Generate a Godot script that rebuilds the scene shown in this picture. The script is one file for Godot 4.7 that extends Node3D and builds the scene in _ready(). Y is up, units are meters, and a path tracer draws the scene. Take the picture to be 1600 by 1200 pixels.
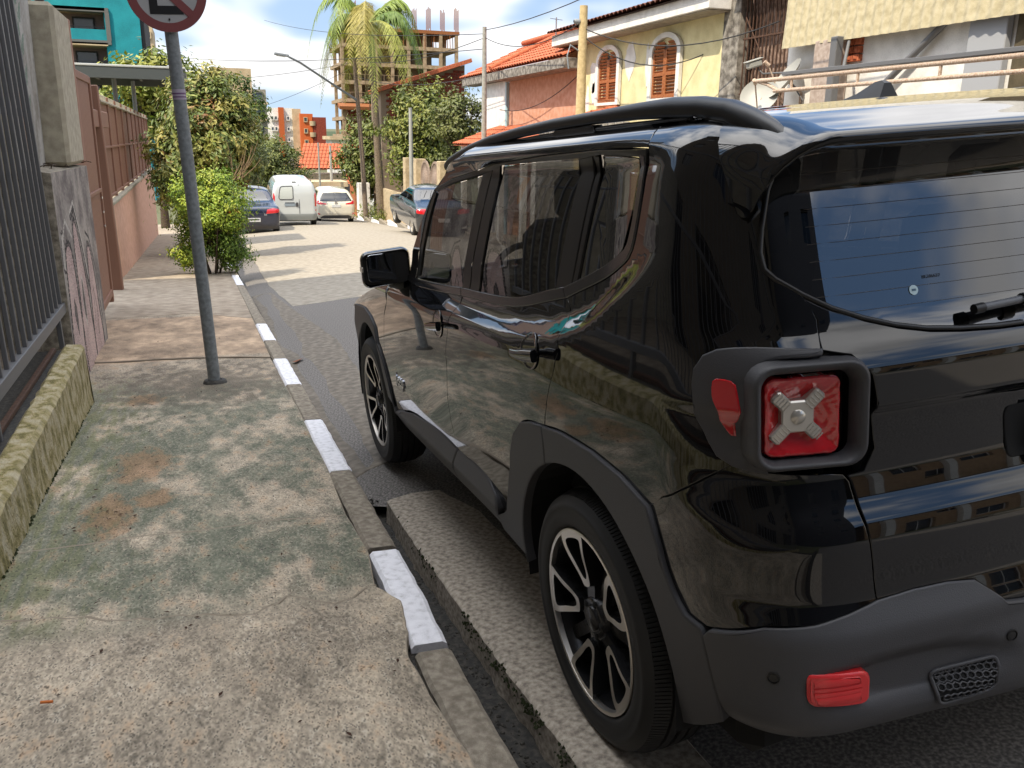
extends Node3D
# A street running downhill along -Z; x to the right, y up, metres. The pavement under the camera is at y = 0.16.
func _ready():
	var cam := Camera3D.new()
	cam.name = "camera"
	add_child(cam)
	cam.position = Vector3(0, 1.5, 0)
	cam.rotation_order = EULER_ORDER_YXZ
	cam.rotation_degrees = Vector3(-15.721, -19.562, 0.945)
	cam.fov = 47.925
	cam.near = 0.05
	cam.far = 3000.0
	cam.current = true
	var env := Environment.new()
	env.background_mode = Environment.BG_SKY
	env.sky = Sky.new()
	env.sky.sky_material = make_sky()
	env.background_energy_multiplier = 1.0
	env.tonemap_mode = Environment.TONE_MAPPER_LINEAR
	env.tonemap_exposure = 2.75
	env.sdfgi_enabled = true
	env.ssao_enabled = true
	env.ssil_enabled = true
	var we := WorldEnvironment.new()
	we.name = "world_environment"
	we.environment = env
	add_child(we)
	var sun := DirectionalLight3D.new()
	sun.name = "sun"
	sun.light_color = Color(1.0, 0.95, 0.86)
	sun.light_energy = 0.74
	sun.light_angular_distance = 0.5
	sun.shadow_enabled = true
	add_child(sun)
	sun.look_at_from_position(Vector3.ZERO, Vector3(0.66, -1.0, -0.43))
	rng.seed = 7
	build_all()

func make_sky() -> PanoramaSkyMaterial:
	var W := 1024
	var H := 512
	var f := FastNoiseLite.new()
	f.seed = 11
	f.frequency = 1.0
	f.fractal_octaves = 6
	f.fractal_gain = 0.52
	var buf := PackedFloat32Array()
	buf.resize(W * H * 4)
	for y in H:
		var el := PI * 0.5 - PI * (y + 0.5) / H
		var sy := sin(el)
		var cy := cos(el)
		var up := maxf(sy, 0.0)
		# clear air: pale near the horizon, deeper blue above
		var k := pow(1.0 - up, 3.0)
		var r := lerpf(.085, .235, k)
		var g := lerpf(.165, .305, k)
		var b := lerpf(.33, .375, k)
		for x in W:
			var az := TAU * (x + 0.5) / W
			var i := (y * W + x) * 4
			var cr := r
			var cg := g
			var cb := b
			if sy > 0.0:
				var d := Vector3(sin(az) * cy, sy, cos(az) * cy)
				var q := Vector3(d.x, 0, d.z) / (sy + 0.16) * 0.9
				var n := f.get_noise_3d(q.x, 0.3, q.z) * 0.5 + 0.5
				var c := smoothstep(0.40, 0.62, n)
				var body := f.get_noise_3d(q.x + 0.07, 0.9, q.z - 0.05) * 0.5 + 0.5
				var glow := pow(maxf(d.dot(Vector3(-.455, .812, .365)), 0.0), 4.0)
				var w := lerpf(.46, 0.33, smoothstep(0.5, 0.72, body)) * (1.0 + 2.2 * glow + .9 * sy)
				cr *= 1.0 + 1.2 * glow; cg *= 1.0 + .9 * glow; cb *= 1.0 + .6 * glow
				cr = lerpf(cr, w * 1.02, c * 0.92); cg = lerpf(cg, w, c * 0.92); cb = lerpf(cb, w * .985, c * 0.92)
			else:
				cr = .30; cg = .30; cb = .30
			buf[i] = cr; buf[i + 1] = cg; buf[i + 2] = cb; buf[i + 3] = 1.0
	var im := Image.create_from_data(W, H, false, Image.FORMAT_RGBAF, buf.to_byte_array())
	var m := PanoramaSkyMaterial.new()
	m.panorama = ImageTexture.create_from_image(im)
	return m
func build_all():
	build_suv()
	build_ground()
	build_left()
	build_plants()
	build_right()
	build_far()
	build_cars()
const SUV_X := Vector3(0.99656, 0.07483, -0.03571)
const SUV_Y := Vector3(-0.07651, 0.99591, -0.04816)
const SUV_Z := Vector3(0.03196, 0.05072, 0.99820)
const SUV_O := Vector3(1.79191, 0.00512, -1.85822)
class MB:
	var v := PackedVector3Array()
	var n := PackedVector3Array()
	var t := PackedVector2Array()
	var c := PackedColorArray()
	var ix := PackedInt32Array()
	var col := Color(1, 1, 1)
	var colored := false
	func p(pos: Vector3, nor: Vector3, uv := Vector2.ZERO) -> int:
		v.append(pos); n.append(nor); t.append(uv); c.append(col)
		return v.size() - 1
	func f(a: int, b: int, d: int):
		var g := (v[d] - v[a]).cross(v[b] - v[a])
		if g.dot(n[a] + n[b] + n[d]) < 0.0:
			ix.append(a); ix.append(d); ix.append(b)
		else:
			ix.append(a); ix.append(b); ix.append(d)
	func q(a: int, b: int, d: int, e: int):
		f(a, b, d); f(a, d, e)
	func flat(a: Vector3, b: Vector3, d: Vector3, out: Vector3):
		var g := (d - a).cross(b - a)
		if g.length_squared() < 1e-16: return
		g = g.normalized()
		if g.dot(out) < 0: g = -g
		f(p(a, g, Vector2(a.x, a.y)), p(b, g, Vector2(b.x, b.y)), p(d, g, Vector2(d.x, d.y)))
	func quad(a: Vector3, b: Vector3, d: Vector3, e: Vector3, out: Vector3, uv := Rect2(0, 0, 1, 1)):
		var g := (d - a).cross(b - a)
		if g.length_squared() < 1e-16: g = (e - a).cross(d - a)
		g = g.normalized()
		if g.dot(out) < 0: g = -g
		q(p(a, g, uv.position), p(b, g, Vector2(uv.end.x, uv.position.y)), p(d, g, uv.end), p(e, g, Vector2(uv.position.x, uv.end.y)))
	# a box with bevelled edges; x: basis
	func box(ctr: Vector3, size: Vector3, bev := 0.0, b := Basis.IDENTITY):
		var h := size * 0.5
		var r := minf(bev, minf(h.x, minf(h.y, h.z)) * 0.9)
		if r <= 0.0:
			for ax in 3:
				for s in [-1.0, 1.0]:
					var o := Vector3.ZERO
					o[ax] = s
					var u := Vector3.ZERO
					var w := Vector3.ZERO
					u[(ax + 1) % 3] = 1; w[(ax + 2) % 3] = 1
					quad(ctr + b * (h * (o - u - w)), ctr + b * (h * (o + u - w)), ctr + b * (h * (o + u + w)), ctr + b * (h * (o - u + w)), b * o)
			return
		var k := h - Vector3(r, r, r)
		for ax in 3:
			for s in [-1.0, 1.0]:
				var o := Vector3.ZERO
				o[ax] = s
				var u := Vector3.ZERO
				var w := Vector3.ZERO
				u[(ax + 1) % 3] = 1; w[(ax + 2) % 3] = 1
				quad(ctr + b * (h * o + k * (-u - w)), ctr + b * (h * o + k * (u - w)), ctr + b * (h * o + k * (u + w)), ctr + b * (h * o + k * (-u + w)), b * o)
		for ax in 3:
			var u := Vector3.ZERO
			u[ax] = 1
			for s1 in [-1.0, 1.0]:
				for s2 in [-1.0, 1.0]:
					var e1 := Vector3.ZERO
					var e2 := Vector3.ZERO
					e1[(ax + 1) % 3] = s1; e2[(ax + 2) % 3] = s2
					var c0 := k * (e1 + e2)
					quad(ctr + b * (c0 - k * u + e1 * r), ctr + b * (c0 + k * u + e1 * r), ctr + b * (c0 + k * u + e2 * r), ctr + b * (c0 - k * u + e2 * r), b * (e1 + e2))
		for sx in [-1.0, 1.0]:
			for sy in [-1.0, 1.0]:
				for sz in [-1.0, 1.0]:
					var c0 := k * Vector3(sx, sy, sz)
					flat(ctr + b * (c0 + Vector3(sx * r, 0, 0)), ctr + b * (c0 + Vector3(0, sy * r, 0)), ctr + b * (c0 + Vector3(0, 0, sz * r)), b * Vector3(sx, sy, sz))
	# smooth tube along a path, radius per point
	func tube(path: Array, rad: Array, sides := 8, caps := true):
		var m := path.size()
		var prev := Vector3.ZERO
		var base := v.size()
		for i in m:
			var d: Vector3 = (path[mini(i + 1, m - 1)] - path[maxi(i - 1, 0)]).normalized()
			var up := prev
			if i == 0:
				up = Vector3.UP if absf(d.y) < 0.9 else Vector3.RIGHT
			var s := d.cross(up).normalized()
			var w := s.cross(d).normalized()
			prev = w
			var r: float = rad[mini(i, rad.size() - 1)]
			for k in sides + 1:
				var an := TAU * k / sides
				var o := s * cos(an) + w * sin(an)
				p(path[i] + o * r, o, Vector2(float(k) / sides, float(i)))
		for i in m - 1:
			for k in sides:
				var a := base + i * (sides + 1) + k
				q(a, a + 1, a + sides + 2, a + sides + 1)
		if caps:
			for e in [0, m - 1]:
				var d: Vector3 = (path[0] - path[1]).normalized() if e == 0 else (path[m - 1] - path[m - 2]).normalized()
				var ci := p(path[e], d)
				var ring := []
				for k in sides + 1:
					ring.append(p(v[base + e * (sides + 1) + k], d))
				for k in sides:
					f(ci, ring[k], ring[k + 1])
	# lathe: profile of (radius, along) about axis d from o
	func lathe(o: Vector3, d: Vector3, prof: Array, seg := 32, sharp := false):
		d = d.normalized()
		var s := d.cross(Vector3.UP if absf(d.y) < 0.9 else Vector3.RIGHT).normalized()
		var w := s.cross(d)
		for i in prof.size() - 1:
			var a: Vector2 = prof[i]
			var b: Vector2 = prof[i + 1]
			var na := _pn(prof, i, i, sharp)
			var nb := _pn(prof, i + 1, i, sharp)
			var base := v.size()
			for k in seg + 1:
				var an := TAU * k / seg
				var e := s * cos(an) + w * sin(an)
				p(o + e * a.x + d * a.y, (e * na.x + d * na.y).normalized(), Vector2(float(k) / seg * 4.0, a.y))
				p(o + e * b.x + d * b.y, (e * nb.x + d * nb.y).normalized(), Vector2(float(k) / seg * 4.0, b.y))
			for k in seg:
				var z := base + k * 2
				q(z, z + 2, z + 3, z + 1)
	func _pn(prof: Array, i: int, s: int, sharp: bool) -> Vector2:
		var d0: Vector2 = prof[s + 1] - prof[s]
		var n0 := Vector2(d0.y, -d0.x).normalized()
		if sharp: return n0
		var j := i - 1 if i == s else i
		if j < 0 or j >= prof.size() - 1: return n0
		var d1: Vector2 = prof[j + 1] - prof[j]
		var n1 := Vector2(d1.y, -d1.x).normalized()
		return (n0 + n1).normalized() if n0.dot(n1) > 0.5 else n0
	# a flat outline given thickness: o + x*e1 + y*e2, from d0 to d1 along e3
	func prism(poly: PackedVector2Array, o: Vector3, e1: Vector3, e2: Vector3, e3: Vector3, d0: float, d1: float, bev := 0.0, cap0 := true):
		var tri := Geometry2D.triangulate_polygon(poly)
		var inner := poly
		if bev > 0.0: inner = MB.inset(poly, bev)
		var m := poly.size()
		for k in range(0, tri.size(), 3):
			var A := inner[tri[k]]
			var B := inner[tri[k + 1]]
			var D := inner[tri[k + 2]]
			f(p(o + e1 * A.x + e2 * A.y + e3 * d1, e3, A), p(o + e1 * B.x + e2 * B.y + e3 * d1, e3, B), p(o + e1 * D.x + e2 * D.y + e3 * d1, e3, D))
			if cap0:
				A = poly[tri[k]]; B = poly[tri[k + 1]]; D = poly[tri[k + 2]]
				f(p(o + e1 * A.x + e2 * A.y + e3 * d0, -e3, A), p(o + e1 * B.x + e2 * B.y + e3 * d0, -e3, B), p(o + e1 * D.x + e2 * D.y + e3 * d0, -e3, D))
		var sg := 1.0 if MB.area(poly) > 0 else -1.0
		for i in m:
			var A := poly[i]
			var B := poly[(i + 1) % m]
			var dd := (B - A).normalized()
			var nn := (e1 * dd.y - e2 * dd.x) * sg
			var pa := o + e1 * A.x + e2 * A.y
			var pb := o + e1 * B.x + e2 * B.y
			quad(pa + e3 * d0, pb + e3 * d0, pb + e3 * (d1 - signf(d1 - d0) * bev), pa + e3 * (d1 - signf(d1 - d0) * bev), nn)
			if bev > 0.0:
				var ia := inner[i]
				var ib := inner[(i + 1) % m]
				quad(pa + e3 * (d1 - signf(d1 - d0) * bev), pb + e3 * (d1 - signf(d1 - d0) * bev), o + e1 * ib.x + e2 * ib.y + e3 * d1, o + e1 * ia.x + e2 * ia.y + e3 * d1, nn + e3 * signf(d1 - d0))
	static func area(poly: PackedVector2Array) -> float:
		var s := 0.0
		for i in poly.size():
			s += poly[i].cross(poly[(i + 1) % poly.size()])
		return s * 0.5
	static func inset(poly: PackedVector2Array, r: float) -> PackedVector2Array:
		var out := PackedVector2Array()
		var m := poly.size()
		var sg := 1.0 if area(poly) > 0 else -1.0
		for i in m:
			var d0 := (poly[i] - poly[(i + m - 1) % m]).normalized()
			var d1 := (poly[(i + 1) % m] - poly[i]).normalized()
			var n0 := Vector2(-d0.y, d0.x) * sg
			var n1 := Vector2(-d1.y, d1.x) * sg
			var bb := (n0 + n1)
			var l := bb.length()
			if l < 0.3: bb = n0
			else: bb = bb / l * minf(1.0 / maxf(bb.normalized().dot(n0), 0.4), 2.5)
			out.append(poly[i] + bb * r)
		return out
	func add(o: MB, x := Transform3D.IDENTITY):
		var base := v.size()
		var flip := x.basis.determinant() < 0
		for i in o.v.size():
			v.append(x * o.v[i]); n.append((x.basis * o.n[i]).normalized()); t.append(o.t[i]); c.append(o.c[i])
		for k in range(0, o.ix.size(), 3):
			ix.append(base + o.ix[k])
			ix.append(base + o.ix[k + (2 if flip else 1)]); ix.append(base + o.ix[k + (1 if flip else 2)])
		if o.colored: colored = true
	func mesh() -> ArrayMesh:
		var m := ArrayMesh.new()
		if ix.is_empty(): return m
		var ar := []
		ar.resize(Mesh.ARRAY_MAX)
		ar[Mesh.ARRAY_VERTEX] = v
		ar[Mesh.ARRAY_NORMAL] = n
		ar[Mesh.ARRAY_TEX_UV] = t
		if colored: ar[Mesh.ARRAY_COLOR] = c
		ar[Mesh.ARRAY_INDEX] = ix
		m.add_surface_from_arrays(Mesh.PRIMITIVE_TRIANGLES, ar)
		return m

var org := Vector3.ZERO
var names := {}
var mats := {}
var rng := RandomNumberGenerator.new()

func numbered(parent: Node, called: String) -> String:
	var key := "%d/%s" % [parent.get_instance_id(), called]
	var k: int = names.get(key, 0)
	names[key] = k + 1
	return called if k == 0 else "%s_%03d" % [called, k]

func thing(called: String, label: String, category: String, at := Vector3.ZERO, turn := 0.0, group := "") -> Node3D:
	var o := Node3D.new()
	o.name = numbered(self, called)
	add_child(o, true)
	o.position = at
	o.rotation.y = turn
	tag(o, label, category, group)
	return o

func tag(o: Node, label: String, category: String, group := ""):
	o.set_meta("label", label)
	o.set_meta("category", category)
	if group != "": o.set_meta("group", group)

func part(called: String, mb, mat: Material, parent: Node) -> MeshInstance3D:
	var o := MeshInstance3D.new()
	o.name = numbered(parent, called)
	o.mesh = mb.mesh() if mb is MB else mb
	o.material_override = mat
	parent.add_child(o, true)
	return o

func empty(called: String, parent: Node, at := Vector3.ZERO) -> Node3D:
	var o := Node3D.new()
	o.name = numbered(parent, called)
	parent.add_child(o, true)
	o.position = at
	return o

func struct(called: String, mb, mat: Material) -> MeshInstance3D:
	var o := part(called, mb, mat, self)
	o.set_meta("kind", "structure")
	return o

func copy(o: Node, parent: Node = self) -> Node:
	var c := o.duplicate()
	var base := String(o.name)
	var k := base.rfind("_")
	if k > 0 and base.substr(k + 1).is_valid_int(): base = base.substr(0, k)
	c.name = numbered(parent, base)
	parent.add_child(c, true)
	return c

func mat(called: String, color: Color, rough := 0.8, metal := 0.0) -> StandardMaterial3D:
	if mats.has(called): return mats[called]
	var m := StandardMaterial3D.new()
	m.resource_name = called
	m.albedo_color = color
	m.roughness = rough
	m.metallic = metal
	mats[called] = m
	return m

func lin(r: float, g: float, b: float) -> Color:
	return Color(r, g, b).linear_to_srgb()

# a grainy material: fine and coarse noise multiply the colour, and give relief
func grain(called: String, a: Color, b: Color, c: Color, scale: float, rough := 0.9, relief := 0.0, seed_ := 1, oct := 5) -> StandardMaterial3D:
	if mats.has(called): return mats[called]
	var m := StandardMaterial3D.new()
	m.resource_name = called
	m.albedo_texture = ramp_tex(seed_, 512, 0.02, oct, [a, b, c], [0.25, 0.5, 0.75])
	m.uv1_triplanar = true
	m.uv1_world_triplanar = true
	m.uv1_scale = Vector3.ONE * scale
	m.roughness = rough
	if relief > 0.0:
		m.heightmap_enabled = true
		m.heightmap_texture = m.albedo_texture
		m.heightmap_scale = relief
	mats[called] = m
	return m

func noise_bytes(seed_: int, size: int, freq: float, oct := 4, kind := FastNoiseLite.TYPE_SIMPLEX_SMOOTH) -> PackedByteArray:
	var f := FastNoiseLite.new()
	f.seed = seed_
	f.noise_type = kind
	f.frequency = freq
	f.fractal_octaves = oct
	var im := f.get_seamless_image(size, size)
	im.convert(Image.FORMAT_L8)
	return im.get_data()

func ramp_tex(seed_: int, size: int, freq: float, oct: int, cols: Array, offs: Array, kind := FastNoiseLite.TYPE_SIMPLEX_SMOOTH) -> ImageTexture:
	var d := noise_bytes(seed_, size, freq, oct, kind)
	var d2 := noise_bytes(seed_ + 77, size, freq * 14.0, 2, kind)
	var g := Gradient.new()
	g.colors = PackedColorArray(cols)
	g.offsets = PackedFloat32Array(offs)
	var lut := PackedByteArray()
	for k in 256:
		var c := g.sample(k / 255.0)
		lut.append(int(c.r * 255)); lut.append(int(c.g * 255)); lut.append(int(c.b * 255))
	var out := PackedByteArray()
	out.resize(size * size * 3)
	for k in size * size:
		var x := clampi((d[k] * 5 + d2[k] * 3) / 8, 0, 255) * 3
		out[k * 3] = lut[x]; out[k * 3 + 1] = lut[x + 1]; out[k * 3 + 2] = lut[x + 2]
	return ImageTexture.create_from_image(Image.create_from_data(size, size, false, Image.FORMAT_RGB8, out))
# panel outlines of the near car: metres round the body, then metres up
const UV_FRONT_FENDER := [3.298,0.946,3.429,0.845,3.507,0.730,3.568,0.560,3.529,0.433,3.605,0.435,3.648,0.603,3.655,0.776,3.769,0.823,3.914,0.845,4.255,0.816,4.381,0.789,4.235,0.836,3.969,0.893,3.748,0.942,3.482,0.997,3.330,1.026]
const UV_FRONT_DOOR := [3.278,1.020,3.298,0.946,3.429,0.845,3.507,0.730,3.568,0.560,3.499,0.399,3.306,0.445,3.117,0.480,2.884,0.500,2.643,0.512,2.451,0.507,2.488,0.562,2.510,0.606,2.459,0.709,2.377,0.855,2.306,0.957,2.290,1.027,2.305,1.087,2.557,1.072,2.929,1.057,3.109,1.060]
const UV_REAR_DOOR := [2.305,1.087,2.290,1.027,2.306,0.957,2.377,0.855,2.459,0.709,2.510,0.606,2.488,0.562,2.451,0.507,2.244,0.513,2.104,0.504,2.020,0.476,1.988,0.436,1.957,0.438,1.925,0.459,1.845,0.607,1.766,0.704,1.727,0.760,1.660,0.807,1.579,0.827,1.482,0.839,1.445,0.885,1.405,0.962,1.376,1.034,1.398,1.109,1.423,1.180,1.492,1.168,1.824,1.110]
const UV_REAR_QUARTER_PANEL := [1.423,1.180,1.398,1.109,1.376,1.034,1.405,0.962,1.445,0.885,1.482,0.839,1.366,0.852,1.196,0.851,1.061,0.834,0.957,0.801,0.892,0.840,0.757,0.919,0.707,0.949,0.725,0.964,0.758,0.987,0.788,1.034,0.821,1.083,0.821,1.127,0.793,1.153,0.749,1.167,0.675,1.173,0.557,1.168,0.539,1.217,0.555,1.261,0.604,1.293,0.624,1.310,0.630,1.340,0.622,1.382,0.603,1.449,0.585,1.481,0.765,1.620,0.941,1.613,0.941,1.535,0.972,1.450,1.032,1.326,1.118,1.280,1.239,1.236]
const UV_BUMPER := [0.957,0.800,0.893,0.839,0.757,0.918,0.704,0.951,0.640,0.938,0.559,0.931,0.511,0.924,0.504,0.909,0.502,0.880,0.500,0.841,0.491,0.764,0.480,0.682,0.522,0.668,0.580,0.655,0.688,0.645,0.823,0.605,0.848,0.599,0.889,0.604,0.911,0.642,0.922,0.711]
const UV_FRONT_WINDOW := [2.944,1.087,2.318,1.108,2.034,1.493,2.418,1.461,2.622,1.433,2.739,1.326]
const UV_REAR_WINDOW := [2.145,1.114,1.822,1.139,1.495,1.195,1.299,1.521,1.525,1.520,1.857,1.515]
const UV_QUARTER_WINDOW := [1.352,1.233,1.253,1.260,1.164,1.293,1.105,1.323,1.046,1.408,1.006,1.517,1.186,1.528]
const UV_TAIL_TRIM := [0.825,1.095,0.820,1.061,0.777,1.010,0.743,0.962,0.709,0.946,0.640,0.936,0.641,0.959,0.662,0.986,0.691,1.124,0.662,1.152,0.562,1.160,0.556,1.169,0.674,1.175,0.759,1.168,0.795,1.155,0.822,1.127]
const UV_REFLECTOR := [0.775,1.111,0.767,1.117,0.737,1.116,0.727,1.109,0.704,1.009,0.714,1.009,0.739,1.035,0.772,1.073]
const UV_FOG := [0.597,0.566,0.501,0.560,0.494,0.545,0.494,0.497,0.501,0.489,0.589,0.497,0.601,0.510,0.602,0.555]
const UV_VENT := [0.382,0.510,0.274,0.514,0.271,0.501,0.278,0.463,0.291,0.456,0.367,0.449,0.379,0.458]
const UV_BLACK_TOP := [0.823,0.605,0.688,0.645,0.580,0.655,0.522,0.668,0.480,0.682,0.417,0.688,0.357,0.687,0.309,0.679,0.278,0.649,0.257,0.628,0.218,0.622]
const UV_BLACK_BOT := [0.865,0.382,0.753,0.411,0.698,0.397,0.640,0.400,0.578,0.412,0.458,0.417,0.352,0.417,0.199,0.419]
const UV_GATE_LEFT := [0.555,1.261,0.539,1.217,0.557,1.168,0.517,1.156,0.501,1.119,0.468,0.966,0.484,0.925,0.508,0.922,0.504,0.909,0.502,0.880,0.500,0.841,0.491,0.764,0.480,0.682]
const UV_GLASS_LOW := [0.553,1.261,0.512,1.234,0.472,1.210,0.427,1.192,0.381,1.180,0.329,1.173,0.263,1.168,0.215,1.167]
const UV_GLASS_SIDE := [0.585,1.481,0.603,1.449,0.622,1.382,0.630,1.340,0.624,1.310,0.604,1.293,0.555,1.261]
const UV_PLATE_RECESS := [0.234,0.996,0.225,0.900]
const UV_CREASE := [0.563,1.058,0.514,1.057,0.458,1.058,0.347,1.067,0.227,1.065]
const UV_ARCH_OUTER := [1.957,0.438,1.925,0.459,1.845,0.607,1.766,0.704,1.727,0.760,1.660,0.807,1.579,0.827,1.483,0.838,1.368,0.850,1.197,0.850,1.062,0.832,0.958,0.798,0.922,0.709,0.912,0.640,0.889,0.604,0.848,0.599]
const UV_BELT_LOW := [3.105,1.058,2.923,1.055,2.555,1.070,2.305,1.085,1.824,1.108,1.493,1.166,1.423,1.178,1.239,1.235,1.118,1.279,1.032,1.325,0.972,1.450,0.955,1.525]
const UV_SENS := [0.670,0.552,0.252,0.560]
const VX := [.20, .40, .55, .75, .95, 1.08, 1.20, 1.35, 1.45, 1.50, 1.55, 1.60, 1.65, 1.70, 1.80, 2.00, 2.20, 2.34]
const VZ := [.20, .40, .55, .75, .95, 1.08, 1.20, 1.35, 1.45, 1.50, 1.545, 1.578, 1.593, 1.599, 1.603, 1.606, 1.608, 1.608]
const VW := [.850, .885, .896, .902, .900, .893, .884, .866, .849, .838, .817, .780, .730, .675, .565, .355, .150, .005]
const AX := [.20, .36, .45, .62, .66, .70, .78, .83, .875, .93, 1.035, 1.06, 1.12, 1.155, 1.20, 1.24, 1.50, 1.55, 1.60, 1.70, 2.0, 2.34]
const AA := [-.70, -.755, -.775, -.775, -.765, -.755, -.752, -.742, -.718, -.705, -.712, -.735, -.735, -.722, -.688, -.672, -.585, -.565, -.54, -.45, -.15, .19]
const BX := [-.6, -.35, -.18, .0, .25, .6, 1.2, 2.2]
const BZ := [1.42, 1.36, 1.28, 1.19, 1.125, 1.09, 1.075, 1.06]
const RX := [.2, .6, .7, .9, 1.1, 1.25, 1.5, 1.6, 2.0, 2.34]
const RR := [.22, .24, .26, .27, .27, .24, .22, .20, .10, .003]
const U1 := 0.50
const U2 := 0.90
var tw := PackedFloat32Array()
var tz := PackedFloat32Array()
var ta := PackedFloat32Array()
var tr := PackedFloat32Array()
var tb := PackedFloat32Array()

func hermite(xs: Array, ys: Array, x: float) -> float:
	var n := xs.size()
	if x <= xs[0]: return ys[0] + (x - xs[0]) * (ys[1] - ys[0]) / (xs[1] - xs[0])
	if x >= xs[n - 1]: return ys[n - 1] + (x - xs[n - 1]) * (ys[n - 1] - ys[n - 2]) / (xs[n - 1] - xs[n - 2])
	var i := 0
	while xs[i + 1] < x: i += 1
	var sl := func(k: int) -> float: return (ys[k + 1] - ys[k]) / (xs[k + 1] - xs[k])
	var mm := func(k: int) -> float:
		if k == 0: return sl.call(0)
		if k == n - 1: return sl.call(n - 2)
		var a: float = sl.call(k - 1)
		var b: float = sl.call(k)
		return 0.0 if a * b <= 0.0 else 2.0 * a * b / (a + b)
	var h: float = xs[i + 1] - xs[i]
	var t: float = (x - xs[i]) / h
	return ys[i] * (1 + 2 * t) * (1 - t) * (1 - t) + h * mm.call(i) * t * (1 - t) * (1 - t) + ys[i + 1] * t * t * (3 - 2 * t) + h * mm.call(i + 1) * t * t * (t - 1)

func tables():
	for k in 1101:
		var x := 0.2 + k * 0.002
		tw.append(hermite(VX, VW, x)); tz.append(hermite(VX, VZ, x)); ta.append(hermite(AX, AA, x)); tr.append(hermite(RX, RR, x))
	for k in 1101:
		tb.append(hermite(BX, BZ, -1.0 + k * 0.005))

func look(t: PackedFloat32Array, x: float) -> float:
	var i := clampi(int(x), 0, t.size() - 2)
	return t[i] + (t[i + 1] - t[i]) * (x - i)

# the body of the near car: u metres round it from the middle of the tail, v metres up it
func sv(u: float, v: float) -> Vector3:
	var s := (v - 0.2) * 500.0
	var W := look(tw, s)
	var a := look(ta, s)
	var z := look(tz, s)
	var r := look(tr, s)
	var b: float
	var nb := 0.0
	if u <= U1: b = (W - r) * u / U1
	elif u < U2:
		var ph := (u - U1) / (U2 - U1) * PI * 0.5
		nb = sin(ph)
		b = W - r + r * pow(nb, 0.8)
		a += r * (1.0 - pow(maxf(cos(ph), 0.0), 0.8))
	else:
		b = W
		a += r + u - U2
		nb = 1.0
	a += 0.075 * (b / maxf(W, 0.02)) * (b / maxf(W, 0.02)) * minf(1.0, W * 2.0)
	if nb > 0.0 and v < 1.62:
		var d := -0.035 * pow((a - 1.0) / 1.9, 2)
		for wa in [0.0, 2.57]:
			d += 0.016 * exp(-1.6 * (pow((a - wa) / 0.5, 2) + pow((z - 0.4) / 0.55, 2)))
		d -= 0.010 * exp(-pow((a - 1.25) / 0.6, 2) - pow((z - 0.62) / 0.16, 2))
		var zb := look(tb, (a + 1.0) * 200.0)
		d -= 0.050 * smoothstep(-0.42, -0.02, a) * smoothstep(-0.080, 0.006, z - zb) * (1.0 - smoothstep(1.50, 1.56, v))
		b += d * nb * nb
	return Vector3(-b, z, -a)

func svn(u: float, v: float) -> Vector3:
	var e := 0.004
	var n := (sv(u, v + e) - sv(u, v - e)).cross(sv(u + e, v) - sv(u - e, v))
	return n.normalized()

func u_of(a: float, v: float) -> float:
	var s := (v - 0.2) * 500.0
	return U2 + a - look(ta, s) - look(tr, s) - 0.075

func uvs(flat: Array) -> PackedVector2Array:
	var o := PackedVector2Array()
	for k in range(0, flat.size(), 2): o.append(Vector2(flat[k], flat[k + 1]))
	return o

# a smooth closed outline through the given corner points (corners sharper than the limit stay)
func soften(poly: PackedVector2Array, step := 0.03, limit := 0.5) -> PackedVector2Array:
	var m := poly.size()
	var out := PackedVector2Array()
	for i in m:
		var p0 := poly[(i + m - 1) % m]
		var p1 := poly[i]
		var p2 := poly[(i + 1) % m]
		var p3 := poly[(i + 2) % m]
		var c1 := (p1 - p0).normalized().dot((p2 - p1).normalized()) > limit
		var c2 := (p2 - p1).normalized().dot((p3 - p2).normalized()) > limit
		var L := p1.distance_to(p2)
		var t1 := (p2 - p0).normalized() * L if c1 else (p2 - p1)
		var t2 := (p3 - p1).normalized() * L if c2 else (p2 - p1)
		var k := maxi(1, int(L / step))
		for j in k:
			var t := float(j) / k
			out.append(p1 * (1 + 2 * t) * (1 - t) * (1 - t) + t1 * t * (1 - t) * (1 - t) + p2 * t * t * (3 - 2 * t) + t2 * t * t * (t - 1))
	return out

func round_corners(poly: PackedVector2Array, r: float, k := 4) -> PackedVector2Array:
	var m := poly.size()
	var out := PackedVector2Array()
	for i in m:
		var p := poly[i]
		var a := poly[(i + m - 1) % m] - p
		var b := poly[(i + 1) % m] - p
		var rr := minf(r, minf(a.length(), b.length()) * 0.49)
		var s := p + a.normalized() * rr
		var e := p + b.normalized() * rr
		for j in k + 1:
			var t := float(j) / k
			out.append(s * (1 - t) * (1 - t) + p * 2 * t * (1 - t) + e * t * t)
	return out

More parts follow.
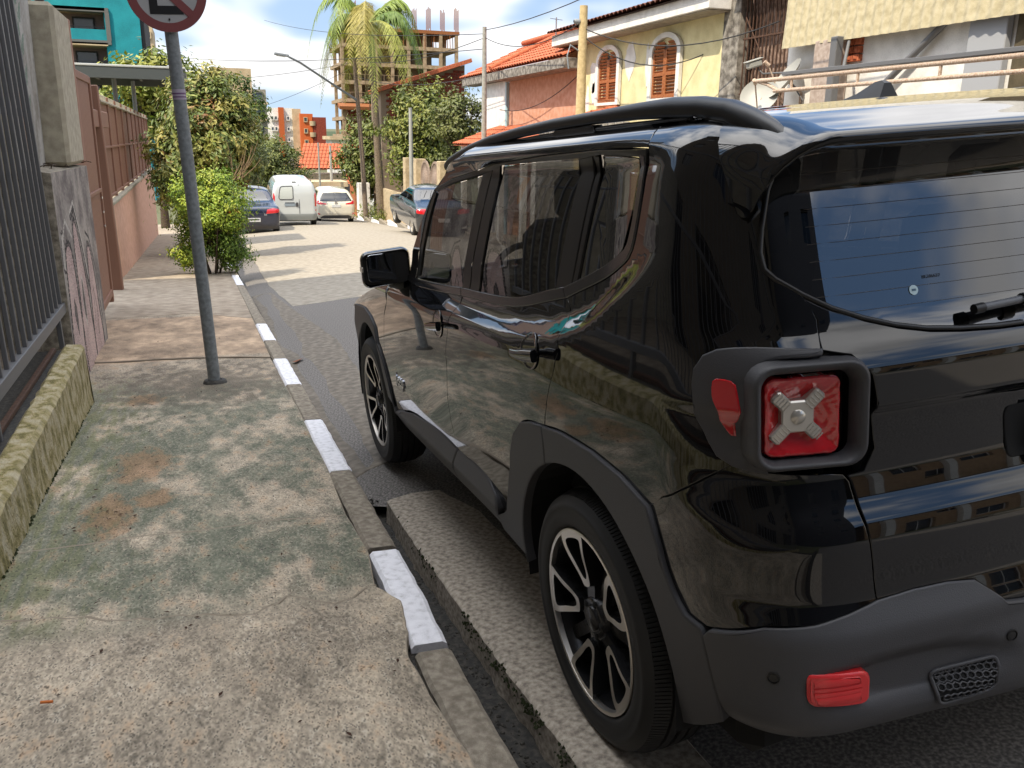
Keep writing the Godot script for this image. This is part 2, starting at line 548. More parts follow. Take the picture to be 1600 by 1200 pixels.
# a sheet cut to an outline on the body, lifted by off, with a rounded edge turned inwards
func panel(mb: MB, poly: PackedVector2Array, off := 0.0, r := 0.0014, depth := 0.007, h := 0.024, f: Callable = sv, sg := 0.0):
	if sg == 0.0: sg = -1.0 if f.get_method() in [&"sv", &"sill", &"bump_s", &"bump_plain", &"bump_fine"] else 1.0
	if MB.area(poly) < 0: poly.reverse()
	var inner := MB.inset(poly, r) if r > 0 else poly
	var lo := inner[0]
	var hi := inner[0]
	for p in inner:
		lo = lo.min(p); hi = hi.max(p)
	var nx := int(ceil((hi.x - lo.x) / h))
	var ny := int(ceil((hi.y - lo.y) / h))
	var hx := (hi.x - lo.x) / nx
	var hy := (hi.y - lo.y) / ny
	var key := {}
	var vert := func(p: Vector2) -> int:
		var kk := Vector2i(roundi(p.x * 20000.0), roundi(p.y * 20000.0))
		if key.has(kk): return key[kk]
		var e := 0.004
		var c: Vector3 = f.call(p.x, p.y)
		var n: Vector3 = (f.call(p.x + e, p.y) - f.call(p.x - e, p.y)).cross(f.call(p.x, p.y + e) - f.call(p.x, p.y - e)).normalized() * sg
		var i := mb.p(c + n * off, n, p)
		key[kk] = i
		return i
	for j in ny:
		for i in nx:
			var a := lo + Vector2(i * hx, j * hy)
			var cell := PackedVector2Array([a, a + Vector2(hx, 0), a + Vector2(hx, hy), a + Vector2(0, hy)])
			for g in Geometry2D.intersect_polygons(inner, cell):
				if g.size() < 3 or absf(MB.area(g)) < 1e-8: continue
				if g.size() == 4 and absf(MB.area(g) - hx * hy) < 1e-7:
					mb.q(vert.call(g[0]), vert.call(g[1]), vert.call(g[2]), vert.call(g[3]))
				else:
					var tri := Geometry2D.triangulate_polygon(g)
					for k in range(0, tri.size(), 3):
						mb.f(vert.call(g[tri[k]]), vert.call(g[tri[k + 1]]), vert.call(g[tri[k + 2]]))
	var m := poly.size()
	for i in m:
		var A := poly[i]
		var B := poly[(i + 1) % m]
		var a := inner[i]
		var b := inner[(i + 1) % m]
		var k := maxi(1, int(ceil(A.distance_to(B) / (h * 1.4))))
		var rows := []
		for j in k + 1:
			var t := float(j) / k
			var pi_ := a.lerp(b, t)
			var po := A.lerp(B, t)
			var ci: Vector3 = f.call(pi_.x, pi_.y)
			var co: Vector3 = f.call(po.x, po.y)
			var e := 0.004
			var n: Vector3 = (f.call(po.x + e, po.y) - f.call(po.x - e, po.y)).cross(f.call(po.x, po.y + e) - f.call(po.x, po.y - e)).normalized() * sg
			var o: Vector3 = co - ci
			o = (o - n * o.dot(n))
			if o.length() < 1e-6: 
				var dd: Vector3 = f.call(B.x, B.y) - f.call(A.x, A.y)
				o = dd.cross(n)
			o = o.normalized()
			rows.append([mb.p(ci + n * off, n), mb.p(co + n * (off - r), (n + o).normalized()), mb.p(co + n * (off - r), o), mb.p(co + n * (off - depth), o)])
		for j in k:
			var p0: Array = rows[j]
			var p1: Array = rows[j + 1]
			if r > 0: mb.q(p0[0], p1[0], p1[1], p0[1])
			mb.q(p0[2], p1[2], p1[3], p0[3])

func quarter_outline() -> PackedVector2Array:
	var q := uvs(UV_REAR_QUARTER_PANEL)
	var out := PackedVector2Array()
	for p in q:
		out.append(p)
		if absf(p.y - 1.481) < .004 and p.x < .66:
			out.append(Vector2(.535, 1.53)); out.append(Vector2(.53, 1.60)); out.append(Vector2(.69, 1.632))
	return soften(out, 0.02)

func mirror(mb: MB) -> MB:
	var o := MB.new()
	o.add(mb, Transform3D(Basis(Vector3(-1, 0, 0), Vector3(0, 1, 0), Vector3(0, 0, 1)), Vector3.ZERO))
	return o

func both(called: String, mb: MB, m: Material, parent: Node) -> Array:
	return [part(called, mb, m, parent), part(called, mirror(mb), m, parent)]

func arc_uv(ca: float, cz: float, r: float, a0: float, a1: float, k: int) -> PackedVector2Array:
	var o := PackedVector2Array()
	for j in k + 1:
		var an := deg_to_rad(lerpf(a0, a1, float(j) / k))
		var z := cz + r * sin(an)
		o.append(Vector2(u_of(ca + r * cos(an), z), z))
	return o

func L(a: float, b: float, z: float) -> Vector3:
	return Vector3(-b, z, -a)

func build_suv():
	tables()
	var paint := mat("black_paint", lin(.004, .004, .0045), 0.05)
	paint.clearcoat_enabled = true
	paint.clearcoat = 1.0
	paint.clearcoat_roughness = 0.01
	paint.metallic_specular = 0.35
	var satin := mat("satin_black", lin(.016, .0155, .0155), 0.36)
	var trim := mat("black_plastic", lin(.060, .060, .065), 0.5)
	trim.heightmap_enabled = true
	trim.heightmap_texture = ramp_tex(5, 256, 0.12, 3, [Color.BLACK, Color.WHITE], [0.3, 0.7])
	trim.uv1_triplanar = true
	trim.uv1_scale = Vector3.ONE * 9.0
	trim.heightmap_scale = 0.03
	var dark := mat("dark_inside", lin(.008, .008, .008), 0.95)
	var rubber := mat("tyre_rubber", lin(.014, .014, .014), 0.62)
	var glass := mat("tinted_glass", Color(0.01, 0.012, 0.014, 0.88), 0.0)
	glass.transparency = BaseMaterial3D.TRANSPARENCY_ALPHA
	glass.metallic_specular = 0.9
	var privacy := mat("privacy_glass", Color(0.008, 0.009, 0.010, 0.93), 0.0)
	privacy.transparency = BaseMaterial3D.TRANSPARENCY_ALPHA
	privacy.metallic_specular = 1.0
	privacy.clearcoat_enabled = true
	privacy.clearcoat = 1.0
	privacy.clearcoat_roughness = 0.0
	var chrome := mat("chrome", Color(0.75, 0.76, 0.78), 0.12, 1.0)
	var machined := mat("machined_alloy", Color(0.88, 0.86, 0.83), 0.36, 1.0)
	var painted_rim := mat("rim_paint", lin(.028, .028, .030), 0.25, 0.5)
	var red := mat("red_lens", lin(.60, .008, .014), 0.12)
	red.clearcoat_enabled = true
	red.clearcoat = 1.0
	red.clearcoat_roughness = 0.03
	red.metallic_specular = 0.7
	var clear := mat("clear_lens", Color(0.80, 0.78, 0.74), 0.15, 0.55)
	var suv := thing("parked_suv", "glossy black suv parked close to the kerb, filling the right of the view", "suv")
	suv.transform = Transform3D(Basis(SUV_X, SUV_Y, SUV_Z), SUV_O)
	var mb: MB
	# ---- doors
	var fd_out := soften(uvs(UV_FRONT_DOOR))
	mb = MB.new(); panel(mb, MB.inset(fd_out, 0.0009))
	var fdoor := both("front_door", mb, paint, suv)
	mb = MB.new(); panel(mb, MB.inset(soften(uvs(UV_REAR_DOOR)), 0.0009))
	var rdoor := both("rear_door", mb, paint, suv)
	mb = MB.new(); panel(mb, MB.inset(quarter_outline(), 0.0009), 0.0, 0.0014, 0.007, 0.016)
	var quarter := both("rear_quarter_panel", mb, paint, suv)
	mb = MB.new(); panel(mb, MB.inset(soften(uvs(UV_FRONT_FENDER)), 0.0009))
	both("front_fender", mb, paint, suv)
	mb = MB.new(); panel(mb, MB.inset(soften(uvs(UV_BUMPER), 0.02), 0.0009), 0.0, 0.0014, 0.007, 0.014)
	var bump := both("bumper_corner", mb, paint, suv)
	# ---- tailgate: left outline, mirrored at the middle line
	var gate := PackedVector2Array()
	var gl := uvs(UV_GATE_LEFT)
	for p in gl: gate.append(p)
	var bt := uvs(UV_BLACK_TOP)
	for k in range(5, bt.size()): gate.append(bt[k])
	gate.append(Vector2(0.0, 0.618))
	gate.append(Vector2(0.0, 1.163))
	var low := uvs(UV_GLASS_LOW)
	for k in range(low.size() - 1, -1, -1): gate.append(low[k] - Vector2(0, 0.004))
	mb = MB.new(); panel(mb, MB.inset(gate, 0.0009), 0.0, 0.0014, 0.008, 0.0125)
	mb.add(mirror(mb))
	var tailgate := part("tailgate", mb, paint, suv)
	# rear window with its lower edge dipping in the middle
	var rg := PackedVector2Array()
	for k in low.size(): rg.append(low[low.size() - 1 - k] + Vector2(0, 0.004))
	var gs := uvs(UV_GLASS_SIDE)
	for k in range(gs.size() - 2, -1, -1): rg.append(gs[k] - Vector2(0.006, 0))
	rg.append(Vector2(0.60, 1.515)); rg.append(Vector2(0.50, 1.53)); rg.append(Vector2(0.0, 1.545)); rg.append(Vector2(0.0, 1.172))
	mb = MB.new(); panel(mb, rg, -0.006, 0.002, 0.006, 0.03)
	mb.add(mirror(mb))
	var rwin := part("rear_window", mb, privacy, tailgate)
	# black seal that rims the rear window, and a fine bright edge
	mb = MB.new()
	var seal := []
	for k in range(low.size() - 1, -1, -1): seal.append(sv(low[k].x, low[k].y + 0.002) + svn(low[k].x, low[k].y) * -0.003)
	for k in range(gs.size() - 2, -1, -1): seal.append(sv(gs[k].x - 0.002, gs[k].y) + svn(gs[k].x, gs[k].y) * -0.002)
	mb.tube(seal, [0.006], 6)
	both("window_seal", mb, satin, tailgate)
	# ---- glass of the side, each pane set a little in, then its frames
	for g in [[UV_FRONT_WINDOW, fdoor, "front_window"], [UV_REAR_WINDOW, rdoor, "rear_side_window"], [UV_QUARTER_WINDOW, quarter, "quarter_window"]]:
		mb = MB.new(); panel(mb, round_corners(uvs(g[0]), 0.012), -0.004, 0.001, 0.006, 0.04)
		part(g[2], mb, glass if g[2] != "quarter_window" else privacy, g[1][0])
		part(g[2], mirror(mb), glass if g[2] != "quarter_window" else privacy, g[1][1])
	# satin pillars between the panes
	var fw := uvs(UV_FRONT_WINDOW)
	var rw := uvs(UV_REAR_WINDOW)
	var qw := uvs(UV_QUARTER_WINDOW)
	var mid0 := fw[1].lerp(rw[0], 0.45)
	var mid1 := fw[2].lerp(rw[5], 0.52)
	mb = MB.new(); panel(mb, PackedVector2Array([fw[1] + Vector2(.004, -.02), fw[2] + Vector2(.002, .004), mid1 + Vector2(.002, .006), mid0 + Vector2(.002, -.02)]), 0.001, 0.002, 0.01, 0.04)
	part("pillar_trim", mb, satin, fdoor[0]); part("pillar_trim", mirror(mb), satin, fdoor[1])
	mb = MB.new(); panel(mb, PackedVector2Array([rw[0] + Vector2(-.003, -.02), rw[5] + Vector2(-.003, .006), mid1 + Vector2(-.004, .006), mid0 + Vector2(-.004, -.02)]), 0.001, 0.002, 0.01, 0.04)
	part("pillar_trim", mb, satin, rdoor[0]); part("pillar_trim", mirror(mb), satin, rdoor[1])
	var mq0 := rw[2].lerp(qw[0], 0.72)
	var mq1 := rw[3].lerp(qw[6], 0.72)
	mb = MB.new(); panel(mb, PackedVector2Array([rw[2] + Vector2(.003, -.02), rw[3] + Vector2(.003, .006), mq1 + Vector2(.002, .006), mq0 + Vector2(.002, -.02)]), 0.001, 0.002, 0.01, 0.04)
	part("pillar_trim", mb, satin, rdoor[0]); part("pillar_trim", mirror(mb), satin, rdoor[1])
	mb = MB.new(); panel(mb, PackedVector2Array([mq0 + Vector2(-.003, -.02), mq1 + Vector2(-.003, .006), qw[6] + Vector2(.003, .002), qw[0] + Vector2(.003, -.012)]), 0.001, 0.002, 0.01, 0.04)
	part("pillar_trim", mb, satin, quarter[0]); part("pillar_trim", mirror(mb), satin, quarter[1])
	# dark edge of the front pane
	mb = MB.new(); panel(mb, PackedVector2Array([Vector2(2.925, 1.095), Vector2(2.712, 1.337), Vector2(2.594, 1.441), Vector2(2.565, 1.432), Vector2(2.683, 1.325), Vector2(2.880, 1.103)]), 0.002, 0.001, 0.01, 0.04)
	part("pillar_trim", mb, satin, fdoor[0]); part("pillar_trim", mirror(mb), satin, fdoor[1])
	# belt moulding, one length per door, and the dark frame over the panes
	var bl := uvs(UV_BELT_LOW)
	var strips := [[0, 3, fdoor], [3, 6, rdoor], [6, 11, quarter]]
	for s in strips:
		mb = MB.new()
		var pl := PackedVector2Array()
		for k in range(s[0], s[1] + 1): pl.append(bl[k] + Vector2(0.002 if k == s[0] else 0.0, 0.002) + (Vector2(-0.003, 0) if k == s[0] else Vector2.ZERO) + (Vector2(0.003, 0) if k == s[1] else Vector2.ZERO))
		for k in range(s[1], s[0] - 1, -1):
			var dd := (bl[mini(k + 1, 11)] - bl[maxi(k - 1, 0)]).normalized()
			pl.append(bl[k] + Vector2(dd.y, -dd.x) * -0.030 * (-1.0 if Vector2(dd.y, -dd.x).y > 0 else 1.0) * -1.0 if false else bl[k] + Vector2(-dd.y, dd.x) * (0.030 if Vector2(-dd.y, dd.x).dot(Vector2(0.3, 1)) > 0 else -0.030))
		panel(mb, soften(pl, 0.025), 0.004, 0.003, 0.014, 0.03)
		part("belt_moulding", mb, mat("dull_chrome", Color(0.42, 0.42, 0.43), 0.24, 0.95), s[2][0])
		part("belt_moulding", mirror(mb), mats["dull_chrome"], s[2][1])
	mb = MB.new()
	panel(mb, PackedVector2Array([Vector2(0.945, 1.541), Vector2(1.164, 1.548), Vector2(1.48, 1.543), Vector2(1.897, 1.526), Vector2(2.38, 1.482), Vector2(2.59, 1.452), Vector2(2.578, 1.440), Vector2(2.378, 1.468), Vector2(2.0, 1.501), Vector2(1.83, 1.523), Vector2(1.504, 1.527), Vector2(1.281, 1.528), Vector2(1.173, 1.534), Vector2(.992, 1.523), Vector2(.965, 1.50)]), 0.002, 0.002, 0.012, 0.04)
	both("window_frame", mb, satin, suv)
	# roof with its sides
	mb = MB.new()
	panel(mb, PackedVector2Array([Vector2(.943, 1.613), Vector2(.941, 1.545), Vector2(1.164, 1.550), Vector2(1.48, 1.545), Vector2(1.897, 1.528), Vector2(2.38, 1.484), Vector2(2.60, 1.445), Vector2(2.735, 1.335), Vector2(2.952, 1.085), Vector2(3.075, 1.072), Vector2(2.967, 1.196), Vector2(2.783, 1.333), Vector2(2.616, 1.439), Vector2(2.414, 1.520), Vector2(2.198, 1.567), Vector2(2.10, 1.66), Vector2(1.80, 2.335), Vector2(0.02, 2.335), Vector2(0.02, 1.55), Vector2(0.50, 1.535), Vector2(0.52, 1.61), Vector2(0.69, 1.634), Vector2(0.765, 1.622)]), 0.0, 0.002, 0.01, 0.04)
	mb.add(mirror(mb))
	var roof := part("roof", mb, paint, suv)
	# ---- cladding
	mb = MB.new()
	var clad := PackedVector2Array()
	var ao := uvs(UV_ARCH_OUTER)
	var k_split := 7
	var arc := arc_uv(0.0, 0.345, 0.425, -2, 186, 44)
	# front half (on the door) and rear half (on the quarter), split at the seam
	var c1 := PackedVector2Array()
	for k in k_split + 1: c1.append(ao[k])
	for k in range(16, -1, -1): c1.append(arc[k])
	c1.append(Vector2(u_of(0.43, 0.352), 0.352)); c1.append(Vector2(u_of(0.62, 0.362), 0.362)); c1.append(Vector2(2.03, 0.40))
	panel(mb, MB.inset(c1, 0.0015), 0.012, 0.004, 0.03, 0.03)
	part("wheel_arch_cladding", mb, trim, rdoor[0]); part("wheel_arch_cladding", mirror(mb), trim, rdoor[1])
	mb = MB.new()
	var c2 := PackedVector2Array()
	for k in range(k_split, ao.size()): c2.append(ao[k])
	c2.append(Vector2(0.842, 0.585)); c2.append(Vector2(0.80, 0.40))
	for k in range(44, 15, -1): c2.append(arc[k])
	panel(mb, MB.inset(c2, 0.0015), 0.012, 0.004, 0.03, 0.03)
	both("wheel_arch_cladding", mb, trim, suv)
	mb = MB.new()
	var c3 := PackedVector2Array([Vector2(3.499, 0.399), Vector2(3.53, 0.433), Vector2(3.60, 0.45), Vector2(3.648, 0.603), Vector2(3.67, 0.776), Vector2(3.769, 0.823), Vector2(3.914, 0.845), Vector2(4.235, 0.82), Vector2(4.33, 0.72), Vector2(4.36, 0.5), Vector2(4.36, 0.36)])
	var arf := arc_uv(2.57, 0.345, 0.42, 0, 184, 30)
	for k in arf.size(): c3.append(arf[k])
	panel(mb, c3, 0.010, 0.004, 0.03, 0.03)
	both("wheel_arch_cladding", mb, trim, suv)
	# sills
	var s1 := PackedVector2Array([Vector2(3.495, 0.398), Vector2(3.306, 0.443), Vector2(3.117, 0.478), Vector2(2.884, 0.498), Vector2(2.643, 0.510), Vector2(2.452, 0.505), Vector2(2.47, 0.47), Vector2(2.50, 0.36), Vector2(2.87, 0.338), Vector2(3.22, 0.316), Vector2(3.55, 0.30)])
	var s2 := PackedVector2Array([Vector2(2.448, 0.505), Vector2(2.244, 0.511), Vector2(2.104, 0.502), Vector2(2.022, 0.474), Vector2(1.99, 0.436), Vector2(2.034, 0.398), Vector2(u_of(0.62, 0.362), 0.362), Vector2(2.27, 0.366), Vector2(2.497, 0.36), Vector2(2.466, 0.47)])
	mb = MB.new(); panel(mb, MB.inset(s1, 0.0015), 0.014, 0.006, 0.03, 0.02, sill)
	part("sill_cladding", mb, trim, fdoor[0]); part("sill_cladding", mirror(mb), trim, fdoor[1])
	mb = MB.new(); panel(mb, MB.inset(s2, 0.0015), 0.014, 0.006, 0.03, 0.02, sill)
	part("sill_cladding", mb, trim, rdoor[0]); part("sill_cladding", mirror(mb), trim, rdoor[1])
	# ---- black lower bumper
	mb = MB.new()
	var lb := PackedVector2Array()
	for k in bt.size(): lb.append(bt[k])
	lb.append(Vector2(0.0, 0.618))
	lb.append(Vector2(0.0, 0.40))
	var bb := uvs(UV_BLACK_BOT)
	for k in range(bb.size() - 1, -1, -1): lb.append(bb[k] - Vector2(0, 0.012))
	lb.append(Vector2(0.80, 0.40)); lb.append(Vector2(0.842, 0.585))
	panel(mb, MB.inset(lb, 0.0012), 0.014, 0.004, 0.03, 0.015, bump_s)
	mb.add(mirror(mb))
	var lower := part("bumper", mb, trim, suv)
	# under lip so that the bumper closes below
	mb = MB.new()
	var lip := func(u: float, v: float) -> Vector3:
		var b: Vector3 = bump_s(u, 0.405)
		return b + Vector3(b.x * -0.35 * v, -0.03 * v * v - 0.015 * v, (-b.z - 0.0) * 0.0 - 0.30 * v)
	panel(mb, PackedVector2Array([Vector2(0, 0), Vector2(0.74, 0), Vector2(0.74, 0.9), Vector2(0, 0.9)]), 0.0, 0.0, 0.004, 0.06, lip)
	mb.add(mirror(mb))
	part("bumper_underside", mb, dark, lower)
	# fog lamp
	mb = MB.new(); panel(mb, round_corners(uvs(UV_FOG), 0.02, 5), 0.020, 0.006, 0.04, 0.012, bump_plain)
	for e in both("fog_lamp", mb, mat("red_fog_lens", lin(.75, .018, .022), 0.15), lower): pass
	mats["red_fog_lens"].clearcoat_enabled = true
	mb = MB.new(); panel(mb, round_corners(MB.inset(uvs(UV_FOG), 0.012), 0.012, 4), 0.0215, 0.001, 0.006, 0.006, bump_fine)
	both("fog_reflector", mb, mats["red_fog_lens"], lower)
	# parking sensors
	for c in uvs(UV_SENS):
		mb = MB.new()
		var o := bump_s(c.x, c.y)
		var n := bump_n(c)
		mb.lathe(o + n * 0.012, n, [Vector2(0.013, 0.0), Vector2(0.0125, 0.004), Vector2(0.0105, 0.0045), Vector2(0.010, 0.0015), Vector2(0.0085, 0.0015), Vector2(0.0083, 0.003), Vector2(0.0, 0.0034)], 24)
		both("parking_sensor", mb, satin, lower)
	# vent with a honeycomb of small bars
	mb = MB.new()
	var vp := uvs(UV_VENT)
	panel(mb, round_corners(vp, 0.012, 4), 0.0150, 0.001, 0.004, 0.012, bump_s)
	both("vent_panel", mb, dark, lower)
	mb = MB.new()
	var vo := round_corners(vp, 0.012, 4)
	var rim := []
	for k in vo.size() + 1:
		var p := vo[k % vo.size()]
		rim.append(bump_s(p.x, p.y) + bump_n(p) * 0.0155)
	mb.tube(rim, [0.0045], 6, false)
	for row in 6:
		for cc in 12:
			var p := Vector2(0.266 + cc * 0.0115 + (row % 2) * 0.0057, 0.449 + row * 0.0115)
			if not Geometry2D.is_point_in_polygon(p, MB.inset(vp, 0.004)): continue
			var n := bump_n(p)
			var ring := []
			for k in 7:
				var an := TAU * (k + 0.5) / 6.0
				ring.append(bump_s(p.x + 0.0062 * cos(an), p.y + 0.0062 * sin(an)) + n * 0.0165)
			mb.tube(ring, [0.0021], 4, false)
	both("vent_grille", mb, trim, lower)
	# ---- lamps
	for side in 2:
		build_lamp(suv, side == 1, trim, satin, red, clear, dark)
	# ---- spoiler
	mb = MB.new()
	var spo := func(u: float, t: float) -> Vector3:
		var R := 0.085
		var ph := clampf((u - 0.690) / R, 0.0, PI * 0.5)
		var b := minf(u, 0.690) + R * sin(ph) * (1.0 if u > 0.690 else 0.0)
		var drop := R * (1.0 - cos(ph)) + maxf(0.0, u - 0.690 - R * PI * 0.5)
		var pts := [Vector2(-.42 + .06 * b * b, 1.606 - 0.02 * b * b), Vector2(-.56, 1.588 - 0.02 * b * b), Vector2(-.665, 1.560 - .012 * b * b), Vector2(-.722, 1.540), Vector2(-.720, 1.524), Vector2(-.65, 1.512), Vector2(-.55, 1.510)]
		var f := t * 6.0
		var i := clampi(int(f), 0, 5)
		var w := f - i
		var p0: Vector2 = pts[maxi(i - 1, 0)]
		var p1: Vector2 = pts[i]
		var p2: Vector2 = pts[i + 1]
		var p3: Vector2 = pts[mini(i + 2, 6)]
		var q := 0.5 * ((2.0 * p1) + (p2 - p0) * w + (2.0 * p0 - 5.0 * p1 + 4.0 * p2 - p3) * w * w + (3.0 * p1 - p0 - 3.0 * p2 + p3) * w * w * w)
		q.x = q.x + 0.10 * b * b + drop * 0.9 * smoothstep(-0.40, -0.70, q.x)
		q.y = q.y - drop * lerpf(1.0, 0.62, smoothstep(0.45, 0.9, t))
		return Vector3(-b, q.y, -q.x)
	panel(mb, PackedVector2Array([Vector2(0.0, 0.0), Vector2(0.77, 0.0), Vector2(0.855, 0.10), Vector2(0.88, 0.45), Vector2(0.865, 0.8), Vector2(0.855, 1.0), Vector2(0.0, 1.0)]), 0.002, 0.002, 0.012, 0.025, spo)
	mb.add(mirror(mb))
	part("roof_spoiler", mb, paint, roof)
	mb = MB.new(); mb.box(L(-.695, 0, 1.548), Vector3(.22, .012, .02), .004)
	part("brake_light", mb, red, roof)
	# antenna fin
	mb = MB.new()
	var fin := PackedVector2Array([Vector2(-.235, 1.600), Vector2(-.075, 1.600), Vector2(-.085, 1.612), Vector2(-.15, 1.628), Vector2(-.195, 1.650), Vector2(-.215, 1.652), Vector2(-.228, 1.645)])
	for s in [-1.0, 1.0]:
		for k in fin.size():
			var a := fin[k]
			var b := fin[(k + 1) % fin.size()]
			var mid := Vector2(-.17, 1.607)
			var wa := 0.030 * (1.0 - clampf((a.y - 1.600) / 0.055, 0, 1)) + 0.004
			var wb := 0.030 * (1.0 - clampf((b.y - 1.600) / 0.055, 0, 1)) + 0.004
			mb.flat(L(a.x, .16 + s * wa, a.y), L(b.x, .16 + s * wb, b.y), L(mid.x, .16 + s * 0.032, mid.y), L(0, s, 0.3))
		for k in fin.size() - 2:
			var a := fin[k + 1]
			var b := fin[(k + 2) % fin.size()]
			var wa := 0.030 * (1.0 - clampf((a.y - 1.600) / 0.055, 0, 1)) + 0.004
			var wb := 0.030 * (1.0 - clampf((b.y - 1.600) / 0.055, 0, 1)) + 0.004
			mb.quad(L(a.x, .16, a.y), L(b.x, .16, b.y), L(b.x, .16 + s * wb, b.y), L(a.x, .16 + s * wa, a.y), Vector3(0, 1, 0.3))
		var fa := fin[6]
		mb.quad(L(fa.x, .16, fa.y), L(fa.x, .16 + s * .01, fa.y), L(-.235, .16 + s * .034, 1.600), L(-.235, .16, 1.600), Vector3(0, 0.2, 1))
	part("antenna_fin", mb, satin, roof)
	# roof rails
	mb = MB.new()
	var rp := [[1.44, 1.528], [1.38, 1.545], [1.28, 1.562], [1.10, 1.586], [.90, 1.603], [.64, 1.615], [.39, 1.621], [.15, 1.622], [-.07, 1.621], [-.22, 1.617], [-.33, 1.609], [-.42, 1.595], [-.49, 1.572], [-.545, 1.548], [-.58, 1.530]]
	var ring_n := 12
	var base := 0
	for k in rp.size():
		var a: float = rp[k][0]
		var z: float = rp[k][1]
		var d := Vector2(rp[mini(k + 1, rp.size() - 1)][0] - rp[maxi(k - 1, 0)][0], rp[mini(k + 1, rp.size() - 1)][1] - rp[maxi(k - 1, 0)][1]).normalized()
		var nrm := Vector2(-d.y, d.x) * signf(d.x) * 1.0
		if nrm.y < 0: nrm = -nrm
		var wid := 0.021 if k > 0 and k < rp.size() - 2 else 0.016
		var hei := 0.016 + 0.006 * smoothstep(0.1, -0.25, a)
		for j in ring_n + 1:
			var an := TAU * j / ring_n
			var cx := signf(cos(an)) * pow(absf(cos(an)), 0.7)
			var cy := signf(sin(an)) * pow(absf(sin(an)), 0.7)
			mb.p(L(a + nrm.x * hei * cy, .722 + wid * cx, z + nrm.y * hei * cy), Vector3(-cos(an), sin(an) * nrm.y, -sin(an) * nrm.x).normalized())
	for k in rp.size() - 1:
		for j in ring_n:
			var i0 := base + k * (ring_n + 1) + j
			mb.q(i0, i0 + 1, i0 + ring_n + 2, i0 + ring_n + 1)
	# feet and the low fairing
	for ft in [[1.34, 1.17, 1.530], [.41, .12, 1.565], [-.08, -.50, 1.555]]:
		mb.prism(PackedVector2Array([Vector2(ft[0] + .015, ft[2]), Vector2(ft[1] - .015, ft[2]), Vector2(ft[1] + .03, ft[2] + .04), Vector2(ft[0] - .03, ft[2] + .04)]), Vector3.ZERO, Vector3(0, 0, -1), Vector3(0, 1, 0), Vector3(-1, 0, 0), .707, .737, .003)
	mb.tube([L(1.40, .725, 1.535), L(1.0, .725, 1.580), L(.5, .725, 1.592), L(0, .725, 1.592), L(-.3, .725, 1.588), L(-.50, .725, 1.555)], [0.008], 8)
	both("roof_rail", mb, satin, suv)
	# ---- handles: a dished cup in the door and a bar across it
	for hd in [[1.06, 1.31, .945, .972, fdoor], [.19, .40, 1.003, 1.022, rdoor]]:
		mb = MB.new()
		var path := []
		var a0: float = hd[0]
		var a1: float = hd[1]
		var zc: float = hd[2] + 0.008
		for k in 9:
			var t := k / 8.0
			var a := lerpf(a1, a0 - 0.02, t)
			var z := lerpf(hd[2] + 0.0, hd[3] + 0.012, t)
			var u := u_of(a, z)
			var o := sv(u, z)
			var lift := 0.034 * sin(clampf(t * 1.25, 0, 1) * PI * 0.5) * (1.0 if t < 0.9 else 0.9)
			path.append(o + svn(u, z) * (lift + 0.004))
		var nbar := mb.v.size()
		for k in 9:
			var d: Vector3 = (path[mini(k + 1, 8)] - path[maxi(k - 1, 0)]).normalized()
			var out := Vector3(-1, 0, 0)
			var up := d.cross(out).normalized()
			if up.y < 0: up = -up
			var hh := 0.017 if k > 5 else lerpf(0.010, 0.014, k / 5.0)
			for j in 11:
				var an := TAU * j / 10
				var cx := signf(cos(an)) * pow(absf(cos(an)), 0.6)
				var cy := signf(sin(an)) * pow(absf(sin(an)), 0.6)
				mb.p(path[k] + up * cy * hh + out * cx * 0.010, (up * sin(an) + out * cos(an)).normalized())
		for k in 8:
			for j in 10:
				var i0 := nbar + k * 11 + j
				mb.q(i0, i0 + 1, i0 + 12, i0 + 11)
		for e in [0, 8]:
			var ci := mb.p(path[e], (path[e] - path[4]).normalized())
			for j in 10:
				mb.f(ci, mb.p(mb.v[nbar + e * 11 + j], (path[e] - path[4]).normalized()), mb.p(mb.v[nbar + e * 11 + j + 1], (path[e] - path[4]).normalized()))
		part("door_handle", mb, paint, hd[4][0]); part("door_handle", mirror(mb), paint, hd[4][1])
		# the thumb scoop behind the bar: a shallow bowl rim
		mb = MB.new()
		var am := lerpf(a0, a1, 0.42)
		var zm: float = lerpf(hd[2], hd[3], 0.5) + 0.012
		var bowl := func(x: float, y: float) -> Vector3:
			var u := u_of(am + x, zm + y)
			var rr := clampf(sqrt(pow(x / 0.062, 2) + pow(y / 0.052, 2)), 0, 1)
			return sv(u, zm + y) + svn(u, zm + y) * (0.0015 - 0.0 * rr)
		var disc := PackedVector2Array()
		for k in 28: disc.append(Vector2(cos(TAU * k / 28) * 0.060, sin(TAU * k / 28) * 0.050))
		var bowl2 := func(x: float, y: float) -> Vector3:
			var u := u_of(am - x, zm + y)
			var rr := clampf(sqrt(pow(x / 0.062, 2) + pow(y / 0.052, 2)), 0, 1)
			var dome := sqrt(maxf(1.0 - rr * rr, 0.0))
			return sv(u, zm + y) + svn(u, zm + y) * (0.0008 + 0.0035 * smoothstep(0.80, 1.0, rr) * (1.0 - smoothstep(0.93, 1.0, rr)) - 0.0 * dome)
		panel(mb, disc, 0.0008, 0.001, 0.001, 0.006, bowl2)
		part("handle_cup", mb, paint, hd[4][0]); part("handle_cup", mirror(mb), paint, hd[4][1])
	# lettering on the front door
	var tm := TextMesh.new()
	tm.text = "Jeep"
	tm.font = SystemFont.new()
	tm.font.font_names = PackedStringArray(["Droid Sans"])
	tm.font.font_weight = 800
	tm.font_size = 32
	tm.pixel_size = 0.0022
	tm.depth = 0.006
	var bd := part("badge_letters", tm, chrome, fdoor[0])
	var bu := u_of(1.94, 0.588)
